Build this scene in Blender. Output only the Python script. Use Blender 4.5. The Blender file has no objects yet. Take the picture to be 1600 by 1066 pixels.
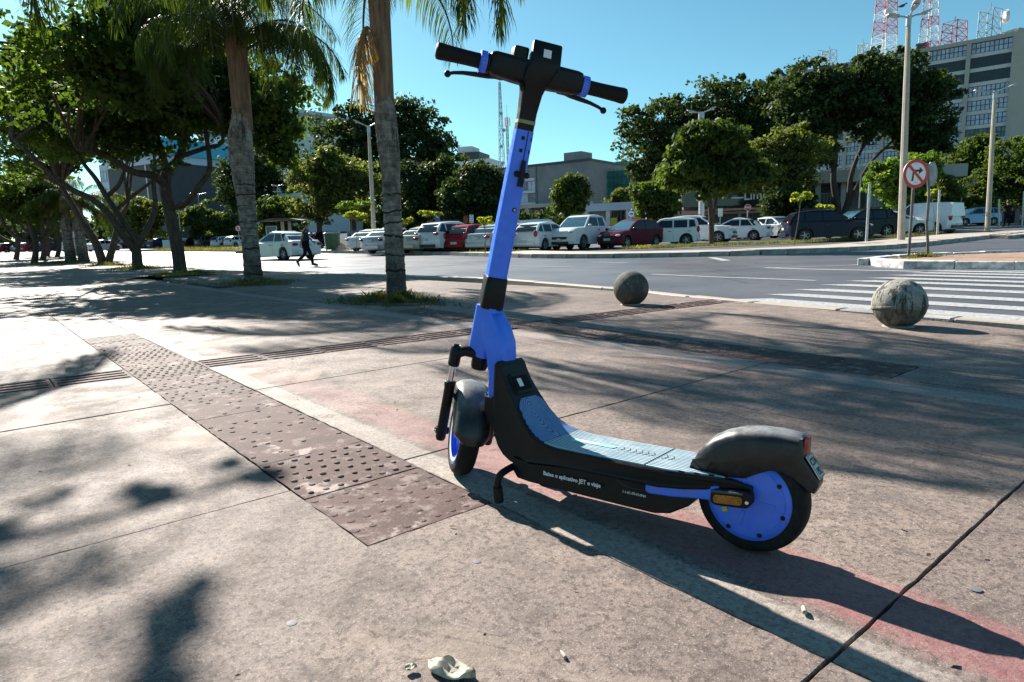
import bpy, bmesh, math, random
import numpy as np
from mathutils import Vector, Matrix
from math import sin, cos, pi, radians, sqrt, atan2

scene = bpy.context.scene
COL = scene.collection
random.seed(7)
rng = np.random.default_rng(11)

# ------------------------------------------------------------------ camera
CAM_H, FPX, PITCH, ROLL = 0.76, 1020.0, 0.155, -0.0292      # focal length in photo pixels (1600 wide)
cd = bpy.data.cameras.new('camera'); cam = bpy.data.objects.new('camera', cd); COL.objects.link(cam)
cd.sensor_width = 36.0; cd.lens = 36.0 * FPX / 1600.0
cd.clip_start = 0.02; cd.clip_end = 3000
_fw = Vector((0, cos(PITCH), -sin(PITCH))); _u0 = Vector((0, sin(PITCH), cos(PITCH))); _r0 = Vector((1, 0, 0))
_rt = _r0 * cos(ROLL) + _u0 * sin(ROLL); _up = -_r0 * sin(ROLL) + _u0 * cos(ROLL)
cam.matrix_world = Matrix(((_rt.x, _up.x, -_fw.x, 0), (_rt.y, _up.y, -_fw.y, 0), (_rt.z, _up.z, -_fw.z, CAM_H), (0, 0, 0, 1)))
scene.camera = cam

# ------------------------------------------------------------------ light
SHX, SHY = 0.82, -1.24                        # ground shift of a shadow per metre of height
SUN_EL = math.atan(1.0 / math.hypot(SHX, SHY))
sun_from = Vector((-SHX, -SHY, 1.0)).normalized()
sd = bpy.data.lights.new('sun', 'SUN'); sun = bpy.data.objects.new('sun', sd); COL.objects.link(sun)
sd.energy = 5.0; sd.angle = radians(0.53); sd.color = (1.0, 0.94, 0.85)
sun.rotation_euler = sun_from.to_track_quat('Z', 'Y').to_euler()
world = bpy.data.worlds.new('World'); scene.world = world; world.use_nodes = True
wn, wl = world.node_tree.nodes, world.node_tree.links
bgn = wn['Background']
sky = wn.new('ShaderNodeTexSky'); sky.sky_type = 'NISHITA'; sky.sun_disc = False
sky.sun_elevation = SUN_EL; sky.sun_rotation = atan2(sun_from.x, sun_from.y)
sky.altitude = 1100; sky.air_density = 1.0; sky.dust_density = 0.9; sky.ozone_density = 1.2
tint = wn.new('ShaderNodeMix'); tint.data_type = 'RGBA'; tint.blend_type = 'MULTIPLY'; tint.inputs[0].default_value = 1.0
tint.inputs[7].default_value = (0.66, 1.11, 1.05, 1)
wl.new(sky.outputs[0], tint.inputs[6]); wl.new(tint.outputs[2], bgn.inputs[0])
bgn.inputs[1].default_value = 0.050
vs = scene.view_settings
scene.display_settings.display_device = 'sRGB'
vs.view_transform = 'Standard'; vs.look = 'None'; vs.exposure = 1.38; vs.gamma = 1.0; vs.use_curve_mapping = False
scene.cycles.max_bounces = 8; scene.cycles.transparent_max_bounces = 8
scene.cycles.sample_clamp_indirect = 6.0

# ------------------------------------------------------------------ terrain and pixel helpers
def S(t):
    t = max(0.0, min(1.0, t)); return t * t * (3 - 2 * t)
def zg(x, y):
    d = y - 28.0
    r = 0.012 * (d + sqrt(d * d + 9.0)) / 2 - 0.0003 if y > -200 else 0.0
    if y < 10: r = 0.0
    elif y < 20: r *= S((y - 10) / 10)
    if y > 140: r = min(r, 1.45)
    return r + 0.33 * S((x - 12) / 26) * S((y - 18) / 12)
def ray(px, py):
    return _rt * ((px - 800) / FPX) + _up * ((533 - py) / FPX) + _fw
def at(px, py, off=0.0):                       # point of the terrain seen at a photo pixel
    d = ray(px, py); z = off
    t = 1.0
    lo, hi = 0.5, 400.0
    o = Vector((0, 0, CAM_H))
    for t in np.geomspace(0.8, 500, 260):
        p = o + d * t
        if p.z < zg(p.x, p.y) + off: hi = t; break
        lo = t
    for _ in range(40):
        m = (lo + hi) / 2; p = o + d * m
        if p.z < zg(p.x, p.y) + off: hi = m
        else: lo = m
    return o + d * hi
def atd(px, dist):                             # ground point in the column of pixel px at a given depth
    d = ray(px, 375.0); p = d * (dist / d.y)
    return Vector((p.x, p.y, zg(p.x, p.y)))
def ath(px, py, y):                            # 3D point at pixel (px,py) at world depth y
    d = ray(px, py); return Vector((0, 0, CAM_H)) + d * (y / d.y)

# ------------------------------------------------------------------ object helpers
def tag(o, label=None, cat=None, group=None, kind=None):
    if label: o['label'] = label
    if cat: o['category'] = cat
    if group: o['group'] = group
    if kind: o['kind'] = kind
    return o
def empty(name, loc=(0, 0, 0), rz=0.0, label=None, cat=None, group=None, kind=None, parent=None):
    o = bpy.data.objects.new(name, None); COL.objects.link(o)
    o.location = loc; o.rotation_euler = (0, 0, rz); o.empty_display_size = 0.1
    if parent: o.parent = parent
    return tag(o, label, cat, group, kind)
def children(o):
    return [c for c in list(bpy.data.objects) if c.parent == o]
KIDS = {}
def link(name, me, parent=None, bevel=0.0, seg=2):
    o = bpy.data.objects.new(name, me); COL.objects.link(o)
    if parent is not None:
        o.parent = parent; KIDS.setdefault(parent.name, []).append(o)
    if bevel > 0:
        b = o.modifiers.new('bevel', 'BEVEL'); b.width = bevel; b.segments = seg; b.limit_method = 'ANGLE'; b.angle_limit = radians(35)
        b.harden_normals = False
    return o
def copy_tree(o, parent=None):
    c = o.copy(); COL.objects.link(c)
    if parent is not None:
        c.parent = parent; KIDS.setdefault(parent.name, []).append(c)
    for k in KIDS.get(o.name, []): copy_tree(k, c)
    return c

class MB:
    def __init__(s): s.v = []; s.f = []
    def add(s, vs, fs):
        n = len(s.v); s.v += [tuple(v) for v in vs]; s.f += [tuple(i + n for i in f) for f in fs]
    def quad(s, a, b, c, d): s.add([a, b, c, d], [(0, 1, 2, 3)])
    def box(s, c, size, m=None):
        x, y, z = [k / 2 for k in size]
        vs = [Vector((sx * x, sy * y, sz * z)) for sz in (-1, 1) for sy in (-1, 1) for sx in (-1, 1)]
        if m is not None: vs = [m @ v for v in vs]
        c = Vector(c)
        s.add([v + c for v in vs], [(0, 2, 3, 1), (4, 5, 7, 6), (0, 1, 5, 4), (2, 6, 7, 3), (0, 4, 6, 2), (1, 3, 7, 5)])
    def loft(s, rings, closed=True, caps=True):
        n = len(rings[0]); base = len(s.v)
        for r in rings: s.v += [tuple(p) for p in r]
        for i in range(len(rings) - 1):
            for j in range(n if closed else n - 1):
                a = base + i * n + j; b = base + i * n + (j + 1) % n
                s.f.append((a, b, b + n, a + n))
        if caps and closed:
            s.f.append(tuple(base + j for j in range(n))[::-1])
            s.f.append(tuple(base + (len(rings) - 1) * n + j for j in range(n)))
    def tube(s, path, r, n=10, caps=True, flat=1.0, up=None):
        P = [Vector(p) for p in path]; rings = []
        ref = Vector(up) if up is not None else None
        for i, p in enumerate(P):
            t = (P[min(i + 1, len(P) - 1)] - P[max(i - 1, 0)]).normalized()
            if ref is None: ref = t.orthogonal().normalized()
            u = (ref - t * ref.dot(t))
            u = u.normalized() if u.length > 1e-6 else t.orthogonal().normalized()
            if up is None: ref = u
            w = t.cross(u); rr = r[i] if hasattr(r, '__len__') else r
            rings.append([p + (u * cos(2 * pi * k / n) * flat + w * sin(2 * pi * k / n)) * rr for k in range(n)])
        s.loft(rings, True, caps)
    def lathe(s, prof, n=24, o=(0, 0, 0), ax=(0, 0, 1), caps=True, closed=False):
        ax = Vector(ax).normalized(); u = ax.orthogonal().normalized(); w = ax.cross(u); o = Vector(o)
        rings = [[o + ax * h + (u * cos(2 * pi * k / n) + w * sin(2 * pi * k / n)) * max(r, 1e-5) for k in range(n)] for r, h in prof]
        if closed: rings.append(rings[0])
        s.loft(rings, True, caps and not closed)
    def prism(s, poly, f0, f1):                # poly: list of 2D; f0,f1: maps 2D -> 3D
        n = len(poly); a = [f0(*p) for p in poly]; b = [f1(*p) for p in poly]
        s.add(a + b, [tuple(range(n))[::-1], tuple(range(n, 2 * n))] + [(i, (i + 1) % n, n + (i + 1) % n, n + i) for i in range(n)])
    def ball(s, c, r, n=10, m=6, sc=(1, 1, 1)):
        c = Vector(c); rings = []
        for i in range(m + 1):
            t = pi * i / m
            rings.append([c + Vector((r * sc[0] * sin(t) * cos(2 * pi * k / n), r * sc[1] * sin(t) * sin(2 * pi * k / n), -r * sc[2] * cos(t))) for k in range(n)])
        s.loft(rings, True, False)
    def mesh(s, name, mat, smooth=True, angle=38, fix=True):
        me = bpy.data.meshes.new(name); me.from_pydata(s.v, [], s.f)
        if fix:
            bm = bmesh.new(); bm.from_mesh(me)
            bmesh.ops.remove_doubles(bm, verts=bm.verts, dist=1e-5)
            bmesh.ops.recalc_face_normals(bm, faces=bm.faces); bm.to_mesh(me); bm.free()
        if mat: me.materials.append(mat)
        if smooth:
            me.polygons.foreach_set('use_smooth', [True] * len(me.polygons)); me.set_sharp_from_angle(angle=radians(angle))
        me.update(); return me
    def build(s, name, mat, parent=None, smooth=True, angle=38, bevel=0.0, seg=2, fix=True):
        return link(name, s.mesh(name, mat, smooth, angle, fix), parent, bevel, seg)
def np_mesh(name, V, F, mat, smooth=False):    # V (n,3), F (m,k) same-size faces
    me = bpy.data.meshes.new(name); V = np.asarray(V, np.float32); F = np.asarray(F, np.int32); m, k = F.shape
    me.vertices.add(len(V)); me.vertices.foreach_set('co', V.ravel())
    me.loops.add(m * k); me.loops.foreach_set('vertex_index', F.ravel())
    me.polygons.add(m); me.polygons.foreach_set('loop_start', np.arange(m, dtype=np.int32) * k)
    me.update(calc_edges=True)
    if smooth: me.polygons.foreach_set('use_smooth', np.ones(m, bool))
    if mat: me.materials.append(mat)
    return me
def rrect(hx, hy, r, n=4):                     # rounded rectangle outline
    out = []
    for cx, cy, a0 in ((hx - r, hy - r, 0), (-hx + r, hy - r, pi / 2), (-hx + r, -hy + r, pi), (hx - r, -hy + r, 1.5 * pi)):
        for k in range(n + 1):
            a = a0 + pi / 2 * k / n; out.append((cx + r * cos(a), cy + r * sin(a)))
    return out
def text_mesh(string, size, mat, depth=0.0005, align='LEFT', sx=1.0, bold=0.0):
    cu = bpy.data.curves.new('text', 'FONT'); cu.body = string; cu.size = size; cu.extrude = depth; cu.align_x = align; cu.offset = bold
    cu.resolution_u = 2
    o = bpy.data.objects.new('text', cu); COL.objects.link(o)
    dg = bpy.context.evaluated_depsgraph_get(); ev = o.evaluated_get(dg)
    me = bpy.data.meshes.new_from_object(ev); bpy.data.objects.remove(o); bpy.data.curves.remove(cu)
    if sx != 1.0:
        for v in me.vertices: v.co.x *= sx
    me.materials.clear(); me.materials.append(mat)
    return me
def lettering(string, size, mat, M, parent, align='LEFT', sx=1.0, bold=0.0, name='lettering'):
    me = text_mesh(string, size, mat, align=align, sx=sx, bold=bold)
    o = link(name, me, parent); o.matrix_local = M
    return o
def basis(o, X, Y):                            # matrix with text plane axes X,Y at o
    X = Vector(X).normalized(); Y = Vector(Y); Y = (Y - X * Y.dot(X)).normalized(); Z = X.cross(Y); o = Vector(o)
    return Matrix(((X.x, Y.x, Z.x, o.x), (X.y, Y.y, Z.y, o.y), (X.z, Y.z, Z.z, o.z), (0, 0, 0, 1)))

# ------------------------------------------------------------------ materials
class NT:
    def __init__(s, name):
        s.m = bpy.data.materials.new(name); s.m.use_nodes = True
        s.n, s.l = s.m.node_tree.nodes, s.m.node_tree.links
        s.b = s.n['Principled BSDF']; s.out = s.n['Material Output']
    def nd(s, t, **k):
        x = s.n.new(t)
        for a, b in k.items(): setattr(x, a, b)
        return x
    def set(s, node, i, v):
        if hasattr(v, 'is_output') or isinstance(v, bpy.types.NodeSocket): s.l.new(v, node.inputs[i])
        else:
            try: node.inputs[i].default_value = v
            except Exception: node.inputs[i].default_value = (*v, 1) if len(v) == 3 else v
        return node
    def co(s, kind='Object'): 
        if not hasattr(s, '_tc'): s._tc = s.nd('ShaderNodeTexCoord')
        return s._tc.outputs[kind]
    def geo(s, o):
        if not hasattr(s, '_ge'): s._ge = s.nd('ShaderNodeNewGeometry')
        return s._ge.outputs[o]
    def noise(s, scale, detail=4, rough=.55, vec=None, dist=0.0):
        x = s.nd('ShaderNodeTexNoise'); s.l.new(vec if vec is not None else s.co(), x.inputs['Vector'])
        x.inputs['Scale'].default_value = scale; x.inputs['Detail'].default_value = detail; x.inputs['Roughness'].default_value = rough
        x.inputs['Distortion'].default_value = dist
        return x.outputs['Fac']
    def vor(s, scale, feature='F1', out='Distance', vec=None):
        x = s.nd('ShaderNodeTexVoronoi', feature=feature); s.l.new(vec if vec is not None else s.co(), x.inputs['Vector']); x.inputs['Scale'].default_value = scale
        return x.outputs[out]
    def math(s, op, a, b=0.0, clamp=False):
        x = s.nd('ShaderNodeMath', operation=op, use_clamp=clamp); s.set(x, 0, a); s.set(x, 1, b); return x.outputs[0]
    def ramp(s, fac, lo, hi, a=0.0, b=1.0):
        x = s.nd('ShaderNodeMapRange'); x.interpolation_type = 'SMOOTHSTEP'; s.set(x, 0, fac); s.set(x, 1, lo); s.set(x, 2, hi); s.set(x, 3, a); s.set(x, 4, b); return x.outputs[0]
    def mix(s, fac, a, b, mode='MIX'):
        x = s.nd('ShaderNodeMix', data_type='RGBA', blend_type=mode); s.set(x, 0, fac)
        for i, v in ((6, a), (7, b)):
            if isinstance(v, (tuple, list)): x.inputs[i].default_value = (*v[:3], 1)
            else: s.l.new(v, x.inputs[i])
        return x.outputs[2]
    def sep(s, vec):
        x = s.nd('ShaderNodeSeparateXYZ'); s.l.new(vec, x.inputs[0]); return x.outputs
    def bump(s, h, strength=.3, dist=.01, prev=None):
        x = s.nd('ShaderNodeBump'); s.set(x, 'Height', h); x.inputs['Strength'].default_value = strength; x.inputs['Distance'].default_value = dist
        if prev is not None: s.l.new(prev, x.inputs['Normal'])
        return x.outputs[0]
    def scaled(s, sx, sy, sz, vec=None):
        x = s.nd('ShaderNodeMapping'); s.l.new(vec if vec is not None else s.co(), x.inputs[0]); x.inputs['Scale'].default_value = (sx, sy, sz); return x.outputs[0]
    def fin(s, col=None, rough=None, metal=None, normal=None, spec=None, coat=None, emit=None, estr=1.0):
        b = s.b
        if col is not None: s.set(b, 'Base Color', (*col[:3], 1) if isinstance(col, (tuple, list)) else col)
        if rough is not None: s.set(b, 'Roughness', rough)
        if metal is not None: s.set(b, 'Metallic', metal)
        if normal is not None: s.l.new(normal, b.inputs['Normal'])
        if spec is not None: s.set(b, 'Specular IOR Level', spec)
        if coat is not None: s.set(b, 'Coat Weight', coat); b.inputs['Coat Roughness'].default_value = 0.05
        return s.m
def M(name, col, rough=.5, metal=0.0, var=.12, scale=6.0, bump=0.0, bscale=60.0, spec=.5, coat=0.0, rvar=.1):
    t = NT(name); n = t.noise(scale, 5, .6)
    k = t.ramp(n, .3, .7)
    c = t.mix(k, tuple(x * (1 - var) for x in col), tuple(min(1, x * (1 + var)) for x in col))
    r = t.math('ADD', t.math('MULTIPLY', n, rvar), rough - rvar * .5)
    nm = t.bump(t.noise(bscale, 3), bump, .01) if bump else None
    return t.fin(c, r, metal, nm, spec, coat if coat else None)
# ================================================================== ground materials
OX, OY, TH = -0.38197, 1.56488, 2.2587          # paving grid: origin and direction of the a axis
A2 = Vector((cos(TH), sin(TH))); B2 = Vector((sin(TH), -cos(TH)))
def AB(a, b, z=0.0): return Vector((OX + a * A2.x + b * B2.x, OY + a * A2.y + b * B2.y, z))
def toAB(p): 
    d = Vector((p[0] - OX, p[1] - OY)); return d.dot(A2), d.dot(B2)

def concrete_material():
    t = NT('weathered_concrete'); co = t.co('Object'); x, y, z = t.sep(co)
    b = t.math('MULTIPLY', y, -1.0)
    big = t.noise(0.9, 5, .62); mid = t.noise(4.5, 6, .65); fine = t.noise(55, 5, .75); grit = t.noise(230, 3, .7)
    c = t.mix(t.ramp(big, .32, .68), (.235, .195, .175), (.33, .275, .245))
    c = t.mix(t.math('MULTIPLY', t.ramp(mid, .45, .68), .75), c, (.150, .14, .135))
    c = t.mix(t.math('MULTIPLY', t.ramp(t.noise(2.2, 5, .6, t.scaled(1, 1, 1)), .56, .72), .5), c, (.37, .30, .225))    # sandy patches
    c = t.mix(t.math('MULTIPLY', t.ramp(fine, .46, .63), .95), c, (.10, .085, .08))
    c = t.mix(t.math('MULTIPLY', t.ramp(grit, .52, .66), .8), c, (.12, .105, .10))
    c = t.mix(t.math('MULTIPLY', t.ramp(t.noise(150, 3, .7), .56, .68), .7), c, (.50, .45, .40))
    mo = t.noise(11, 7, .78, None, .5); c = t.mix(t.math('MULTIPLY', t.ramp(mo, .50, .60), .42), c, (.105, .088, .080)); c = t.mix(t.math('MULTIPLY', t.ramp(mo, .44, .38), .35), c, (.40, .345, .29))
    # hard edged stains and a few paler repair patches
    st = t.noise(.75, 7, .68, None, .6); c = t.mix(t.math('MULTIPLY', t.ramp(st, .555, .575), .30), c, (.12, .10, .095))
    st2 = t.noise(1.25, 7, .66, t.scaled(1, 1, 1), .9); c = t.mix(t.math('MULTIPLY', t.ramp(st2, .585, .60), .42), c, (.37, .315, .265))
    c = t.mix(t.math('MULTIPLY', t.ramp(t.vor(3.1), .055, .02), .5), c, (.09, .08, .078))
    # dirt streaks combed by rain
    c = t.mix(t.math('MULTIPLY', t.ramp(t.noise(1.0, 6, .7, t.scaled(1.2, 7, 1)), .55, .75), .35), c, (.13, .11, .105))
    # faded paint: pale line and pink stain beside each tactile strip
    edge = t.math('ADD', b, t.math('MULTIPLY', t.math('SUBTRACT', t.noise(28, 4, .7), .5), .05))
    wear = t.ramp(t.noise(60, 5, .8), .40, .60)
    big2 = t.noise(1.7, 3, .5, t.scaled(.6, 1, 1))
    def band(lo, hi, s=.012):
        return t.math('MULTIPLY', t.ramp(edge, lo, lo + s), t.ramp(edge, hi - s, hi, 1.0, 0.0))
    pale = t.math('MULTIPLY', t.math('MULTIPLY', band(.40, .52), t.ramp(wear, .0, 1.0, .30, .85)), t.ramp(big2, .25, .6, .40, .95))
    pink = t.math('MULTIPLY', t.math('MULTIPLY', band(.53, .78, .05), t.ramp(wear, 0, 1, .55, .95)), t.math('MULTIPLY', t.ramp(big2, .25, .48, .35, 1.0), t.ramp(x, -1.0, 2.6, 1.0, .35)))
    c = t.mix(t.math('MULTIPLY', pink, .62), c, (.40, .155, .165))
    c = t.mix(pale, c, (.46, .44, .40))
    pale2 = t.math('MULTIPLY', t.math('MULTIPLY', band(2.60, 2.80), t.ramp(wear, 0, 1, .35, .8)), .8)
    pink2 = t.math('MULTIPLY', t.math('MULTIPLY', band(2.36, 2.60, .06), t.ramp(wear, 0, 1, .1, .5)), t.ramp(big2, .4, .7, .1, .8))
    c = t.mix(pink2, c, (.34, .19, .19)); c = t.mix(pale2, c, (.42, .39, .38))
    # yellow ochre scuffs
    yl = t.math('MULTIPLY', t.math('MULTIPLY', t.ramp(t.noise(1.4, 4, .6, t.scaled(.7, 2.5, 1)), .60, .74), t.ramp(fine, .4, .6, .2, 1)), .5)
    c = t.mix(yl, c, (.34, .25, .12))
    # white scrape marks
    sc = t.math('MULTIPLY', t.ramp(t.noise(2.6, 7, .75, t.scaled(1, 3.0, 1)), .66, .74), t.ramp(wear, 0, 1, .2, .7))
    c = t.mix(t.math('MULTIPLY', sc, .6), c, (.50, .47, .45))
    oi = t.nd('ShaderNodeObjectInfo')
    c = t.mix(1.0, c, t.mix(oi.outputs['Random'], (.90, .89, .90), (1.06, 1.05, 1.03)), 'MULTIPLY')
    # hairline cracks
    wv = t.nd('ShaderNodeVectorMath', operation='ADD'); t.l.new(co, wv.inputs[0]); nz = t.nd('ShaderNodeTexNoise'); t.l.new(co, nz.inputs['Vector']); nz.inputs['Scale'].default_value = 5; nz.inputs['Detail'].default_value = 5; sv = t.nd('ShaderNodeVectorMath', operation='SCALE'); t.l.new(nz.outputs['Color'], sv.inputs[0]); sv.inputs['Scale'].default_value = .25; t.l.new(sv.outputs[0], wv.inputs[1])
    cr = t.ramp(t.vor(.42, 'DISTANCE_TO_EDGE', vec=wv.outputs[0]), 0, .0032)
    c = t.mix(t.math('MULTIPLY', t.math('SUBTRACT', 1.0, cr), t.ramp(big, .48, .6, 0, .6)), c, (.08, .07, .065))
    h = t.math('ADD', t.math('MULTIPLY', fine, .7), t.math('ADD', t.math('MULTIPLY', grit, .35), t.math('MULTIPLY', mid, .8)))
    nm = t.bump(h, .55, .006)
    c = t.mix(1.0, c, (.82, .765, .745), 'MULTIPLY')
    return t.fin(c, t.ramp(mid, .3, .8, .66, .85), 0, nm, .22)
def tile_material(name, worn):
    t = NT(name); n1 = t.noise(9, 5, .6); f = t.noise(70, 5, .8); g = t.noise(240, 3, .7)
    oi = t.nd('ShaderNodeObjectInfo')
    c = t.mix(t.ramp(n1, .3, .7), (.052, .029, .027), (.088, .050, .045))
    c = t.mix(1.0, c, t.mix(oi.outputs['Random'], (.8, .8, .82), (1.25, 1.2, 1.15)), 'MULTIPLY')
    c = t.mix(t.math('MULTIPLY', t.ramp(f, .52, .72), .6), c, (.06, .042, .04))
    c = t.mix(t.math('MULTIPLY', t.ramp(g, .60, .72), .8), c, (.30, .26, .24))
    c = t.mix(t.math('MULTIPLY', t.ramp(t.noise(11, 6, .75), .545 - .05 * worn, .63), .55 + .2 * worn), c, (.26, .20, .185))
    c = t.mix(t.math('MULTIPLY', t.ramp(t.noise(3.2, 6, .7), .60, .66), .75), c, (.42, .34, .31))
    x, y, z = t.sep(t.co())
    top = t.math('MULTIPLY', t.ramp(z, .0015, .0045), t.ramp(t.noise(40, 4, .7), .35, .6))
    c = t.mix(t.math('MULTIPLY', top, .75), c, (.36, .17, .16) if worn > .5 else (.24, .15, .14))
    nm = t.bump(t.math('ADD', f, t.math('MULTIPLY', g, .5)), .7 , .005)
    return t.fin(c, .75, 0, nm, .22)
def asphalt_material(name, c0, c1):
    t = NT(name); co = t.geo('Position'); n1 = t.noise(.35, 5, .6, co); n2 = t.noise(40, 3, .7, co)
    st = t.noise(.5, 5, .6, t.scaled(.25, 2.2, 1, co))
    c = t.mix(t.ramp(n1, .3, .7), c0, c1)
    c = t.mix(t.math('MULTIPLY', t.ramp(st, .5, .75), .45), c, tuple(x * .62 for x in c0))
    c = t.mix(t.math('MULTIPLY', t.ramp(n2, .5, .75), .5), c, tuple(x * 1.7 for x in c1))
    pt = t.noise(.22, 3, .5, t.scaled(1, 1.6, 1, co)); c = t.mix(t.math('MULTIPLY', t.ramp(pt, .56, .57), .38), c, tuple(x * .55 for x in c0))
    cv = t.nd('ShaderNodeVectorMath', operation='ADD'); t.l.new(co, cv.inputs[0]); nz = t.nd('ShaderNodeTexNoise'); t.l.new(co, nz.inputs['Vector']); nz.inputs['Scale'].default_value = .8; nz.inputs['Detail'].default_value = 4; sv = t.nd('ShaderNodeVectorMath', operation='SCALE'); t.l.new(nz.outputs['Color'], sv.inputs[0]); sv.inputs['Scale'].default_value = 1.6; t.l.new(sv.outputs[0], cv.inputs[1])
    ck = t.ramp(t.vor(.16, 'DISTANCE_TO_EDGE', vec=cv.outputs[0]), .004, .0015); c = t.mix(t.math('MULTIPLY', ck, .8), c, (.018, .018, .02))
    oil = t.ramp(t.noise(1.6, 4, .6, co), .68, .76, 0, .55); c = t.mix(oil, c, (.03, .03, .034))
    return t.fin(c, t.ramp(n1, .3, .7, .42, .55), 0, t.bump(n2, .4, .008), .5)
def paint_material(name, col, keep=.5):
    t = NT(name); co = t.geo('Position'); w = t.ramp(t.noise(22, 6, .8, co), keep - .12, keep + .12)
    c = t.mix(w, col, (.10, .10, .105)); c = t.mix(t.ramp(t.noise(2.5, 4, .6, co), .3, .7, 0, .35), c, (.30, .29, .29))
    return t.fin(c, .55)
MAT_CONC = concrete_material()
MAT_TILE = tile_material('red_concrete_tile', .2); MAT_TILEW = tile_material('worn_red_concrete_tile', .9)
MAT_ROAD = asphalt_material('asphalt', (.062, .062, .074), (.088, .087, .100))
MAT_LOT = asphalt_material('parking_asphalt', (.085, .083, .085), (.13, .125, .122))
MAT_DIRT = M('joint_dirt', (.012, .010, .009), .9, var=.5, scale=30)
MAT_WHITE = paint_material('road_paint', (.46, .46, .45), .55)
MAT_KERB = M('kerb_stone', (.30, .285, .265), .75, var=.35, scale=3, bump=.4, bscale=40)
MAT_LIME = M('whitewashed_kerb', (.48, .47, .46), .8, var=.45, scale=7, bump=.4, bscale=30)
MAT_FARP = M('far_pavement_concrete', (.36, .31, .265), .75, var=.15, scale=.8, bump=.2, bscale=30)
MAT_EARTH = M('dry_earth', (.16, .13, .10), .95, var=.3, scale=.6, bump=.4, bscale=12)

# ================================================================== sheets that follow the terrain
def sheet(name, poly, off, mat, step=3.0, parent=None, thick=0.0):
    bm = bmesh.new(); vs = [bm.verts.new((p[0], p[1], 0)) for p in poly]; bm.faces.new(vs)
    xs = [p[0] for p in poly]; ys = [p[1] for p in poly]
    for ax, lo, hi in ((0, min(xs), max(xs)), (1, min(ys), max(ys))):
        st = step if (hi - lo) < 160 else (hi - lo) / 60
        k = lo + st
        while k < hi:
            no = (1, 0, 0) if ax == 0 else (0, 1, 0); co = (k, 0, 0) if ax == 0 else (0, k, 0)
            bmesh.ops.bisect_plane(bm, geom=bm.verts[:] + bm.edges[:] + bm.faces[:], plane_co=co, plane_no=no, dist=1e-5); k += st
    bmesh.ops.triangulate(bm, faces=bm.faces[:])
    for v in bm.verts: v.co.z = zg(v.co.x, v.co.y) + off
    bmesh.ops.recalc_face_normals(bm, faces=bm.faces)
    if sum(f.normal.z for f in bm.faces) < 0: bmesh.ops.reverse_faces(bm, faces=bm.faces[:])
    if thick:
        be = [e for e in bm.edges if len(e.link_faces) == 1]
        r = bmesh.ops.extrude_edge_only(bm, edges=be)
        for v in r['geom']:
            if isinstance(v, bmesh.types.BMVert): v.co.z -= thick
    me = bpy.data.meshes.new(name); bm.to_mesh(me); bm.free(); me.materials.append(mat)
    return link(name, me, parent)
def ribbon(name, pts, w, off, mat, parent=None, closed=False):   # flat strip along a polyline, width w (left/right pair or number)
    mb = MB(); L = []; R = []
    P = [Vector((p[0], p[1])) for p in pts]
    Q = [P[0]]
    for a, b in zip(P, P[1:]):
        n = max(1, int((b - a).length / 2.5))
        for k in range(1, n + 1): Q.append(a.lerp(b, k / n))
    for i, p in enumerate(Q):
        t = (Q[min(i + 1, len(Q) - 1)] - Q[max(i - 1, 0)]).normalized(); nn = Vector((-t.y, t.x))
        a = p + nn * w / 2; b = p - nn * w / 2
        L.append((a.x, a.y, zg(a.x, a.y) + off)); R.append((b.x, b.y, zg(b.x, b.y) + off))
    n = len(Q); mb.add(L + R, [(i, n + i, n + i + 1, i + 1) for i in range(n - 1)])
    return mb.build(name, mat, parent, fix=False)
def smooth_line(pts, n=6):                       # Catmull-Rom
    P = [Vector((p[0], p[1])) for p in pts]; out = []
    for i in range(len(P) - 1):
        p0, p1, p2, p3 = P[max(i - 1, 0)], P[i], P[i + 1], P[min(i + 2, len(P) - 1)]
        for k in range(n):
            t = k / n
            out.append(0.5 * ((2 * p1) + (p2 - p0) * t + (2 * p0 - 5 * p1 + 4 * p2 - p3) * t * t + (3 * p1 - p0 - 3 * p2 + p3) * t ** 3))
    out.append(P[-1]); return [(p.x, p.y) for p in out]

tag(sheet('ground', [(-520, -60), (520, -60), (520, 900), (-520, 900)], -.30, MAT_EARTH, 18), kind='structure')
NEAR = smooth_line([(-70, 112), (-21.9, 37.9), (-7.12, 19.92), (-2.33, 15.23), (-.35, 13.1), (1.45, 10.05), (2.06, 8.72), (2.62, 7.5), (3.42, 6.15), (4.1, 5.08), (6.6, 1.0), (12, -8)])
FARK_PX = [(330, 393), (440, 393.5), (530, 395), (620, 396.5), (700, 398), (830, 402), (920, 402.5), (1000, 401.5), (1100, 399.5), (1200, 397), (1300, 392.5), (1400, 387), (1500, 376.5), (1560, 370), (1600, 366.5), (1700, 360)]
FARK = [at(x, y, -.02) for x, y in FARK_PX]
FARK = smooth_line([(-110, 150)] + [(p.x, p.y) for p in FARK] + [(120, 95)])
road_poly = NEAR[::-1] + FARK
tag(sheet('road', [(p[0], p[1]) for p in ([(12, -30), (120, -30), (120, 95)] + FARK[::-1] + [(-110, 150), (-75, 118)] + NEAR)], -.05, MAT_ROAD, 4), kind='structure')
# far pavement: band behind the far kerb, and the car park behind it
def offset_line(L, d):
    out = []
    for i, p in enumerate(L):
        a = Vector(L[max(i - 1, 0)]); b = Vector(L[min(i + 1, len(L) - 1)]); t = (b - a).normalized(); out.append((p[0] - t.y * d, p[1] + t.x * d))
    return out
FARB = [(max(-110, min(120, p[0])), p[1]) for p in offset_line(FARK, 3.1)]
tag(sheet('far_pavement', FARK + FARB[::-1], .10, MAT_FARP, 4, thick=.2), kind='structure')
lot_edge = offset_line(FARK, 3.0)
tag(sheet('car_park', lot_edge + [(160, 95), (300, 300), (-300, 330), (-160, 150)], .02, MAT_LOT, 6), kind='structure')
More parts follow.
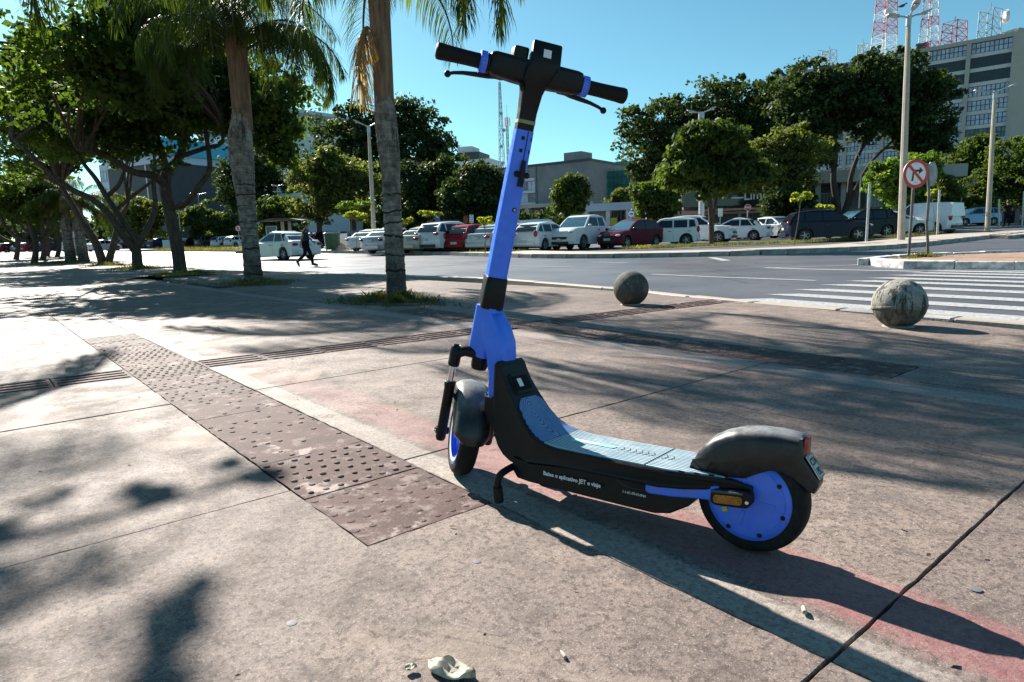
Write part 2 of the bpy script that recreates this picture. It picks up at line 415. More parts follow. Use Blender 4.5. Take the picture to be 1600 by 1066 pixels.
# kerb stones along the far kerb
kerb = empty('far_kerb', (0, 0, 0), kind='structure')
def walk(L, step):
    out = []; P = [Vector(p) for p in L]; acc = 0.0
    for a, b in zip(P, P[1:]):
        d = (b - a).length; s = acc
        while s < d: out.append((a.lerp(b, s / d), (b - a).normalized())); s += step
        acc = s - d
    return out
kb = MB(); kb.box((0, 0, 0), (.985, .16, .19)); kme = kb.mesh('kerb_stone', MAT_KERB)
for p, t in walk(FARK, 1.0):
    if not (-16 < p.x < 40) : continue
    o = link('kerb_stone', kme, kerb); n = Vector((-t.y, t.x)); q = p - n * .085
    o.location = (q.x, q.y, zg(q.x, q.y) + .022 + random.uniform(-.008, .008)); o.rotation_euler = (random.uniform(-.03, .03), 0, atan2(t.y, t.x))

# ================================================================== near pavement: slabs, tactile tiles
pave = empty('pavement', (OX, OY, 0), TH, kind='structure')       # local x = a, local y = -b
def clip(poly, nx, ny, c):                         # keep nx*x+ny*y <= c
    out = []
    for i in range(len(poly)):
        p, q = poly[i], poly[(i + 1) % len(poly)]
        dp, dq = nx * p[0] + ny * p[1] - c, nx * q[0] + ny * q[1] - c
        if dp <= 0: out.append(p)
        if dp * dq < 0:
            k = dp / (dp - dq); out.append((p[0] + (q[0] - p[0]) * k, p[1] + (q[1] - p[1]) * k))
    return out
def halfplane(p, q):                               # world line p->q, keep right-hand side; in (a,b)
    a0, b0 = toAB(p); a1, b1 = toAB(q)
    nx, ny = (b1 - b0), -(a1 - a0)
    # orientation: camera origin must be inside
    ca, cb = toAB((0, 0)); c = nx * a0 + ny * b0
    if nx * ca + ny * cb > c: nx, ny, c = -nx, -ny, -c
    return nx, ny, c
KE = .17                                           # kerb strip width
EDGE = [((-21.9, 37.9), (-7.12, 19.92)), ((-7.12, 19.92), (-.35, 13.0)), ((1.45, 10.05), (2.62, 7.5)), ((2.62, 7.5), (4.1, 5.08)), ((-.35, 13.0), (1.45, 10.05))]
HP = [halfplane(p, q) for p, q in EDGE]
HPk = []
for nx, ny, c in HP: HPk.append((nx, ny, c - KE * sqrt(nx * nx + ny * ny)))
def ragged(poly, step, amp):                        # chipped, slightly uneven edges
    out = []
    for i in range(len(poly)):
        p, q = Vector(poly[i]), Vector(poly[(i + 1) % len(poly)]); d = q - p; n = max(1, int(d.length / step)); nn = Vector((d.y, -d.x)).normalized()
        out.append(tuple(p))
        for k in range(1, n):
            j = random.gauss(0, amp) - (random.random() < .05) * random.uniform(.0015, .004) * (1 if random.random() < .8 else -.3)
            out.append(tuple(p + d * ((k + random.uniform(-.3, .3)) / n) + nn * max(-.004, min(.0025, j)) * 1.0))
    return out
def slab(name, poly, mat, top=0.0, depth=.06, gap=.003, bev=.0016, hps=HPk):
    for h in hps: poly = clip(poly, *h) if poly else poly
    if len(poly) < 3: return None
    ca = sum(p[0] for p in poly) / len(poly); cb = sum(p[1] for p in poly) / len(poly)
    ar = abs(sum(poly[i][0] * poly[(i + 1) % len(poly)][1] - poly[(i + 1) % len(poly)][0] * poly[i][1] for i in range(len(poly)))) / 2
    if ar < .02: return None
    if ca < 3.6 and -3 < cb < 5: poly = ragged(poly, .05, .0011)
    mb = MB(); mb.prism([(a, -b) for a, b in poly], lambda x, y: (x, y, top - depth), lambda x, y: (x, y, top))
    return mb.build(name, mat, pave, smooth=False, bevel=bev, seg=1)
GA = [-7.18, -5.63, -4.08, -2.53, -.98, .51, 2.07]   # a joints below the guide strip
def guide_a(b): return 2.99 - .075 * b               # near edge of the crossing guide strip
GW = .36
LB = [-8.3, -6.64, -4.98, -3.32, -1.66, -.002]
cols = list(zip(LB, LB[1:])) + [(.402, 1.85), (1.85, 2.865), (3.275, 4.75), (4.75, 6.2), (6.2, 7.65)]
GHI = [3.35, 5.35, 6.9, 8.45, 10.0, 11.55, 13.1, 14.65, 16.2, 18.0]
def rows():
    for a0, a1 in zip(GA, GA[1:]): yield 'lo', a0, a1
    yield 'mid', 2.07, None
    yield 'mid2', None, 5.35
    for a0, a1 in zip(GHI[1:], GHI[2:]): yield 'hi', a0, a1
for b0, b1 in cols:
    for kind, a0, a1 in rows():
        if b1 == -.002 and kind == 'lo' and a1 < 1:
            g = .0028; gw = .004
            if abs(a0 + .98) < .01: poly = [(a0 + gw, b0 + g), (a0 + gw, .399), (-.006, .399), (-.006, -.004), (a1 - g, -.004), (a1 - g, b0 + g)]
            else: poly = [(a0 + g, b0 + g), (a0 + g, .399), (a1 - (gw if abs(a1 + .98) < .01 else g), .399), (a1 - (gw if abs(a1 + .98) < .01 else g), b0 + g)]
            slab('concrete_slab', poly, MAT_CONC, top=random.uniform(-.0015, .0005)); continue
        g = .0028
        ga = .004 if (a0 is not None and abs(a0 + .98) < .01 and b0 > .3) else g       # the wide open joint
        gb = .004 if (a1 is not None and abs(a1 + .98) < .01 and b0 > .3) else g
        if kind == 'mid': poly = [(a0 + g, b0 + g), (a0 + g, b1 - g), (guide_a(b1) - g, b1 - g), (guide_a(b0) - g, b0 + g)]
        elif kind == 'mid2': poly = [(guide_a(b0) + GW + g, b0 + g), (guide_a(b1) + GW + g, b1 - g), (a1 - g, b1 - g), (a1 - g, b0 + g)]
        else: poly = [(a0 + ga, b0 + g), (a0 + ga, b1 - g), (a1 - gb, b1 - g), (a1 - gb, b0 + g)]
        slab('concrete_slab', poly, MAT_CONC, top=random.uniform(-.0015, .0015))
# strips of slab where the tactile strips do not run
for b0, b1, spans in ((0, .40, [(5.34, 6.9), (6.9, 8.45), (8.45, 10.0), (10.0, 11.55), (11.55, 13.1), (13.1, 14.65), (14.65, 16.2), (16.2, 18)]),
                      (2.87, 3.27, [(-7.18, -5.63), (-5.63, -4.08), (-4.08, -2.53), (-2.53, -.98), (-.98, -.155), (5.0, 6.9), (6.9, 8.45), (8.45, 10), (10, 11.55)])):
    for a0, a1 in spans:
        ga = .005 if abs(a0 + .98) < .01 else .0028; gb = .005 if abs(a1 + .98) < .01 else .0028
        slab('concrete_slab', [(a0 + ga, b0), (a0 + ga, b1), (a1 - gb, b1), (a1 - gb, b0)], MAT_CONC)
def dome(mb, x, y, r, h, z0=0.0):
    n = 8; r = r * random.uniform(.85, 1.1)
    rings = [[(x + rr * r * cos(2 * pi * k / n), y + rr * r * sin(2 * pi * k / n), z0 + hh * h) for k in range(n)] for rr, hh in ((1, -.1), (.86, .62), (.5, 1.0))]
    mb.loft(rings, True, True)
def alert_tile(a0, a1, b0, b1, style):
    mat = MAT_TILE if style in ('new', 'rough') else MAT_TILEW
    top = random.uniform(-.003, .001) if style != 'new' else .0
    poly = [(a0 + .0025, b0 - .001), (a0 + .0025, b1 + .001), (a1 - .0025, b1 + .001), (a1 - .0025, b0 - .001)]
    for h in HPk: poly = clip(poly, *h) if poly else poly
    if len(poly) < 3: return
    if a0 < 3: poly = ragged(poly, .035, .0015)
    mb = MB(); mb.prism([(a, -b) for a, b in poly], lambda x, y: (x, y, top - .05), lambda x, y: (x, y, top))
    na, nb = 6, 8
    for i in range(na):
        for j in range(nb):
            a = a0 + (a1 - a0) * (i + .5) / na; b = b0 + (b1 - b0) * (j + (.32 if i % 2 else .68)) / nb
            if style == 'new': dome(mb, a, -b, .0115, random.uniform(.0045, .0068), top)
            elif style == 'worn' and random.random() < .8: dome(mb, a, -b, .012, .0022, top)
            elif style == 'mid' and random.random() < .65: dome(mb, a + random.uniform(-.004, .004), -b, .010, .0042, top)
            elif style == 'rough' and random.random() < .25: dome(mb, a, -b, .011, .004, top)
    return mb.build('tactile_tile', mat, pave, smooth=True, angle=30)
st1 = ['worn', 'new', 'rough', 'rough', 'rough', 'mid', 'mid', 'new', 'mid', 'new', 'mid', 'rough', 'worn']
edges = np.linspace(0, 5.33, 14)
for k in range(13): alert_tile(edges[k], edges[k + 1], .002, .398, st1[k])
ed2 = np.linspace(-.15, 4.98, 14)
for k in range(13): alert_tile(ed2[k], ed2[k + 1], 2.87, 3.27, ['worn', 'rough', 'mid'][k % 3])
def guide_tile(b0, b1):
    a0, a1 = guide_a(b0), guide_a(b1)
    poly = [(a0 + .003, b0 + .003), (a1 + .003, b1 - .003), (a1 + GW - .003, b1 - .003), (a0 + GW - .003, b0 + .003)]
    for h in HPk: poly = clip(poly, *h) if poly else poly
    if len(poly) < 3: return
    mb = MB(); top = random.uniform(-.002, .001)
    mb.prism([(a, -b) for a, b in poly], lambda x, y: (x, y, top - .05), lambda x, y: (x, y, top))
    ok = len(poly) == 4 and abs(max(p[1] for p in poly) - b1) < .01
    if ok:
        for k in range(4):
            u = (k + .5) / 4 * GW
            q = [(a0 + u - .016, b0 + .02), (a1 + u - .016, b1 - .02), (a1 + u + .016, b1 - .02), (a0 + u + .016, b0 + .02)]
            q2 = [(a0 + u - .010, b0 + .026), (a1 + u - .010, b1 - .026), (a1 + u + .010, b1 - .026), (a0 + u + .010, b0 + .026)]
            mb.loft([[(p[0], -p[1], top - .001) for p in q], [(p[0], -p[1], top + .006) for p in q2]])
    mb.build('guide_tile', MAT_TILE, pave, smooth=False)
b = -8.0
while b < 6.0:
    if not (-.01 < b < .39 or 2.86 < b < 3.26): guide_tile(b, b + .4)
    b += .4 if abs(b + .4) > .01 else .4
    if abs(b - 0.0) < .01: b = .403
    if 2.75 < b < 2.86: b = 3.273
# near kerb
mb = MB()
kn = empty('near_kerb', (0, 0, 0), kind='structure')
for p, t in walk(NEAR, 1.0):
    if p.y > 40 or p.y < 1.5: continue
    k2 = MB(); n = Vector((-t.y, t.x)); q = p - n * (KE / 2) + t * .5
    k2.box((0, 0, 0), (.99, KE - .01, .17)); o = k2.build('kerb_stone', MAT_FARP if random.random() < .8 else MAT_KERB, kn, smooth=False, bevel=.012, seg=1)
    o.location = (q.x, q.y, zg(q.x, q.y) - .083 + random.uniform(-.004, .003)); o.rotation_euler = (0, 0, atan2(t.y, t.x))
# joint bed and the plain plaza beyond the slabs
def inner(L, d): return offset_line(L, d)
bed = [AB(-7.5, -8.6), AB(-7.5, 8.0)] 
sheet('joint_bed', [tuple(p[:2]) for p in [AB(-7.18, -8.3), AB(18, -8.3), AB(18, 3.2), AB(-7.18, 7.0)]], -.055, MAT_DIRT, 3)
tag(bpy.data.objects['joint_bed'], kind='structure')
plaza = []
for p in NEAR:
    pass
pl = sheet('plaza', [tuple(AB(18.005, -60)[:2]), tuple(AB(18.005, 2.2)[:2]), (-11.5, 25.0), (-21.9, 37.7), (-69, 111), (-160, 150), (-160, -60)][0:7], -.004, MAT_CONC, 5)
tag(pl, kind='structure')
pl2 = sheet('plaza_side', [tuple(p[:2]) for p in [AB(-7.185, -60), AB(18.0, -60), AB(18.0, -8.305), AB(-7.185, -8.305)]], -.003, MAT_CONC, 5); tag(pl2, kind='structure')
pl3 = sheet('plaza_rear', [tuple(p[:2]) for p in [AB(-7.185, -60), AB(-7.185, 9), AB(-60, 9), AB(-60, -60)]], -.003, MAT_CONC, 6); tag(pl3, kind='structure')

# ================================================================== road markings
marks = []
def rpoly(name, pts, off=-.045):
    mb = MB(); mb.add([(p[0], p[1], zg(p[0], p[1]) + off) for p in pts], [tuple(range(len(pts)))])
    return tag(mb.build(name, MAT_WHITE, None, fix=True), kind='structure')
# zebra bars lie parallel to the near kerb; each left end measured on the photo
zl = [(1145, 467.5), (1195, 460), (1240, 452.5), (1280, 445), (1318, 439), (1352, 434.5), (1385, 430), (1412, 426.5), (1436, 423.5), (1458, 421)]
zdir = (Vector((4.2, 4.98)) - Vector((2.69, 7.4))).normalized()
for k, (x, y) in enumerate(zl):
    p = at(x, y, -.045); p = Vector((p.x, p.y)); n = Vector((-zdir.y, zdir.x))
    w = .36; L = 9.0
    d = (zdir + n * (.012 * k)).normalized()
    pts = [p, p + d * L, p + d * L + n * w, p + n * w + d * .28]
    if k == 0: L = 5
    rpoly('zebra_bar', [(q.x, q.y) for q in pts])
def rline(name, px, w=.12):
    P = [at(x, y, -.045) for x, y in px]; o = ribbon(name, [(p.x, p.y) for p in P], w, -.044, MAT_WHITE); return tag(o, kind='structure')
rline('stop_line', [(1195, 418.5), (1260, 420.5), (1440, 424.3)], .20)
rline('lane_line', [(1018, 428.5), (1120, 433), (1275, 438.5)], .13)
rline('lane_line', [(560, 411), (700, 414), (900, 417.5)], .10)
rline('lane_line', [(925, 409.7), (980, 411)], .12); rline('lane_line', [(1197, 419), (1330, 414.5), (1480, 404)], .10)
rpoly('arrow_marking', [tuple(at(x, y, -.045)[:2]) for x, y in ((1105, 402.5), (1128, 407.5), (1143, 407.2), (1118, 402.3))])
# traffic island with whitewashed kerb
isl = [at(x, y, -.02) for x, y in ((1360, 411), (1384, 408), (1440, 404.5), (1520, 401.5), (1600, 398.5), (1720, 394), (1790, 421), (1700, 420.5), (1600, 419.5), (1490, 418.5), (1425, 417.5), (1385, 415))]
islp = [(p.x, p.y) for p in isl]
cx_ = sum(p[0] for p in islp) / len(islp); cy_ = sum(p[1] for p in islp) / len(islp)
tag(sheet('traffic_island', islp, .06, M('island_brick_earth', (.27, .17, .12), .85, var=.3, scale=4, bump=.5, bscale=25), 2, thick=.12), kind='structure')
ik = empty('island_kerb', (0, 0, 0), kind='structure')
for p, t in walk(islp + [islp[0]], .9):
    k2 = MB(); k2.box((0, 0, 0), (.895, .22, .18)); o = k2.build('kerb_stone', MAT_LIME, ik, smooth=False, bevel=.015, seg=1)
    o.location = (p.x, p.y, zg(p.x, p.y) + .02 + random.uniform(-.01, .008)); o.rotation_euler = (random.uniform(-.06, .06), 0, atan2(t.y, t.x) + random.uniform(-.03, .03))
# ================================================================== electric scooter
SX, SY, STH, SPHI = 0.564, 1.489, 2.496, -0.066
XA, ZA, RHO, DEL = 0.85, 0.399, 0.227, -0.704
f_ = Vector((cos(STH), sin(STH), 0)); l0 = Vector((-sin(STH), cos(STH), 0)); zz = Vector((0, 0, 1))
u_ = zz * cos(SPHI) + l0 * sin(SPHI); l_ = l0 * cos(SPHI) - zz * sin(SPHI)
SC = empty('electric_scooter', label='blue and black electric rental scooter standing on the paving in front', cat='scooter')
SC.matrix_world = Matrix(((f_.x, l_.x, u_.x, SX), (f_.y, l_.y, u_.y, SY), (f_.z, l_.z, u_.z, 0), (0, 0, 0, 1)))
AX = Vector((-sin(RHO), 0, cos(RHO))); E1 = Vector((cos(RHO), 0, sin(RHO))); EY = Vector((0, 1, 0))
LAT = EY * cos(DEL) - E1 * sin(DEL); FWD = E1 * cos(DEL) + EY * sin(DEL); AO = Vector((XA, 0, ZA))
def ST(f, l, a): return AO + FWD * f + LAT * l + AX * a          # steered frame
def HT(f, l, a): return AO + E1 * f + EY * l + AX * a            # fixed head frame

def scoot_paint():
    t = NT('blue_scooter_paint'); n = t.noise(30, 4, .7)
    c = t.mix(t.ramp(n, .3, .7), (.040, .165, .86), (.050, .195, .92))
    c = t.mix(t.ramp(t.noise(70, 6, .8, t.scaled(1, 1, .35)), .60, .72, 0, .35), c, (.10, .13, .22)); c = t.mix(t.ramp(t.noise(16, 7, .85, t.scaled(1, 5, 1)), .655, .675, 0, .55), c, (.22, .26, .36)); z = t.sep(t.co())[2]
    c = t.mix(t.math('MULTIPLY', t.ramp(t.noise(25, 5, .8), .35, .7), t.ramp(z, .30, .06, 0, .22)), c, (.26, .24, .22))
    return t.fin(c, t.ramp(t.noise(60, 4), .3, .7, .30, .40), 0, t.bump(t.noise(400, 2), .03, .002), .5)
MB_BLUE = scoot_paint()
def plastic(name, c, r, dust=.25, dust_sheen=0.0):
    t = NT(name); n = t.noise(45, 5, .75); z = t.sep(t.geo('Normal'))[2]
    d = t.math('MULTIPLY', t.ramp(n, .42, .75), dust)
    if dust_sheen: d = t.math('ADD', d, t.math('MULTIPLY', t.math('MULTIPLY', t.ramp(z, .45, .98), t.ramp(t.noise(22, 6, .8), .25, .65, .25, 1)), dust_sheen))  # upward faces paler: settled dust plus the sunlit sheen painted into the colour
    col = t.mix(d, c, (.30, .295, .29) if dust_sheen else (.16, .15, .14))
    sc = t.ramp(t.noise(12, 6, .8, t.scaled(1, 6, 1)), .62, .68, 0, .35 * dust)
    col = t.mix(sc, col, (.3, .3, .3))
    return t.fin(col, t.ramp(n, .3, .7, r - .06, r + .08), 0, t.bump(t.noise(700, 2), .12, .0015), .5 if dust_sheen else .22)
MB_BLK = plastic('black_plastic', (.0065, .0068, .008), .40, .035)
MB_BLK2 = plastic('black_frame_paint', (.005, .005, .006), .30, .03)
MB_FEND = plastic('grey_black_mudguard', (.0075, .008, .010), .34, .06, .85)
MB_RUB = plastic('tyre_rubber', (.010, .010, .010), .75, .12)
MB_GRIP = plastic('rubber_grip', (.006, .006, .007), .65, .03)
MB_CHR = M('chrome_stanchion', (.75, .75, .75), .15, 1.0, var=.05)
MB_AMB = M('amber_reflector', (.50, .17, .012), .25, 0, var=.25, scale=60, bump=.8, bscale=250)
MB_TAIL = M('tail_light_red', (.33, .045, .035), .22, 0, var=.25, scale=50)
MB_LBL = M('white_sticker', (.72, .74, .76), .5, 0, var=.05)
MB_TXT = M('white_print', (.75, .75, .75), .5, 0, var=.03)
MB_PLATE = M('grey_plate_face', (.50, .52, .48), .5, 0, var=.1)
MB_INK = M('black_print', (.01, .01, .01), .5, 0, var=.03)
MB_BAND = M('olive_band', (.22, .24, .12), .5, 0, var=.05)
def deckmat():
    t = NT('ribbed_deck_rubber'); x, y, z = t.sep(t.co())
    w = t.math('FRACT', t.math('MULTIPLY', y, 1 / .0122)); g = t.ramp(t.math('ABSOLUTE', t.math('SUBTRACT', w, .5)), .27, .36)
    n = t.noise(18, 6, .75)
    c = t.mix(t.ramp(n, .35, .65), (.27, .39, .46), (.37, .49, .55))
    wear = t.ramp(t.noise(9, 6, .8, t.scaled(.5, 1.4, 1)), .48, .72)
    c = t.mix(t.math('MULTIPLY', wear, .5), c, (.72, .74, .74))
    c = t.mix(g, c, (.012, .016, .024))
    return t.fin(c, t.ramp(n, .3, .7, .42, .58), 0, t.bump(t.math('SUBTRACT', 1.0, g), .5, .003), .5)
def neckmat():
    t = NT('wavy_neck_rubber'); x, y, z = t.sep(t.co())
    dx = t.math('SUBTRACT', z, .255); dy = t.math('SUBTRACT', y, .012)
    r = t.math('SQRT', t.math('ADD', t.math('MULTIPLY', dx, dx), t.math('MULTIPLY', t.math('MULTIPLY', dy, dy), 2.2)))
    w = t.math('FRACT', t.math('MULTIPLY', r, 1 / .0088)); g = t.ramp(t.math('ABSOLUTE', t.math('SUBTRACT', w, .5)), .30, .42)
    n = t.noise(18, 6, .75)
    c = t.mix(t.ramp(n, .35, .65), (.10, .22, .46), (.16, .29, .54)); c = t.mix(t.math('MULTIPLY', g, .85), c, (.02, .03, .06))
    return t.fin(c, .5, 0, t.bump(t.math('SUBTRACT', 1.0, g), .5, .003), .5)
MB_DECK = deckmat(); MB_NECK = neckmat()
MB_EMB = M('turquoise_deck_emblem', (.30, .62, .62), .5, 0, var=.25, scale=25)
MB_EMB2 = M('pale_deck_emblem', (.62, .66, .66), .5, 0, var=.1, scale=25)

# ---- wheels
def tyre_prof(R, w, rin, n=14):
    out = []
    for k in range(n + 1):
        a = -pi * .5 + pi * k / n
        out.append((rin + (R - rin) * abs(cos(a)) ** .55, w * (1 if sin(a) > 0 else -1) * abs(sin(a)) ** .8))
    return [(rin - .004, -w * .8)] + out + [(rin - .004, w * .8)]
RR, RW = .131, .034
rw = empty('rear_wheel', (0, 0, RR), parent=SC); KIDS.setdefault(SC.name, []).append(rw)
mb = MB(); mb.lathe(tyre_prof(RR, RW, .100), 64, (0, 0, 0), (0, 1, 0), caps=False)
for k in range(0):                                # tread blocks
    a = 2 * pi * k / 72
    for s in (-1, 1):
        p = Vector((cos(a + s * .02), 0, sin(a + s * .02)))
        mb.box((p.x * (RR - .0005), s * .014, p.z * (RR - .0005)), (.006, .016, .004), Matrix.Rotation(-a - pi / 2, 3, 'Y'))
mb.build('tyre', MB_RUB, rw)
mb = MB(); mb.lathe([(.0, .040), (.05, .040), (.082, .0385), (.0835, .0372), (.085, .0372), (.0865, .0385), (.090, .037), (.098, .033), (.1015, .030), (.1015, -.030), (.098, -.033), (.085, -.0372), (.05, -.040), (.0, -.040)], 56, (0, 0, 0), (0, 1, 0), caps=False)
for k in range(7):                                  # pressed ribs on the cover
    a = 2 * pi * k / 7 + .5
    if k % 2: mb.box((cos(a) * .045, .0402, sin(a) * .045), (.034, .003, .008), Matrix.Rotation(-a, 3, 'Y'))
mb.build('hub_cover', MB_BLUE, rw, bevel=0)
for k in range(7):
    a = 2 * pi * k / 7 - .15
    mb = MB(); mb.lathe([(.0, .0372), (.0, .0405), (.0052, .0405), (.0055, .037)], 12, (cos(a) * .0845, 0, sin(a) * .0845), (0, 1, 0), caps=False); mb.build('bolt', MB_BLK, rw)
MB_YEL = M('yellow_sticker', (.55, .50, .05), .5)
mb = MB(); a = -.55; M3 = Matrix.Rotation(.35, 3, 'Y'); mb.box((cos(a) * .062, .0412, sin(a) * .062), (.013, .0008, .011), M3); mb.build('sticker', MB_YEL, rw, smooth=False)

RF = .140; FO, FAx = .035, -.272
axle = ST(FO, 0, FAx)
fwheel = empty('front_wheel', axle, parent=SC); KIDS[SC.name].append(fwheel)
# local frame of the wheel: lathe about LAT
mb = MB(); mb.lathe(tyre_prof(RF, .031, .108), 64, (0, 0, 0), LAT, caps=False); mb.build('tyre', MB_RUB, fwheel)
mb = MB(); mb.lathe([(.107, -.026), (.1085, .026), (.100, .028), (.093, .020), (.093, -.020), (.100, -.028)], 56, (0, 0, 0), LAT, caps=False, closed=True); mb.build('rim', MB_BLUE, fwheel)
mb = MB()
for k in range(5):
    a = 2 * pi * k / 5 + .3
    for s in (-.16, .16):
        d = FWD * cos(a + s) + AX * sin(a + s); d0 = FWD * cos(a) + AX * sin(a)
        mb.tube([d0 * .02, d * .096], [.011, .006], 8, flat=1.6)
mb.lathe([(.0, .030), (.018, .030), (.026, .022), (.030, .012), (.030, -.012), (.026, -.022), (.018, -.030), (.0, -.030)], 24, (0, 0, 0), LAT, caps=False)
mb.build('spokes', MB_BLUE, fwheel)
mb = MB(); mb.lathe([(.088, .0265), (.093, .0272), (.098, .0295), (.1, .0285)], 48, (0, 0, 0), LAT, caps=False); mb.build('rim_glare', M('pale_rim_glare', (.55, .58, .62), .3), fwheel)  # whitish ring, the glare on the rim's left side painted as colour

# ---- front fork
for s in (1, -1):
    mb = MB()
    mb.lathe([(.0, -.300), (.013, -.300), (.0165, -.292), (.0165, -.27), (.0165, -.12), (.0185, -.112), (.0185, -.100), (.014, -.097), (0, -.097)], 18, ST(.018, s * .078, 0), AX, caps=False)
    mb.lathe([(0, -.012), (.012, -.012), (.012, .03), (0, .03)], 14, ST(.03, s * .066, FAx), LAT * s, caps=False)
    mb.tube([ST(.018, s * .078, -.245), ST(.03, s * .076, FAx)], [.016, .015], 12)
    fl = mb.build('fork_leg', MB_BLK, SC)
    mb = MB(); mb.lathe([(.0105, -.105), (.0105, -.030)], 18, ST(.018, s * .078, 0), AX); mb.build('stanchion', MB_CHR, fl)
    mb = MB(); mb.lathe([(0, .0), (.006, .0), (.008, .002), (.008, .008), (0, .010)], 12, ST(.03, s * .094, FAx), LAT * s, caps=False); mb.build('axle_nut', MB_CHR, fl)
mb = MB()
path = [ST(.018, .078, -.045), ST(.018, .078, -.02), ST(.016, .072, .000), ST(.01, .050, .010), ST(0, .02, .012), ST(0, -.02, .012), ST(.01, -.050, .010), ST(.016, -.072, .0), ST(.018, -.078, -.02), ST(.018, -.078, -.045)]
mb.tube(path, [.0175, .0185, .019, .0185, .021, .021, .0185, .019, .0185, .0175], 14, flat=1.15, up=FWD)
for s in (1, -1): mb.lathe([(0, .014), (.007, .016), (.012, .022), (.0165, .016), (.0185, .005), (.0185, -.04), (.0165, -.046), (0, -.046)], 18, ST(.018, s * .078, 0), AX, caps=False)
mb.lathe([(.0, -.04), (.024, -.04), (.027, -.03), (.027, .02), (0, .02)], 20, AO, AX, caps=False)
mb.build('fork_crown', MB_BLK, SC)
mb = MB(); mb.tube([ST(-.02, -.03, .02), ST(-.03, -.045, -.04), ST(-.022, -.058, -.10), ST(.0, -.07, -.16), ST(.01, -.076, -.22)], .0035, 8); mb.build('brake_hose', MB_BLK, SC)
# ---- front mudguard: curved shell wrapped round the rear-upper part of the wheel
mb = MB(); rings = []
C0 = axle
for i in range(25):
    a = radians(66 + 106 * i / 24)                    # angle from FWD towards AX then backwards
    w = .058 * min(1, .62 + .9 * min(i, (24 - i) * 1.6) / 8); ring = []
    rad = RF + .016
    d = FWD * cos(a) + AX * sin(a)
    prof = [(-w, -.062), (-w * .99, -.02), (-w * .90, .002), (-w * .6, .013), (0, .018), (w * .6, .013), (w * .90, .002), (w * .99, -.02), (w, -.062)]
    prof += [(p * .93, q - .005) for p, q in prof[::-1]]
    for p, q in prof: ring.append(C0 + d * (rad + q) + LAT * p)
    rings.append(ring)
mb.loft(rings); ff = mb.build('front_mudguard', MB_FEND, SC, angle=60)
for s in (1, -1):
    mb = MB(); mb.tube([ST(.018, s * .070, -.13), ST(.0, s * .050, -.155)], .006, 8); mb.build('mudguard_stay', MB_BLK, SC)

# ---- stem, head frame
def sect(fr, a, hf, hl, r, of=0.0, ol=0.0): return [fr(of + x, ol + y, a) for x, y in rrect(hf, hl, r, 5)]
mb = MB(); mb.loft([sect(ST, .245, .034, .0300, .016), sect(ST, .40, .033, .0295, .015), sect(ST, .55, .031, .0275, .013), sect(ST, .69, .0285, .0262, .012)])
stem = mb.build('stem', MB_BLUE, SC, angle=50)
mb = MB(); mb.loft([sect(ST, .160, .0385, .0345, .017), sect(ST, .164, .0395, .0355, .017), sect(ST, .254, .0385, .0335, .017), sect(ST, .258, .036, .0315, .017)]); mb.build('stem_clamp', MB_BLK, SC, angle=50)
mb = MB(); mb.loft([sect(ST, .688, .0275, .0252, .012), sect(ST, .74, .027, .0255, .012), sect(ST, .79, .030, .030, .014, -.002), sect(ST, .82, .034, .037, .014, -.010), sect(ST, .85, .032, .043, .012, -.018, -.008), sect(ST, .875, .026, .043, .010, -.020, -.016)]); mb.build('stem_head', MB_BLK, SC, angle=50)
mb = MB(); mb.loft([sect(ST, .708, .0282, .0262, .012), sect(ST, .718, .0282, .0262, .012)]); mb.build('reflective_band', MB_BAND, SC)
# little fittings on the back of the stem
for a, l in ((.668, .004), (.633, .004), (.668, -.021), (.633, -.021)):
    mb = MB(); mb.box((0, 0, 0), (.003, .0095 if l > 0 else .004, .010), Matrix((FWD, LAT, AX)).transposed()); o = mb.build('slot', MB_BLK, stem, smooth=False); o.location = ST(-.0288 if l > 0 else -.027, l, a)
mb = MB(); mb.tube([ST(-.0298, -.0085, .688), ST(-.0325, -.0085, .60)], .0012, 6); mb.build('seam', MB_INK, stem)
mb = MB(); mb.tube([ST(-.036, -.010, .607), ST(-.037, -.012, .55)], [.007, .009], 10, up=LAT, flat=1.0)
mb.ball(ST(-.036, .004, .567), .009, 10, 6); mb.ball(ST(-.036, -.026, .567), .009, 10, 6); mb.tube([ST(-.036, .004, .567), ST(-.036, -.026, .567)], .0075, 8)
mb.box(ST(-.036, -.012, .543), (.012, .016, .02), Matrix((FWD, LAT, AX)).transposed()); mb.build('cable_hook', MB_BLK, stem)
mb = MB(); mb.lathe([(.0, .0035), (.0042, .004), (.0062, .0022), (.0066, 0)], 16, ST(-.0322, -.010, .464), -FWD, caps=False); sc_ = mb.build('screw_cap', MB_BLK, stem)
mb = MB(); mb.lathe([(0, .0048), (.0035, .0045), (.004, .003)], 12, ST(-.0322, -.010, .464), -FWD, caps=False); mb.build('screw', M('brass_screw', (.5, .42, .25), .35, 1.0), sc_)
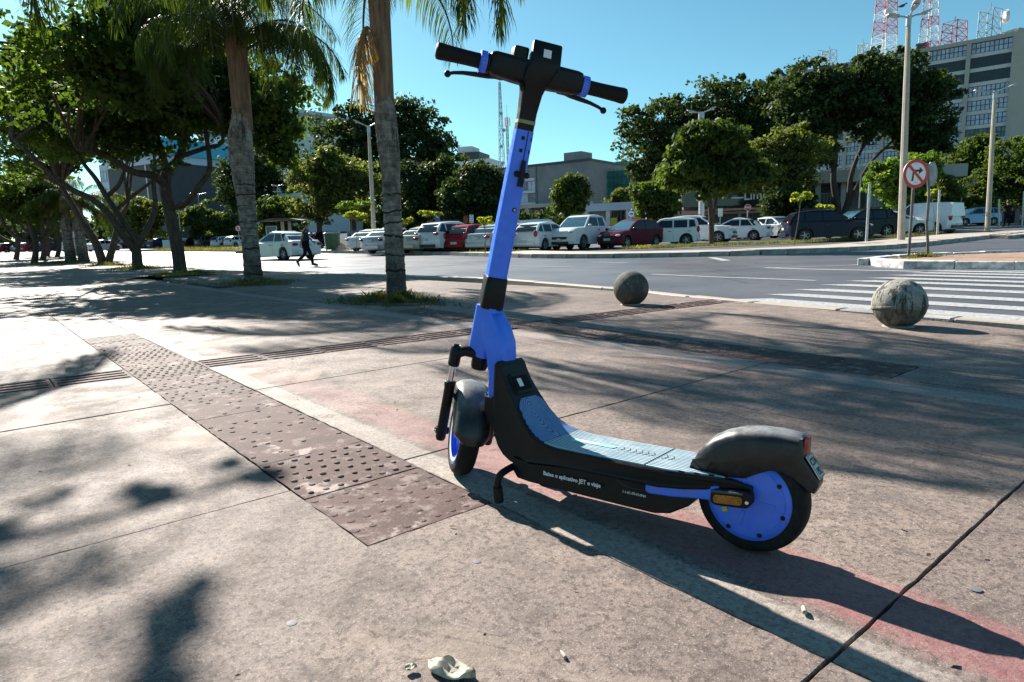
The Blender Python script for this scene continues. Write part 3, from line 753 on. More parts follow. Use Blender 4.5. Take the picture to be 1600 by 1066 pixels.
# head tube and neck brace
def xsec(c, hx, hy, r, tilt=0.0):
    dx = Vector((cos(tilt), 0, sin(tilt))); return [Vector(c) + dx * x + EY * y for x, y in rrect(hx, hy, r, 5)]
mb = MB()
mb.loft([sect(HT, .163, .037, .0335, .016), sect(HT, .09, .040, .034, .017, -.003), sect(HT, .03, .038, .034, .017), sect(HT, .004, .034, .031, .016)])
mb.loft([sect(HT, .150, .034, .0325, .015, -.006), xsec((.795, 0, .505), .044, .034, .016, .1), xsec((.780, 0, .455), .047, .037, .018, .05), xsec((.769, 0, .405), .038, .038, .018), xsec((.772, 0, .36), .027, .037, .016), xsec((.772, 0, .262), .026, .036, .014)])
mb.build('head_frame', MB_BLUE, SC, angle=55, bevel=0)
mb = MB(); mb.loft([xsec((.768, 0, .285), .031, .050, .012), xsec((.768, 0, .245), .032, .051, .012), xsec((.764, 0, .20), .028, .048, .012)]); mb.build('frame_collar', MB_BLK, SC)

# ---- body: neck box, deck frame (one swept shell)
def hw(x):                                         # half width of the body along x
    if x > .72: return .064
    if x > .50: return .064 + (.105 - .064) * S((.72 - x) / .20)
    if x > .20: return .105
    return .052 + .053 * S((x + .0) / .20)
prof_top = [(-.012, .168), (.03, .176), (.08, .180), (.14, .182), (.20, .183), (.30, .183), (.40, .183), (.50, .184), (.545, .190), (.582, .203), (.614, .224), (.637, .248), (.655, .273), (.678, .305), (.700, .338), (.716, .368), (.721, .381), (.727, .391)]
prof_bot = [(.738, .399), (.747, .388), (.750, .30), (.750, .21), (.745, .175), (.732, .145), (.712, .122), (.685, .108), (.65, .102), (.60, .122), (.50, .135), (.40, .137), (.30, .137), (.20, .138), (.14, .142), (.08, .148), (.03, .150), (-.012, .150)]
prof = prof_top + prof_bot
def body_ring(t, inset):
    cxm, czm = .4, .2; out = []
    n = len(prof)
    for i, (x, z) in enumerate(prof):
        a = Vector(prof[i - 1]); b = Vector(prof[(i + 1) % n]); tg = (b - a).normalized(); nn = Vector((tg.y, -tg.x))
        q = Vector((x, z)) + nn * inset
        out.append((q.x, t * hw(x), q.y))
    return out
mb = MB(); mb.loft([body_ring(-.985, .010), body_ring(-1.0, .004), body_ring(-.97, 0), body_ring(-.6, 0), body_ring(0, 0), body_ring(.6, 0), body_ring(.97, 0), body_ring(1.0, .004), body_ring(.985, .010)])
body = mb.build('deck_frame', MB_BLK, SC, angle=42)
# battery case under the deck
bt = [(.655, .13), (.655, .088), (.640, .070), (.60, .066), (.30, .063), (.215, .063), (.175, .070), (.135, .092), (.115, .115), (.115, .14), (.40, .136), (.6, .12)]
mb = MB(); mb.loft([[(x, t * .088 * (1 if x > .2 else .6 + .4 * S((x - .1) / .1)), z + (.004 if abs(t) == 1 and z < .1 else 0)) for x, z in bt] for t in (-1, -.95, .95, 1)])
mb.build('battery_case', MB_BLK2, SC, angle=35)
for x in ():
    mb = MB(); mb.box((x, 0, .128), (.004, .2085, .022)); mb.build('side_rib', MB_BLK2, body, smooth=False)
mb = MB(); mb.tube([(.312, .1035, .134), (.29, .1058, .126), (.262, .1062, .122), (.235, .104, .122)], [.001, .0028, .0028, .001], 8); mb.build('glossy_crease', M('gloss_black', (.03, .03, .032), .06), body)
# the rubber mats
def top_z(x):
    for (x0, z0), (x1, z1) in zip(prof_top, prof_top[1:]):
        if x0 <= x <= x1: return z0 + (z1 - z0) * (x - x0) / (x1 - x0)
    return prof_top[-1][1]
def top_pts(s0, s1, n):                            # points along the top profile between x=s0 and s1 by arc length, with normals
    P = [Vector(p) for p in prof_top]; L = [0]
    for a, b in zip(P, P[1:]): L.append(L[-1] + (b - a).length)
    def atx(x):
        for i in range(len(P) - 1):
            if P[i].x <= x <= P[i + 1].x: return L[i] + (L[i + 1] - L[i]) * (x - P[i].x) / (P[i + 1].x - P[i].x)
        return L[-1]
    a, b = atx(s0), atx(s1); out = []
    for k in range(n + 1):
        s = a + (b - a) * k / n
        for i in range(len(P) - 1):
            if L[i] <= s <= L[i + 1] + 1e-9:
                q = P[i].lerp(P[i + 1], (s - L[i]) / (L[i + 1] - L[i])); tg = (P[i + 1] - P[i]).normalized(); out.append((q, Vector((-tg.y, tg.x)))); break
    return out
def mat_strip(name, x0, x1, mat, wf, th=.0035, n=26, m=8):
    mb = MB(); T = top_pts(x0, x1, n); rings = []
    for k, (q, nn) in enumerate(T):
        w = wf(k / n, q.x); top = []; bot = []
        for j in range(m + 1):
            y = w * (2 * j / m - 1); top.append((q.x + nn.x * th, y, q.y + nn.y * th)); bot.append((q.x - nn.x * .001, y, q.y - nn.y * .001))
        rings.append(top + bot[::-1])
    mb.loft(rings); return mb.build(name, mat, body, angle=50)
mat_strip('deck_mat', .243, .545, MB_DECK, lambda s, x: hw(x) - .011, n=14)
mat_strip('rear_deck_mat', .045, .237, MB_DECK, lambda s, x: max(.03, hw(x) - .010), n=12)
mat_strip('neck_mat', .547, .668, MB_NECK, lambda s, x: (hw(x) - .012) * (1 if s < .82 else sqrt(max(.05, 1 - ((s - .82) / .18) ** 2) * .65 + .35)), n=22)
mb = MB(); mb.prism(rrect(.075, .013, .011, 4), lambda x, y: (.445 + x, y, .1865), lambda x, y: (.445 + x, y, .1885)); em = mb.build('deck_emblem', MB_EMB, body, smooth=False)
mb = MB()
for x in (.47, .45, .43): mb.prism([(-.016, -.008), (.006, -.008), (.016, .008), (-.004, .008)], lambda a, b: (x + a, b, .1884), lambda a, b: (x + a, b, .1892))
mb.build('emblem_mark', MB_EMB2, body, smooth=False)
MB_CHV = M('dark_chevron', (.03, .04, .05), .6)
for k in range(9):
    x = .352 - .018 * k
    if abs(x - .24) < .008: continue
    mb = MB(); mb.prism([(0, .018), (.003, .018), (-.006, 0), (.003, -.018), (0, -.018), (-.009, 0)], lambda a, b: (x + a, b, .1862), lambda a, b: (x + a, b, .1872)); mb.build('chevron', MB_CHV, body, smooth=False)
# back plate of the neck with grille ribs and a blank sticker
mb = MB(); T = top_pts(.676, .712, 6)
rings = []
for q, nn in T:
    rings.append([(q.x + nn.x * .006, -.040, q.y + nn.y * .006), (q.x + nn.x * .006, .040, q.y + nn.y * .006), (q.x - nn.x * .002, .044, q.y - nn.y * .002), (q.x - nn.x * .002, -.044, q.y - nn.y * .002)])
mb.loft(rings); npl = mb.build('grille_plate', MB_BLK, body, smooth=False, bevel=.003)
q0, n0 = top_pts(.676, .712, 6)[1]; q1, n1 = top_pts(.676, .712, 6)[5]
for k in range(13):
    y = -.036 + .006 * k
    mb = MB(); mb.tube([(q0.x + n0.x * .007, y, q0.y + n0.y * .007), (q1.x + n1.x * .007, y, q1.y + n1.y * .007)], .0013, 6); mb.build('grille_rib', MB_BLK2, npl)
qm, nm_ = top_pts(.676, .712, 6)[3]; tg = Vector((-nm_.y * -1, 0, 0))
X = Vector((0, -1, 0)); Yv = Vector((n0.y, 0, -n0.x)) * 1.0
Yv = Vector((q1.x - q0.x, 0, q1.y - q0.y)).normalized(); cc = Vector((qm.x + nm_.x * .0095, .012, qm.y + nm_.y * .0095))
mb = MB(); mb.box((0, 0, 0), (.020, .026, .001)); o = mb.build('sticker', MB_LBL, body, smooth=False); o.matrix_local = basis(cc, X, Yv)
# side lettering on the battery case (left side faces the viewer)
ML = lambda x, z: basis((x, .0887, z), (-1, 0, 0), (0, 0, 1))
lettering('Baixe o aplicativo JET e viaje', .0165, MB_TXT, ML(.548, .098), body, sx=.96, bold=.00035)
lettering('1-1-01-09-014944', .0105, MB_TXT, ML(.302, .099), body, sx=.86)

# ---- rear mudguard
def fy(t): return t * .052
fp_out = [(.148, .170), (.144, .192), (.133, .218), (.115, .246), (.091, .268), (.061, .285), (.026, .297), (-.014, .303), (-.06, .304), (-.106, .301), (-.112, .294), (-.117, .250), (-.150, .205), (-.150, .190), (-.142, .172), (-.130, .172)]
fp_in = [(-.112, .186), (-.096, .200), (-.075, .212), (-.048, .212), (-.02, .198), (.008, .182), (.05, .178), (.1, .176)]
fpoly = fp_out + fp_in
def fring(t, ins):
    out = []; n = len(fpoly)
    for i, (x, z) in enumerate(fpoly):
        a = Vector(fpoly[i - 1]); b = Vector(fpoly[(i + 1) % n]); tg = (b - a).normalized(); nn = Vector((-tg.y, tg.x))
        k = ins if i < 10 else ins * .12
        out.append((x + nn.x * k, t * (.050 - .021 * S((-.06 - x) / .06)), z + nn.y * k))
    return out
mb = MB(); mb.loft([fring(y_, k_) for y_, k_ in ((-1, .042), (-.97, .027), (-.90, .015), (-.76, .006), (-.5, .001), (0, -.002), (.5, .001), (.76, .006), (.90, .015), (.97, .027), (1, .042))])
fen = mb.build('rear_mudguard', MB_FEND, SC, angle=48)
mb = MB(); mb.loft([[(-.1145 - .004 * k, y, z) for y, z in rrect(.0215 - .004 * k, .026 - .002 * k, .010, 4)] for k in (0, 1, 1.5)])
for i, v in enumerate(mb.v): mb.v[i] = (v[0], v[1], v[2] + .272)
mb.build('tail_light', MB_TAIL, fen)
pn = (Vector((-.150, 0, .205)) - Vector((-.117, 0, .255))).normalized(); pnn = Vector((pn.z, 0, -pn.x))
if pnn.x > 0: pnn = -pnn
pc = Vector((-.1335, 0, .230)) + pnn * .0022; MP = basis(pc, (0, -1, 0), -pn)
mb = MB(); mb.box((0, 0, 0), (.050, .058, .003)); pl_ = mb.build('licence_plate', MB_PLATE, fen, smooth=False, bevel=.001); pl_.matrix_local = MP
for s, c in (((.046, .0012), (0, .0265)), ((.046, .0012), (0, -.0265)), ((.0012, .054), (.0225, 0)), ((.0012, .054), (-.0225, 0))):
    mb = MB(); mb.box((c[0], c[1], .0018), (s[0], s[1], .0006)); mb.build('plate_border', MB_INK, pl_, smooth=False)
for s, y in (('CTA', .003), ('192', -.021)):
    me = text_mesh(s, .0235, MB_INK, align='CENTER', sx=.88, bold=.0004); o = link('plate_text', me, pl_); o.location = (0, y, .0019)
# ---- swing arm, reflector, brackets
for s in (1, -1):
    mb = MB(); mb.loft([[(x, s * y_, z_) for y_, z_ in [(yc + a, zc + b) for a, b in rrect(hy_, hz_, .005, 3)]] for x, yc, zc, hy_, hz_ in ((.236, .078, .131, .0145, .0150), (.225, .079, .131, .016, .0175), (.17, .073, .133, .016, .0175), (.11, .060, .138, .013, .0185), (.06, .056, .141, .012, .019))])
    arm = mb.build('swing_arm', MB_BLUE, SC, angle=50)
    mb = MB(); mb.prism(rrect(.048, .0205, .016, 5), lambda x, z: (.030 + x, s * .046, .138 + z - x * .10), lambda x, z: (.030 + x, s * .0735, .138 + z - x * .10)); hb = mb.build('axle_bracket', MB_BLK, SC, bevel=.003)
    mb = MB(); mb.prism(rrect(.034, .0105, .008, 4), lambda x, z: (.036 + x, s * .073, .134 + z - x * .10), lambda x, z: (.036 + x, s * .0765, .134 + z - x * .10)); mb.build('amber_reflector', MB_AMB, hb, bevel=.001)
    mb = MB(); mb.tube([(.075, s * .074, .1475), (.0, s * .074, .1545)], .0035, 8); mb.build('reflector_rim', M('gloss_rim', (.08, .08, .085), .12) if s == 1 else bpy.data.materials['gloss_rim'], hb)
    mb = MB(); mb.lathe([(0, .003), (.004, .0032), (.005, .0015), (.005, 0)], 12, (-.009, s * .0735, .137), (0, s, 0), caps=False); mb.build('bolt', MB_CHR, hb)
# ---- two-legged centre stand
for s, foot in ((1, (.674, .128, .004)), (-1, (.656, -.079, .004))):
    fx, fy_, fz = foot; mb = MB()
    yo = .030 * s
    path = smooth = [(.655, .045 * s, .098), (.660, .085 * s, .098), (.664, fy_ + .004 * s, .088), (.668, fy_ + .014 * s, .070), (.671, fy_ + .010 * s, .045), (fx, fy_, fz + .004)]
    P = []
    for i in range(len(path) - 1):
        p0, p1, p2, p3 = [Vector(path[max(0, min(len(path) - 1, i + d))]) for d in (-1, 0, 1, 2)]
        for k in range(4):
            t = k / 4; P.append(.5 * ((2 * p1) + (p2 - p0) * t + (2 * p0 - 5 * p1 + 4 * p2 - p3) * t * t + (3 * p1 - p0 - 3 * p2 + p3) * t ** 3))
    P.append(Vector(path[-1]))
    mb.tube(P, .0105, 12); kl = mb.build('stand_leg', MB_BLK, SC)
    mb = MB(); mb.tube([P[-6], P[-1] + Vector((0, 0, -.003))], [.0135, .0145], 12); mb.build('rubber_foot', MB_RUB, kl)
mb = MB(); mb.tube([(.655, -.06, .098), (.655, .06, .098)], .013, 12); mb.box((.655, 0, .085), (.05, .05, .03)); mb.build('stand_pivot', MB_BLK2, SC)

# ---- handlebar
hb_ = empty('handlebar', ST(0, 0, .846), parent=SC); KIDS[SC.name].append(hb_); HB0 = ST(0, 0, .846)
def HBv(f, l, a): return ST(f, l, a) - HB0
def blt(lo, sizes):                                  # loft along LAT: (lat, half fwd, half up, up offset)
    mb = MB(); mb.loft([[HBv(x, l, .846 + c + y) for x, y in rrect(hf, hu, min(hf, hu) * .45, 4)] for l, hf, hu, c in sizes]); return mb
mb = blt(0, [(-.140, .016, .020, .002), (-.136, .027, .028, .003), (-.122, .031, .032, .002), (-.05, .034, .034, .0), (-.02, .034, .034, -.002), (.03, .034, .034, -.002), (.06, .034, .034, -.001), (.118, .031, .032, .002), (.130, .027, .028, .003), (.136, .016, .020, .002)]); mb.build('bar_housing', MB_BLK, hb_, angle=50)
for s in (1, -1):
    mb = MB(); mb.lathe([(.0, .150), (.0215, .150), (.0200, .17), (.0200, .20), (.0215, .255), (.0228, .272), (.0215, .280), (.015, .284), (0, .284)], 20, HBv(0, 0, .846), LAT * s, caps=False); mb.build('grip', MB_GRIP, hb_)
    mb = MB(); mb.lathe([(.014, .134), (.0275, .134), (.0275, .1385), (.017, .140)], 20, HBv(0, 0, .846), LAT * s, caps=False); mb.build('grip_flange', MB_BLK, hb_)
    mb = MB(); mb.lathe([(.015, .140), (.0275, .141), (.0285, .145), (.0272, .156), (.0305, .160), (.0200, .161)], 20, HBv(0, 0, .846), LAT * s, caps=False)
    for k in range(16):
        a = 2 * pi * k / 16; d = FWD * cos(a) + AX * sin(a); mb.tube([HBv(0, 0, .846) + d * .0280 + LAT * s * .142, HBv(0, 0, .846) + d * .0280 + LAT * s * .158], .0015, 5)
    mb.build('throttle_ring' if s < 0 else 'bell_ring', MB_BLUE, hb_)
    mb = MB(); mb.tube([HBv(.020, s * .095, .822), HBv(.032, s * .125, .818), HBv(.042, s * .16, .815), HBv(.048, s * .195, .812), HBv(.046, s * .222, .806), HBv(.042, s * .236, .800)], [.011, .0115, .0095, .0075, .0066, .0062], 10, flat=.75, up=AX)
    mb.ball(HBv(.0415, s * .238, .799), .010, 10, 6); mb.build('brake_lever', MB_BLK, hb_)
    mb = MB(); mb.box(HBv(.022, s * .10, .824), (.03, .04, .022), Matrix((FWD, LAT, AX)).transposed()); mb.build('lever_mount', MB_BLK, hb_, bevel=.005)
# display pod, tilted back towards the rider, with a blank white sticker
TI = radians(20)
Dn = (-FWD * cos(TI) + AX * sin(TI)).normalized(); Dv = (AX * cos(TI) + FWD * sin(TI)).normalized()
dc = HBv(-.005, -.021, .890)
mb = MB(); mb.loft([[dc + LAT * x + Dv * y + Dn * d for x, y in rrect(.043 - i_, .041 - i_, .006, 3)] for d, i_ in ((-.045, .012), (-.03, .004), (.012, 0), (.020, .001), (.023, .004))]); dp = mb.build('display_pod', MB_BLK, hb_, angle=40)
mb = MB(); mb.box((0, 0, 0), (.0225, .0235, .001)); o = mb.build('sticker', MB_LBL, dp, smooth=False); o.matrix_local = basis(dc + Dn * .0235 + Dv * .004 + LAT * -.000, -LAT, Dv)
mb = MB(); mb.loft([[HBv(.03, .047, .885) + LAT * x + AX * y + FWD * d for x, y in rrect(.021 - k, .026 - k, .006, 3)] for d, k in ((-.03, .004), (-.026, 0), (.02, 0), (.024, .004))]); mb.build('phone_holder', MB_BLK, hb_)
mb = MB(); mb.tube([HBv(-.02, .03, .822), HBv(-.034, .040, .806), HBv(-.034, .034, .790)], [.010, .009, .004], 10, flat=.6); mb.build('bag_hook', MB_BLK, hb_)
# ================================================================== stone ball bollards
def ball_mat(name, c0, c1, stain):
    t = NT(name); n = t.noise(6, 6, .7); f = t.noise(45, 5, .75); z = t.sep(t.co())[2]
    c = t.mix(t.ramp(n, .35, .65), c0, c1)
    c = t.mix(t.math('MULTIPLY', t.ramp(f, .5, .7), .6), c, tuple(x * .35 for x in c0))
    lich = t.math('MULTIPLY', t.ramp(t.noise(14, 5, .7), .58, .70), .55); c = t.mix(lich, c, (.42, .40, .36))
    dr = t.ramp(t.noise(9, 5, .7, t.scaled(2.2, 2.2, .22)), .50, .56)
    c = t.mix(t.math('MULTIPLY', dr, stain), c, (.03, .028, .026))
    low = t.ramp(t.math('ADD', z, t.math('MULTIPLY', t.math('SUBTRACT', n, .5), .12)), .19, .13)
    c = t.mix(t.math('MULTIPLY', low, .65), c, (.055, .045, .03))
    return t.fin(c, .85, 0, t.bump(t.math('ADD', f, n), .7, .012), .35)
def bollard(px, py, R, mat, label, seam, tilt):
    p = at(px, py); r0 = empty('bollard', (p.x, p.y, 0), tilt, label, 'bollard', 'stone ball bollards on the pavement edge')
    mb = MB(); prof = []
    for k in range(33):
        a = -pi / 2 + .30 + (pi - .30) * k / 32; z = R * .93 + R * sin(a); r = R * cos(a)
        prof.append((r, z))
    prof = [(prof[0][0], -.02)] + prof
    mb.lathe(prof, 56, caps=False); b = mb.build('ball', mat, r0, angle=80)
    if seam:
        mb = MB(); mb.lathe([(R * .998, -.012), (R * 1.022, -.006), (R * 1.022, .006), (R * .998, .012)], 56, (0, 0, R * .80), (.10, .06, 1), caps=False); mb.build('casting_seam', mat, r0, angle=80)
    mb = MB(); mb.lathe([(R * .2, .018), (R * .52, .012), (R * .62, -.004)], 24); mb.build('mortar_foot', MAT_KERB, r0)
    return r0
bollard(986, 476, .194, ball_mat('dark_mossy_stone', (.055, .055, .052), (.12, .118, .108), .35), 'dark mossy stone ball in the middle of the pavement edge', False, .4)
bollard(1403, 510, .192, ball_mat('pale_stained_stone', (.235, .22, .19), (.35, .33, .285), .9), 'pale stone ball with black drips and a casting seam', True, 1.2)

# ================================================================== foliage
def leaf_material(name, c0, c1, trans=.4, rough=.5):
    t = NT(name); rnd = t.geo('Random Per Island')
    c = t.mix(rnd, c0, c1)
    c = t.mix(t.math('MULTIPLY', t.ramp(t.noise(1.2, 3, .6, t.geo('Position')), .35, .7), .5), c, tuple(x * .6 for x in c0))
    c = t.mix(t.math('MULTIPLY', t.ramp(t.noise(.55, 2, .5, t.geo('Position')), .52, .68), .7), c, tuple(min(1, x * 1.5) for x in c1))
    t.fin(c, rough + .12, 0, None, .16)
    tr = t.nd('ShaderNodeBsdfTranslucent'); tc = t.mix(1.0, c, (2.3, 2.2, .8), 'MULTIPLY'); t.l.new(tc, tr.inputs[0])
    mx = t.nd('ShaderNodeMixShader'); mx.inputs[0].default_value = trans
    t.l.new(t.b.outputs[0], mx.inputs[1]); t.l.new(tr.outputs[0], mx.inputs[2]); t.l.new(mx.outputs[0], t.out.inputs[0])
    return t.m
LF_DARK = leaf_material('dark_evergreen_leaves', (.018, .034, .015), (.045, .070, .022), .3)
LF_MID = leaf_material('mid_green_leaves', (.032, .060, .016), (.068, .102, .024), .40)
LF_LITE = leaf_material('bright_green_leaves', (.06, .12, .02), (.12, .18, .035), .45)
LF_OLIVE = leaf_material('olive_green_leaves', (.055, .080, .024), (.105, .125, .036), .42)
LF_STREET = leaf_material('street_tree_leaves', (.024, .048, .013), (.056, .094, .018), .44)
LF_PALM = leaf_material('palm_leaflets', (.020, .040, .010), (.060, .090, .020), .35, .4)
LF_GRASS = leaf_material('grass_blades', (.040, .062, .018), (.17, .155, .06), .35)
LF_YEL = leaf_material('young_yellow_leaves', (.13, .19, .03), (.24, .26, .04), .5)
def bark(name, c, var=.35, sx=1.0, sz=.25):
    t = NT(name); n = t.noise(16, 6, .7, t.scaled(sx, sx, sz)); m = t.noise(2.5, 4, .6)
    k = t.mix(t.ramp(n, .35, .65), tuple(x * (1 - var) for x in c), tuple(x * (1 + var) for x in c))
    k = t.mix(t.math('MULTIPLY', t.ramp(m, .5, .7), .5), k, tuple(x * .5 for x in c))
    return t.fin(k, .9, 0, t.bump(n, .8, .02), .2)
BK_DARK = bark('dark_bark', (.060, .046, .036)); BK_GREY = bark('grey_bark', (.20, .165, .13)); BK_STREET = bark('street_tree_bark', (.075, .058, .045))

def leaves_np(cent, rad, per, size, rs, flat=.55, aspect=1.7, droop=0.0):
    cent = np.asarray(cent, np.float32); n = len(cent); N = n * per
    c = np.repeat(cent, per, 0); r = np.repeat(np.asarray(rad, np.float32), per)[:, None]
    d = rs.normal(size=(N, 3)).astype(np.float32); d /= np.linalg.norm(d, axis=1, keepdims=True) + 1e-6
    p = c + d * r * (rs.random((N, 1)) ** .45) * np.array([1, 1, flat], np.float32)
    nrm = rs.normal(size=(N, 3)).astype(np.float32) * .75 + d * .7 + np.array([0, 0, .45], np.float32); nrm /= np.linalg.norm(nrm, axis=1, keepdims=True)
    ax = rs.normal(size=(N, 3)).astype(np.float32) - np.array([0, 0, droop], np.float32); ax -= nrm * (ax * nrm).sum(1, keepdims=True); ax /= np.linalg.norm(ax, axis=1, keepdims=True) + 1e-6
    bx = np.cross(nrm, ax); s = (size * rs.uniform(.65, 1.3, (N, 1))).astype(np.float32)
    a = p - ax * s * .5 * aspect; b = p + bx * s * .5 - nrm * s * .08; e = p + ax * s * .5 * aspect; f = p - bx * s * .5 - nrm * s * .08
    V = np.stack([a, b, e, f], 1).reshape(-1, 3); F = np.arange(N * 4, dtype=np.int32).reshape(N, 4)
    return V, F
HOLE = [1.25]
def crown_clumps(ells, n, rs, rmin, rmax, surf=.35):
    out = []; R = []
    vol = np.array([e[3] * e[4] * e[5] for e in ells]) ** .72; vol = vol / vol.sum()
    for e, k in zip(ells, np.maximum(1, (vol * n).astype(int))):
        d = rs.normal(size=(k, 3)); d /= np.linalg.norm(d, axis=1, keepdims=True)
        rr = rs.random((k, 1)) ** surf * rs.uniform(.84, 1.13, (k, 1))
        out.append(np.array(e[:3]) + d * rr * np.array(e[3:6])); R.append(rs.uniform(rmin, rmax, k) * rs.uniform(.6, 1.1, k))
    C, R = np.concatenate(out), np.concatenate(R); s = 1.9 / max(.3, rmax); ph = rs.uniform(0, 6, 3)
    hole = np.sin(C[:, 0] * s + ph[0]) + np.sin(C[:, 1] * s * 1.1 + ph[1]) + np.sin(C[:, 2] * s * 1.2 + ph[2]); keep = hole < HOLE[0]
    return C[keep], R[keep]
def limb(mb, p0, p1, r0, r1, sag=0.0, n=5, bend=None, k=7):
    p0 = Vector(p0); p1 = Vector(p1); b = bend or Vector((random.uniform(-1, 1), random.uniform(-1, 1), 0)) * (p1 - p0).length * .08
    pts = [p0.lerp(p1, i / n) + b * sin(pi * i / n) + Vector((0, 0, -sag * sin(pi * i / n))) for i in range(n + 1)]
    mb.tube(pts, [r0 + (r1 - r0) * i / n for i in range(n + 1)], k); return pts
def make_tree(name, label, base, ells, leaf, leafmat, nclump, per, rmin, rmax, trunk_r, trunkmat=None, fork=None, seed=1, group=None, cat='tree', limbs=14, stems=None, flat=.6, aspect=1.7, droop=0.0, clear=None):
    """base: world point; ells: crown ellipsoids in world coordinates; stems: list of polylines (world) with radii for the visible limbs"""
    rs = np.random.default_rng(seed); random.seed(seed)
    root = empty(name, base, 0, label, cat, group)
    B = Vector(base); L = [(e[0] - B.x, e[1] - B.y, e[2] - B.z, *e[3:6]) for e in ells]
    cl, R = crown_clumps(L, nclump, rs, rmin, rmax)
    if clear is not None: 
        keep = cl[:, 2] > clear; cl, R = cl[keep], R[keep]
    V, F = leaves_np(cl, R, per, leaf, rs, flat, aspect, droop)
    link('crown', np_mesh('crown', V, F, leafmat), root)
    mb = MB()
    tops = []
    if stems:
        for path, r0, r1 in stems:
            P = [Vector(p) - B for p in path]; Q = []
            for i in range(len(P) - 1):
                a, b, c, d = P[max(0, i - 1)], P[i], P[i + 1], P[min(len(P) - 1, i + 2)]
                for k in range(4):
                    t = k / 4; Q.append(.5 * ((2 * b) + (c - a) * t + (2 * a - 5 * b + 4 * c - d) * t * t + (3 * b - a - 3 * c + d) * t ** 3))
            Q.append(P[-1]); m = len(Q)
            mb.tube(Q, [r0 + (r1 - r0) * i / (m - 1) for i in range(m)], 9); tops += Q[m // 2:]
    else:
        e = L[0]; top = Vector((e[0] * .5, e[1] * .5, e[2] - e[5] * (fork if fork is not None else .55)))
        limb(mb, (0, 0, -.1), top, trunk_r, trunk_r * .7, n=7, k=10, bend=Vector((random.uniform(-1, 1), random.uniform(-1, 1), 0)) * trunk_r * .6); tops = [top]
    idx = rs.choice(len(cl), min(limbs, len(cl)), False)
    for i in idx:
        c = Vector(cl[i]); t0 = min(tops, key=lambda q: (q - c).length if q.z < c.z + .3 else 99)
        limb(mb, t0, c, trunk_r * .32, trunk_r * .08, sag=-.05 * (c - t0).length, k=6)
    mb.build('trunk', trunkmat or BK_DARK, root, angle=70, fix=False)
    return root
def ell_px(x0, x1, y0, y1, y, dy=None):            # crown ellipsoid from its outline on the photo at world depth y
    c = ath((x0 + x1) / 2, (y0 + y1) / 2, y); s = y / FPX
    rx, rz = (x1 - x0) / 2 * s, (y1 - y0) / 2 * s
    return (c.x, c.y, c.z, rx, dy if dy else rx * .85, rz)

# ---- the three near street trees on the left, with forked stems read off the photo
def street_tree(label, basepx, y, stems_px, ells_px, nclump, per, seed, r=.16):
    b = atd(basepx, y)
    stems = []
    for px, r0, r1 in stems_px:
        stems.append(([ath(x, yy, y + dy) for x, yy, dy in px], r0, r1))
        if px[0][1] > 400: stems[-1][0][0].z = min(stems[-1][0][0].z, b.z) - .1
    return make_tree('street_tree', label, b, [ell_px(*e, y + dy) for *e, dy in ells_px], .125, LF_STREET, nclump, int(per * 1.35), .35, .85, r, BK_STREET, seed=seed, group='street trees along the plaza', stems=stems, limbs=40, aspect=1.35)
street_tree('nearest street tree with one dark leaning trunk and an arm curling right', 281, 20.2,
    [([(283, 432, 0), (277, 385, 0), (266, 335, 0), (258, 290, 0), (262, 265, 0)], .20, .15), ([(258, 290, 0), (240, 275, -.5), (205, 268, -1), (170, 245, -1.5), (120, 232, -2)], .13, .06),
     ([(262, 268, 0), (282, 240, .5), (300, 180, .6), (310, 110, .7)], .14, .05), ([(266, 325, 0), (290, 318, -.2), (312, 290, -.3), (327, 268, -.2), (326, 235, 0), (320, 200, 0)], .10, .06), ([(280, 245, .3), (320, 232, .2), (345, 225, 0), (350, 200, 0)], .08, .04), ([(262, 265, 0), (240, 200, 0), (220, 130, .5)], .10, .04)],
    [(180, 350, 25, 225, 0), (300, 480, 85, 215, .8), (390, 470, 190, 255, 1.4), (120, 300, 100, 250, -1), (220, 400, 60, 215, 2.2), (70, 300, 5, 165, -4.5), (150, 330, -40, 90, -3)], 900, 46, 21)
street_tree('street tree with a low fork into two wide dark limbs', 215, 27,
    [([(215, 424, 0), (214, 400, 0), (212, 388, 0)], .22, .18), ([(212, 392, 0), (190, 365, -.3), (170, 335, -.5), (145, 312, -.8), (110, 295, -1), (75, 268, -1.5), (45, 240, -2), (20, 215, -2)], .165, .06),
     ([(213, 390, 0), (222, 372, 0), (236, 345, .3), (243, 320, .4), (240, 290, .5), (242, 255, .5)], .15, .07), ([(216, 380, 0), (195, 350, 0), (168, 310, .2), (150, 280, .2), (130, 255, .2), (110, 225, .3)], .14, .06), ([(165, 308, .2), (185, 290, .3), (195, 265, .3), (200, 250, .2)], .10, .05), ([(180, 330, .2), (205, 308, .3), (235, 285, .2), (255, 262, .2)], .08, .05)],
    [(50, 260, 55, 245, 0), (-20, 130, 60, 250, -1), (130, 320, 40, 220, 1.5), (25, 80, 22, 90, 0), (-30, 200, 110, 255, 2.5)], 680, 42, 22, .2)
street_tree('street tree behind the low fork with two pale crossing stems', 165, 33.5,
    [([(163, 418, 0), (150, 380, 0), (130, 350, 0), (112, 318, 0), (95, 290, 0)], .22, .10), ([(166, 418, 0), (178, 380, 0), (186, 345, 0), (200, 320, 0)], .20, .08), ([(140, 362, 0), (125, 335, .5), (105, 310, .5), (92, 285, .5)], .16, .08)],
    [(-30, 110, 130, 290, 0), (40, 230, 110, 262, .5)], 330, 36, 23, .2)

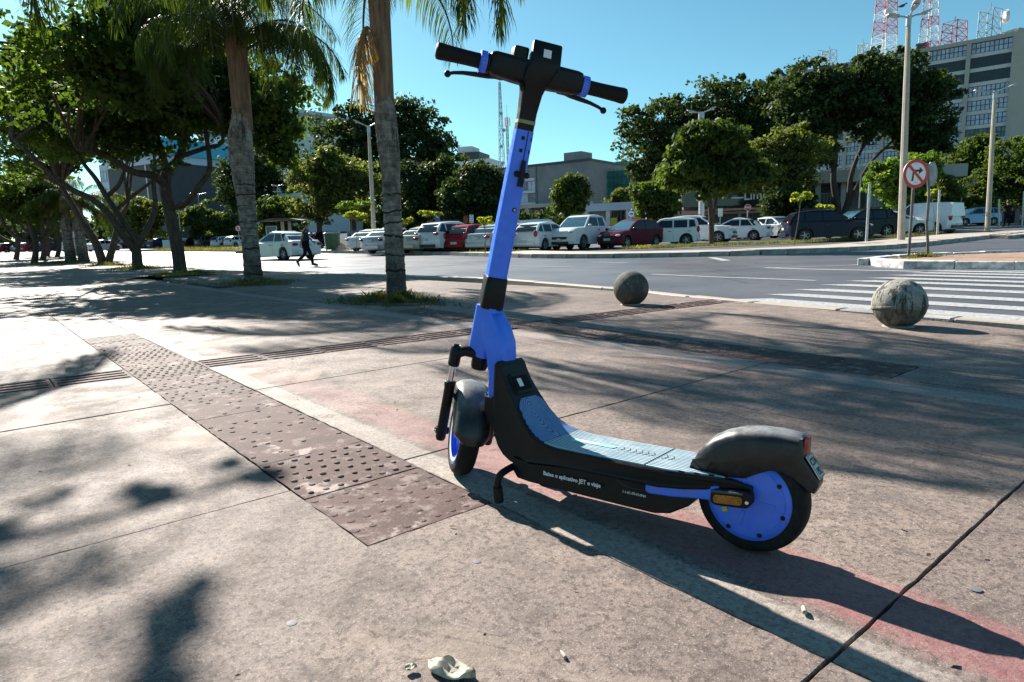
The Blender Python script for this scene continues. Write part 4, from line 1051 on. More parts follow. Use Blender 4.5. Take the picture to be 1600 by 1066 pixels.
make_tree('street_tree', 'street tree rooted beyond the left edge whose crown fills the upper left corner', (-13.6, 13.2, 0), [(-12.4, 15.6, 5.0, 2.6, 2.4, 1.15), (-13.5, 13.6, 5.4, 2.2, 2.2, 1.3)], .125, LF_STREET, 150, 46, .25, .6, .17, BK_STREET, seed=62, group='street trees along the plaza', stems=[([(-13.6, 13.2, -.1), (-13.5, 13.4, 1.8), (-13.0, 14.2, 3.6), (-12.5, 15.2, 5.2)], .17, .07)], limbs=26, aspect=1.35)
# ---- smaller street trees further along
far_spec = [(48, 41, (-25, 95, 262, 345), 1), (62, 47, (0, 110, 250, 335), 2), (20, 52, (-40, 70, 285, 355), 3), (85, 56, (40, 130, 290, 352), 4), (70, 62, (30, 105, 300, 360), 5)]
flab = ['leaning street tree at the left edge before the parked cars', 'street tree with a fork near its foot left of the palm pair', 'small round street tree cut by the left edge of the frame', 'thin street tree just left of the blue totem sign', 'farthest small street tree in the plaza row']
for (px, y, e, sd_), lb in zip(far_spec, flab):
    b = atd(px, y); top = ath((e[0] + e[1]) / 2, (e[2] + e[3]) / 2, y)
    sx = random.uniform(-8, 8)
    st = [([Vector(b) - Vector((0, 0, .1)), b.lerp(top, .3) + Vector((.3, 0, 0)), top.lerp(b, .2)], .2, .1), ([b.lerp(top, .25), b.lerp(top, .5) + Vector((1.2, 0, 0)), top + Vector((1.5, 0, 0))], .14, .06), ([b.lerp(top, .3), b.lerp(top, .5) - Vector((1.3, 0, 0)), top - Vector((1.8, 0, 0))], .14, .06)]
    make_tree('street_tree', lb, b, [ell_px(*e, y)], .24, LF_STREET, 110, 26, .5, 1.0, .2, BK_STREET, seed=30 + sd_, group='street trees along the plaza', stems=st, limbs=12)

# ================================================================== palms
def palm_bark():
    t = NT('palm_trunk'); co = t.co(); z = t.sep(co)[2]
    n = t.noise(7, 7, .75, t.scaled(1, 1, .8)); f = t.noise(50, 5, .75, t.scaled(1, 1, .12))
    c = t.mix(t.ramp(n, .36, .62), (.10, .082, .068), (.31, .27, .235))
    rg = t.noise(26, 4, .7, t.scaled(.12, .12, 1)); c = t.mix(t.math('MULTIPLY', t.ramp(rg, .52, .64), .55), c, (.06, .048, .04))
    cr_ = t.ramp(t.noise(4.5, 6, .7, t.scaled(1.6, 1.6, .25)), .545, .575); c = t.mix(t.math('MULTIPLY', cr_, t.ramp(z, 1.6, 2.2, 0, .85)), c, (.035, .028, .023))
    c = t.mix(t.math('MULTIPLY', t.ramp(f, .5, .72), .6), c, (.07, .055, .045))
    low = t.ramp(t.math('ADD', z, t.math('MULTIPLY', n, .8)), 1.5, .5); c = t.mix(t.math('MULTIPLY', low, .75), c, (.045, .036, .03))
    pale = t.math('MULTIPLY', t.ramp(t.noise(3, 5, .7), .5, .62), t.ramp(z, 1.9, 2.4)); c = t.mix(t.math('MULTIPLY', pale, .5), c, (.38, .34, .31))
    return t.fin(c, .85, 0, t.bump(t.math('ADD', n, f), .6, .02), .25)
PALM_BARK = palm_bark(); PALM_SCAR = bark('palm_leaf_scar', (.035, .028, .024)); PALM_BOOT = bark('palm_boot', (.20, .13, .085), .4, 1, .1); PALM_FLOW = leaf_material('palm_flower_strands', (.22, .13, .06), (.38, .26, .13), .3)
RACH = M('palm_rachis', (.075, .085, .035), .6)
def frond_np(base, az, el, length, rs, nl=58, leaflen=.55, droop=1.0, width=.018):
    """feather frond: returns rachis points and leaflet strips"""
    P = []; p = np.array(base, float); e = el; n = 22; ds = length / n
    for i in range(n + 1):
        P.append(p.copy()); e2 = e - droop * (i / n) ** 1.3 * 1.9
        p = p + ds * np.array([cos(az) * cos(e2), sin(az) * cos(e2), sin(e2)])
    P = np.array(P); V = []; F = []
    for j in range(nl):
        s = .10 + .90 * j / (nl - 1); x = s * n; i = min(int(x), n - 1); q = P[i] + (P[i + 1] - P[i]) * (x - i); t = P[i + 1] - P[i]; t /= np.linalg.norm(t)
        side0 = np.cross(t, [0, 0, 1]); side0 /= np.linalg.norm(side0) + 1e-6
        L = leaflen * (.45 + .55 * sin(pi * min(1, s * 1.02)) ** .6) * rs.uniform(.85, 1.1)
        for sg in (-1, 1):
            a = rs.uniform(-.5, .5); up = np.cross(side0, t)
            d = side0 * sg * cos(a) + up * sin(a) + t * .55; d /= np.linalg.norm(d)
            pts = [q]; dd = d.copy(); w = rs.uniform(.55, 1.1)
            for k in range(3):
                dd = dd + np.array([0, 0, -1]) * w * (.45 + .45 * k); dd /= np.linalg.norm(dd); pts.append(pts[-1] + dd * L / 3)
            wv = np.cross(d, [0, 0, 1]); wv /= np.linalg.norm(wv) + 1e-6; wv = wv * width * rs.uniform(.7, 1.2)
            b = len(V)
            for k, (pp, ww) in enumerate(zip(pts, (.35, 1, .8, .06))): V += [pp - wv * ww * .5, pp + wv * ww * .5]
            for k in range(3): F.append((b + 2 * k, b + 2 * k + 1, b + 2 * k + 3, b + 2 * k + 2))
    return P, np.array(V), np.array(F)
def make_palm(label, base, path, prof, fronds, seed, flow=None, ring=.13, group='feather palms on the plaza', shaft=None):
    rs = np.random.default_rng(seed); root = empty('palm_tree', base, 0, label, 'palm tree', group); B = Vector(base)
    P = [Vector(p) - B for p in path]; P[0].z = -.05
    L = [0]
    for a, b in zip(P, P[1:]): L.append(L[-1] + (b - a).length)
    def pos(s):
        for i in range(len(P) - 1):
            if s <= L[i + 1] + 1e-6: return P[i].lerp(P[i + 1], (s - L[i]) / (L[i + 1] - L[i]))
        return P[-1]
    def rad(s):
        u = s / L[-1]
        for (u0, r0), (u1, r1) in zip(prof, prof[1:]):
            if u <= u1 + 1e-6: return r0 + (r1 - r0) * (u - u0) / (u1 - u0)
        return prof[-1][1]
    mb = MB(); s = 0.0; rings = []; n = 22
    while s < L[-1]:
        st = ring * rs.uniform(.6, 1.4); e = min(L[-1], s + st)
        for f, k in ((0.0, 1.035), (.16, 1.0), (.5, .985), (.93, 1.005), (.99, 1.05)):
            q = s + (e - s) * f; c = pos(q); r = rad(q) * k
            jit = rs.normal(0, .008, n)
            rings.append([c + Vector((cos(2 * pi * i / n), sin(2 * pi * i / n), 0)) * r * (1 + jit[i]) + Vector((0, 0, .012 * sin(2 * pi * i / n + s * 3))) for i in range(n)])
        s = e
    mb.loft(rings); mb.build('trunk', PALM_BARK, root, angle=60, fix=False)
    mb = MB(); s = .12
    while s < L[-1] * .62:
        c = pos(s); r = rad(s); ph = rs.uniform(0, 6); th_ = rs.uniform(.006, .022)
        for dz, kk in ((0, 1.0),):
            rr = []
            for i in range(n):
                a = 2 * pi * i / n; j = rs.normal(0, .006); q = c + Vector((cos(a), sin(a), 0)) * r * (1.005 + j * 2.2 + .03 * sin(a * 2 + ph * 3)) + Vector((0, 0, .018 * sin(a + ph) + rs.normal(0, .008)))
                d = Vector((cos(a), sin(a), 0)); rr.append([q - d * .03 - Vector((0, 0, th_ * 1.3)), q + d * .002 - Vector((0, 0, th_ * .8)), q + d * .007 + Vector((0, 0, th_ * .5)), q - d * .03 + Vector((0, 0, th_))])
            mb.loft(rr + [rr[0]], True, False)
        s += rs.uniform(.12, .34)
    mb.build('leaf_scars', PALM_SCAR, root, angle=70, fix=False)['kind'] = 'stuff'
    top = pos(L[-1]); rt = rad(L[-1])
    # leaf boots and crown shaft
    mb = MB(); h = shaft or 1.0
    for k in range(9):
        a = k * 2.4; d = Vector((cos(a), sin(a), 0)); b0 = top + d * rt * .72 + Vector((0, 0, -.35 + .04 * k)); b1 = top + d * rt * (.9 - .02 * k) + Vector((0, 0, h * .5)); b2 = top + d * (rt * 1.1) + Vector((0, 0, h))
        mb.tube([b0, b1, b2], [rt * .55, rt * .45, rt * .16], 8, flat=.55, up=d)
    mb.build('leaf_boot', PALM_BOOT, root, angle=60)
    mr = MB(); VV = []; FF = []; c = 0
    for az, el, ln, dr, zo in fronds:
        b = top + Vector((cos(az) * rt * .5, sin(az) * rt * .5, h * .75 + zo))
        Pp, V, F = frond_np(b, az, el, ln, rs, nl=int(40 * ln), droop=dr, leaflen=.62, width=.016)
        mr.tube([b - Vector((cos(az) * rt * .2, sin(az) * rt * .2, h * .5))] + [tuple(p) for p in Pp], [.04] + [.028 * (1 - i / (len(Pp) + 2)) + .004 for i in range(len(Pp))], 6)
        VV.append(V); FF.append(F + c); c += len(V)
    mr.build('rachis', RACH, root, angle=70, fix=False)
    link('fronds', np_mesh('fronds', np.concatenate(VV), np.concatenate(FF), LF_PALM), root)['kind'] = 'stuff'
    if flow:
        az, zo, ln = flow; V = []; F = []; mb = MB()
        b = top + Vector((cos(az) * rt, sin(az) * rt, h * .55 + zo)); pts = [b]
        for k in range(8): pts.append(pts[-1] + Vector((cos(az) * .10 * (1 - k / 9), sin(az) * .10 * (1 - k / 9), .06 - .045 * k)) * (ln / .9))
        mb.tube(pts, [.02 - .0015 * k for k in range(9)], 7)
        for j in range(150):
            q = pts[2 + j % 7].lerp(pts[min(8, 3 + j % 7)], rs.random()); a = rs.uniform(0, 2 * pi); d = Vector((cos(a) * .5, sin(a) * .5, -.2)); w = Vector((-sin(a), cos(a), 0)) * .007
            pp = [q]; 
            for k in range(4): d = (d + Vector((0, 0, -.45))).normalized(); pp.append(pp[-1] + d * ln * .14)
            bs = len(V)
            for p_ in pp: V += [p_ - w, p_ + w]
            for k in range(4): F.append((bs + 2 * k, bs + 2 * k + 1, bs + 2 * k + 3, bs + 2 * k + 2))
        fl = mb.build('flower_stalk', PALM_BOOT, root, fix=False)
        link('flower_strands', np_mesh('flower_strands', np.array(V), np.array(F), PALM_FLOW), fl)['kind'] = 'stuff'
    return root
rs_ = np.random.default_rng(5)
def fr(n, el0, el1, ln, dr, z0=0.0, z1=.3, a0=0.0):
    return [(a0 + k * 2.399 + rs_.uniform(-.2, .2), rs_.uniform(el0, el1), ln * rs_.uniform(.85, 1.1), dr * rs_.uniform(.85, 1.15), rs_.uniform(z0, z1)) for k in range(n)]
pb = at(620, 466); Y2 = pb.y
make_palm('nearer palm with a bundle of tan flower strands, right of the other', pb, [pb] + [ath(x, y, Y2) for x, y in ((617, 400), (613, 330), (610, 260), (605, 210), (602, 180), (600, 152))],
    [(0, .165), (.06, .138), (.3, .125), (.62, .122), (.76, .145), (.9, .150), (1, .125)],
    fr(9, .5, 1.0, 2.3, 1.25, -.2, .3) + fr(8, .8, 1.3, 2.7, 1.1, .1, .5, 1.0) + [(-1.3, .75, 1.9, 1.5, -.1), (-2.1, .8, 1.9, 1.5, -.1), (-.3, .75, 1.7, 1.55, -.1), (.5, .7, 1.8, 1.5, 0), (2.7, .8, 1.8, 1.5, -.1), (3.5, .8, 1.9, 1.45, -.1)], 41, flow=(4.3, -.42, .72), shaft=2.1)
pb = at(397, 443); Y1 = pb.y
make_palm('palm with a swollen grey trunk and low drooping fronds, left of the other', pb, [pb] + [ath(x, y, Y1) for x, y in ((393, 400), (388, 350), (383, 300), (378, 255), (375, 215), (378, 175))],
    [(0, .21), (.05, .185), (.3, .165), (.5, .18), (.72, .24), (.86, .235), (1, .18)],
    fr(13, .5, 1.0, 2.7, 1.3, -.4, .2, .4) + fr(12, .8, 1.3, 3.0, 1.15, .1, .5, 1.3) + [(-.4, .55, 2.2, 1.5, -.2), (.1, .6, 2.3, 1.45, -.1), (-.9, .6, 2.2, 1.5, -.1), (3.4, .6, 2.3, 1.45, -.1), (2.6, .6, 2.3, 1.45, -.1), (-2.2, .6, 2.1, 1.5, -.1), (-1.5, .65, 2.0, 1.5, -.1), (-.2, .8, 2.6, 1.6, -.3), (.3, .7, 2.7, 1.6, -.4), (3.0, .8, 2.6, 1.6, -.3), (-.6, .75, 2.5, 1.6, -.4)], 42, shaft=2.0)
# palm beyond the left edge: only frond tips enter the frame, its shade falls on the foreground
make_palm('palm standing just outside the left edge, frond tips showing at the top', (-8.0, 8.9, 0), [(-8.0, 8.9, 0), (-7.95, 8.85, 2.0), (-7.9, 8.8, 4.2)], [(0, .19), (.1, .15), (.6, .14), (.8, .16), (1, .12)],
    fr(7, .2, .6, 2.6, 1.0, -.1, .1) + fr(5, .6, 1.2, 2.8, .8, .1, .4, 1.0), 43, shaft=1.0)
make_tree('street_tree', 'street tree outside the left edge whose sparse leaves shade the bottom left paving', (-6.6, 5.6, 0), [(-5.2, 6.95, 4.4, 1.15, .95, .5), (-6.4, 6.3, 4.6, 1.0, 1.0, .6)], .12, LF_STREET, 44, 8, .14, .32, .13, BK_STREET, seed=61, group='street trees along the plaza', stems=[([(-6.6, 5.6, -.1), (-6.5, 5.7, 1.5), (-6.0, 6.1, 3.2), (-5.4, 6.6, 4.2)], .13, .05)], limbs=5, aspect=1.3)
for px, lab, sd_ in ((128, 'left one of two distant palms behind the forked tree', 44), (107, 'right one of two distant palms beside the blue totem', 45)):
    px2 = {128: 107, 107: 127}[px]
    b = atd(px2, 41); make_palm(lab if px2 == 107 else lab, b, [b, ath(px2 - 2, 370, 41), ath(px2 - 4, 340, 41)], [(0, .36), (.1, .30), (.6, .28), (.85, .34), (1, .25)], fr(18, -.1, 1.1, 3.4, 1.0, -.3, .4), sd_, shaft=1.2)

# ================================================================== grass tufts round the trunks
def grass_patch(label, c, rx, ry, n, h, seed, rot=0.0, z=0.0, name='grass'):
    rs = np.random.default_rng(seed); n = int(n * .8); u = rs.random(n) ** .7; a = rs.random(n) * 2 * pi
    edge = 1 + .25 * np.sin(a * 3 + seed) + .18 * np.sin(a * 7 + 1) + .12 * np.sin(a * 13); u = u * (1 + .25 * rs.normal(0, 1, n) * (u > .7))
    x0, y0 = u * np.cos(a) * rx * edge, u * np.sin(a) * ry * edge; x = x0 * cos(rot) - y0 * sin(rot); y = x0 * sin(rot) + y0 * cos(rot)
    hh = h * rs.uniform(.25, 1.25, n) * np.clip(1.1 - .6 * u, .25, 2) * (.55 + .45 * np.sin(x0 * 9 + seed) * np.sin(y0 * 11)); b = rs.random(n) * 2 * pi; ln = rs.uniform(.2, .9, n) * hh; w = .004 + .004 * rs.random(n)
    if c[1] > 15: w = w * 3
    zz_ = np.array([zg(c[0] + X, c[1] + Y_) for X, Y_ in zip(x[:1], y[:1])])[0] - zg(c[0], c[1])
    px_, py_ = np.cos(b + 1.57) * w, np.sin(b + 1.57) * w
    V = np.stack([np.stack([x - px_, y - py_, np.full(n, z)], 1), np.stack([x + px_, y + py_, np.full(n, z)], 1), np.stack([x + np.cos(b) * ln * .4, y + np.sin(b) * ln * .4, hh * .65 + z], 1), np.stack([x + np.cos(b) * ln, y + np.sin(b) * ln, hh + z], 1)], 1).reshape(-1, 3)
    i = np.arange(n, dtype=np.int32) * 4; F = np.concatenate([np.stack([i, i + 1, i + 2], 1), np.stack([i + 2, i + 1, i + 3], 1)])
    o = link(name, np_mesh(name, V, F, LF_GRASS)); o.location = (c[0], c[1], zg(c[0], c[1])); tag(o, label, 'grass', kind='stuff'); return o
EARTHP = M('bare_soil', (.075, .055, .04), .95, var=.4, scale=12, bump=.6, bscale=40)
def soil(c, rx, ry, rot):
    mb = MB(); n = 28; ps = []
    for k in range(n):
        a = 2 * pi * k / n; e = 1 + .12 * sin(3 * a + rx) + .06 * sin(8 * a); x, y = cos(a) * rx * e, sin(a) * ry * e
        ps.append((c[0] + x * cos(rot) - y * sin(rot), c[1] + x * sin(rot) + y * cos(rot)))
    mb.add([(p[0], p[1], zg(*p) + .006) for p in ps] + [(c[0], c[1], zg(c[0], c[1]) + .02)], [(i, (i + 1) % n, n) for i in range(n)])
    return tag(mb.build('bare_soil', EARTHP, None), kind='structure')
for px, py, rx, ry, n, lab, sd_ in ((612, 470, .95, .55, 4200, 'rough grass round the foot of the nearer palm', 1), (400, 443, .95, .7, 3600, 'grass patch round the foot of the swollen palm', 2), (285, 429, 1.1, .8, 2600, 'thin grass at the foot of the leaning street tree', 3), (215, 420, 1.6, 1.0, 2200, 'weeds at the foot of the forked street tree', 4), (168, 414.5, 1.8, 1.0, 1800, 'weeds below the pale crossing stems', 5), (95, 411, 3.5, 1.6, 2400, 'grass strip at the far end of the tree row', 6)):
    p = at(px, py); soil((p.x, p.y), rx, ry, -.9); grass_patch(lab, (p.x, p.y), rx, ry, n, .15 if py > 425 else .22, sd_, -.9)
# ================================================================== background trees (outline boxes read off the photo: x0,x1,y0,y1)
def btree(name, label, y, boxes, leafmat, leaf, n, per, rr, seed, trunk=.25, base=None, stems=None, group='trees round the car park', dys=None, limbs=16, flat=.6, aspect=1.5, droop=0.0, surf=.35, deep=.8):
    ells = []
    for i, b in enumerate(boxes):
        dy = dys[i] if dys else 0
        e = ell_px(*b, y + dy); ells.append((e[0], e[1], e[2], e[3], e[3] * deep, e[5]))
    bp = base if base is not None else (boxes[0][0] + boxes[0][1]) / 2
    b0 = atd(bp, y); HOLE[0] = 1.75 if leafmat is LF_DARK else 1.4
    return make_tree(name, label, b0, ells, leaf * .70, leafmat, int(n * 1.25), int(per * 1.6), rr[0] * .9, rr[1] * .9, trunk, seed=seed, group=group, stems=stems, limbs=limbs, flat=flat, aspect=aspect, droop=droop)
def stem_px(y, *paths):
    return [([ath(px, py, y + dy) for px, py, dy in p], r0, r1) for p, r0, r1 in paths]
btree('big_tree', 'very dark domed tree rising behind the two palms', 88, [(484, 620, 168, 330), (570, 716, 162, 320), (545, 660, 158, 250), (640, 720, 220, 330)], LF_DARK, .52, 420, 34, (1.0, 2.4), 101, .5)
btree('big_tree', 'dark tree standing in front of the balcony building', 100, [(345, 450, 238, 345), (370, 430, 225, 300)], LF_DARK, .5, 190, 34, (1.0, 2.2), 102, .45)
btree('big_tree', 'light green tree with an open crown left of the lamp with twin heads', 62, [(452, 540, 245, 345), (500, 592, 240, 340), (480, 560, 232, 300)], LF_OLIVE, .34, 300, 34, (.6, 1.4), 103, .3)
btree('bushy_tree', 'low rounded green tree behind the bus shelter', 68, [(385, 440, 318, 372), (425, 480, 312, 372), (400, 470, 306, 350)], LF_MID, .34, 170, 34, (.5, 1.2), 104, .25)
btree('bushy_tree', 'small rounded green tree below the balcony building', 92, [(278, 315, 322, 372), (305, 345, 318, 372), (335, 378, 335, 375)], LF_MID, .42, 170, 32, (.6, 1.3), 105, .25)
btree('bushy_tree', 'yellowish loose tree seen through the forked street tree', 86, [(170, 250, 305, 372), (200, 280, 315, 372), (150, 200, 325, 372)], LF_OLIVE, .40, 190, 32, (.6, 1.3), 106, .25)
btree('big_tree', 'dark dense tree right of the nearer palm trunk', 58, [(598, 690, 252, 355), (640, 735, 250, 360), (600, 650, 300, 370)], LF_DARK, .34, 300, 34, (.7, 1.5), 107, .35)
btree('big_tree', 'dark dense tree just left of the scooter stem', 54, [(690, 790, 262, 362), (720, 785, 255, 320), (700, 760, 320, 375)], LF_DARK, .32, 280, 34, (.6, 1.4), 108, .35)
btree('round_tree', 'small round topped dark tree before the grey portico building', 52, [(862, 920, 288, 334), (870, 915, 275, 315)], LF_MID, .26, 150, 36, (.45, .95), 109, .16, base=893)
btree('tall_bush', 'tall two lobed bush between the buses and the large umbrella tree', 50, [(988, 1035, 282, 345), (1000, 1062, 278, 340), (1020, 1058, 300, 345)], LF_MID, .27, 170, 36, (.45, 1.0), 110, .18)
btree('big_tree', 'wide dark umbrella tree behind the front planting strip', 78, [(966, 1120, 150, 275), (1050, 1200, 128, 250), (1130, 1270, 120, 240), (985, 1050, 230, 320)], LF_DARK, .46, 520, 34, (.9, 2.1), 111, .5, base=1090, surf=.4)
btree('big_tree', 'very tall dark tree in front of the office tower with bare forking stems', 60, [(1205, 1340, 98, 225), (1300, 1440, 82, 220), (1390, 1490, 105, 245), (1420, 1480, 190, 262), (1240, 1320, 190, 255)], LF_DARK, .38, 620, 36, (.7, 1.6), 112, .4, base=1312,
      stems=stem_px(60, ([(1312, 366, 0), (1308, 320, 0), (1302, 280, 0), (1306, 235, 0), (1300, 200, 0)], .36, .16), ([(1314, 350, 0), (1326, 310, 0), (1330, 275, 0), (1345, 235, .5), (1370, 200, .5)], .30, .12), ([(1316, 345, 0), (1335, 300, 0), (1360, 255, 0), (1390, 225, 0), (1420, 195, 0)], .20, .08)), limbs=30)
btree('round_tree', 'green tree with drooping leaf tiers in the planting strip by the maroon car', 26.5, [(1058, 1160, 190, 255), (1035, 1110, 235, 292), (1110, 1195, 240, 300), (1080, 1140, 240, 305)], LF_MID, .17, 330, 40, (.32, .75), 113, .12, base=1112, aspect=2.4, droop=.8,
      stems=stem_px(26.5, ([(1112, 381, 0), (1111, 340, 0), (1108, 310, 0), (1100, 280, 0), (1090, 255, 0)], .12, .05), ([(1111, 350, 0), (1118, 320, 0), (1122, 300, 0), (1130, 270, 0)], .075, .04)), limbs=26)
btree('olive_tree', 'brownish olive tree leaning beside the tall dark tree', 52, [(1165, 1240, 205, 290), (1210, 1295, 198, 275), (1180, 1270, 240, 300)], LF_OLIVE, .27, 260, 36, (.5, 1.1), 114, .2, base=1222)
btree('bushy_tree', 'dark low tree beside the script shop sign', 50, [(1195, 1262, 288, 348), (1230, 1275, 300, 350)], LF_DARK, .27, 130, 34, (.5, 1.0), 115, .2)
btree('bushy_tree', 'bright green small tree behind the tall concrete lamp post', 43, [(1350, 1425, 252, 305), (1395, 1465, 242, 300), (1385, 1450, 280, 325)], LF_LITE, .25, 200, 36, (.4, .9), 116, .14, base=1412)
btree('big_tree', 'feathery green tree left of the rightmost lamp post', 74, [(1478, 1560, 222, 300), (1500, 1560, 212, 270), (1470, 1530, 270, 340)], LF_MID, .36, 240, 34, (.7, 1.5), 117, .3)
btree('big_tree', 'broad green tree cut by the right edge of the frame', 66, [(1530, 1660, 218, 330), (1560, 1680, 208, 300), (1500, 1570, 270, 345)], LF_MID, .34, 320, 36, (.7, 1.5), 118, .3)
btree('bushy_tree', 'small dull tree before the green netted building', 120, [(948, 990, 296, 330)], LF_OLIVE, .45, 70, 34, (.8, 1.4), 119, .25)
btree('bushy_tree', 'leafy low tree at the end of the flat concrete building', 58, [(1440, 1500, 285, 340), (1455, 1490, 272, 320)], LF_OLIVE, .28, 130, 34, (.45, .9), 120, .16)
# distant wood closing the horizon on the left
rs = np.random.default_rng(77); V0 = []
wl_ = np.linspace(-150, 0, 160)
cl = np.stack([rs.uniform(-175, -12, 420), 150 + rs.uniform(0, 14, 420), rs.uniform(1.5, 8.5, 420)], 1)
V, F = leaves_np(cl, rs.uniform(1.4, 3.0, 420), 30, .9, rs)
tag(link('distant_wood', np_mesh('distant_wood', V, F, LF_DARK)), 'hazy line of distant woodland along the horizon on the left', 'woodland', kind='stuff')
cl = np.stack([rs.uniform(-5, 300, 620), 130 + rs.uniform(0, 10, 620), rs.uniform(1.5, 7.0, 620)], 1)
V, F = leaves_np(cl, rs.uniform(1.4, 2.6, 620), 30, .8, rs)
tag(link('distant_wood', np_mesh('distant_wood', V, F, LF_DARK)), 'dark line of distant woodland behind the parked cars on the right', 'woodland', kind='stuff')
# saplings
def sapling(label, px, py, top, spread, mat, seed, n=70, leaf=.11, y=None, lean=0.0, low=0.0):
    p = at(px, py) if y is None else atd(px, y); Y = p.y; rs = np.random.default_rng(seed)
    root = empty('sapling', p, 0, label, 'sapling', 'saplings in the planting strip'); s = Y / FPX
    tp = Vector(ath(px + lean, top, Y)) - p; mb = MB(); mid = tp * .5 + Vector((.04, 0, 0)); mb.tube([(0, 0, -.05), mid, tp], [.022, .016, .009], 7)
    cl = []
    for k in range(9):
        a = k * 2.4; e = tp + Vector((cos(a) * spread * s * rs.uniform(.5, 1), sin(a) * spread * s * .8, rs.uniform(-.2, .12) - low * abs(cos(a)))); mb.tube([tp * rs.uniform(.72, .98), e], [.009, .004], 5); cl.append(e)
    mb.build('trunk', BK_GREY, root, fix=False)
    V, F = leaves_np(np.array([tuple(c) for c in cl]), [spread * s * .42] * 9, n, leaf, rs, .35, 2.2, .5)
    link('crown', np_mesh('crown', V, F, mat), root)
sapling('yellow green sapling between the parked sedans left of the palm', 548, 384, 318, 22, LF_LITE, 201, 90, .14, y=44)
sapling('fern like sapling right of the green bin', 556, 383, 335, 16, LF_YEL, 202, 70, .12, y=42)
sapling('flat topped yellow sapling behind the white car with black cladding', 672, 380, 333, 15, LF_YEL, 203, 60, .12, y=46)
sapling('pale sapling just right of the nearer palm trunk', 632, 384, 344, 11, LF_YEL, 204, 50, .11, y=42)
sapling('thin young tree in front of the silver sedan by the scooter stem', 757, 391, 344, 10, LF_YEL, 205, 34, .09, y=31)
sapling('thin crooked sapling standing before the dark blue car', 1240, 384.5, 306, 13, LF_YEL, 206, 40, .10, lean=12)
sapling('yellow sapling behind the dark blue car', 1290, 372, 322, 12, LF_YEL, 207, 50, .12, y=44)
sapling('drooping sapling in front of the silver blue car', 1488, 361, 326, 14, LF_YEL, 208, 40, .12, y=46)
sapling('dark stemmed sapling beside the white van', 1460, 367, 300, 8, LF_YEL, 209, 24, .12, y=38, lean=-4)

# planting strip grass behind the far pavement
def strip_grass(label, pxs, dback, n, h, seed, w=1.0):
    rs = np.random.default_rng(seed); P = [at(x, y, .05) for x, y in pxs]; V = []; N = n
    t = rs.random(N) * (len(P) - 1); i = np.minimum(t.astype(int), len(P) - 2); f = t - i
    A = np.array([tuple(p) for p in P]); c = A[i] + (A[i + 1] - A[i]) * f[:, None]; c[:, 1] += dback + rs.uniform(0, w, N); c[:, 0] += rs.normal(0, .3, N)
    z = np.array([zg(a, b) for a, b in c[:, :2]]) + .10
    hh = h * rs.uniform(.3, 1.2, N); b = rs.random(N) * 6.28; ww = .014; px_, py_ = np.cos(b + 1.57) * ww, np.sin(b + 1.57) * ww; ln = hh * .5
    V = np.stack([np.stack([c[:, 0] - px_, c[:, 1] - py_, z], 1), np.stack([c[:, 0] + px_, c[:, 1] + py_, z], 1), np.stack([c[:, 0] + np.cos(b) * ln, c[:, 1] + np.sin(b) * ln, z + hh], 1)], 1).reshape(-1, 3)
    F = np.arange(N * 3, dtype=np.int32).reshape(N, 3)
    tag(link('grass', np_mesh('grass', V, F, LF_GRASS)), label, 'grass', kind='stuff')
strip_grass('grass verge along the far kerb left of the scooter stem', [(525, 391), (620, 393), (700, 394.5), (800, 396)], .3, 7000, .14, 301, 2.2)
strip_grass('grass strip round the foot of the planting strip tree', [(1000, 392), (1060, 390), (1130, 387), (1190, 385), (1260, 382)], 1.2, 5000, .16, 302, 1.4)
strip_grass('weedy grass behind the pavement at the dark blue car', [(1262, 382), (1340, 378), (1420, 374), (1500, 364)], 1.2, 4000, .14, 303, 1.6)
strip_grass('rough grass below the far left parked cars', [(228, 392), (300, 393), (380, 393)], .5, 4500, .35, 304, 6)

# ================================================================== buildings
W_WHITE = M('white_render', (.62, .64, .66), .7, var=.08, scale=.3)
W_BLUEW = M('blue_white_panel', (.50, .60, .72), .6, var=.08, scale=.3)
W_GREY = M('grey_concrete', (.23, .225, .235), .8, var=.14, scale=.25)
W_LGREY = M('light_concrete', (.40, .38, .36), .8, var=.14, scale=.3)
W_BEIGE = M('beige_render', (.40, .365, .33), .8, var=.06, scale=.12)
W_DARK = M('dark_cladding', (.045, .045, .055), .5, var=.2, scale=.3)
W_NET = M('green_debris_net', (.035, .16, .14), .8, var=.45, scale=.25)
W_ROOFB = M('sky_blue_roof', (.06, .42, .62), .5, var=.08)
W_GLASS = M('window_glass', (.09, .13, .17), .08, var=.5, scale=.6)
W_GLASSL = M('bright_window_glass', (.42, .47, .60), .10, var=.25, scale=.8)
W_GLASSD = M('dark_window_glass', (.02, .024, .03), .08, var=.3)
W_FRAME = M('window_frame', (.30, .30, .31), .5)
W_YEL = M('yellow_hoarding', (.55, .42, .03), .6, var=.12)
W_PURP = M('purple_awning', (.10, .035, .16), .6)
W_PINK = M('pink_awning', (.50, .24, .20), .7)
W_SPAN = M('white_spandrel', (.56, .55, .53), .7, var=.08)
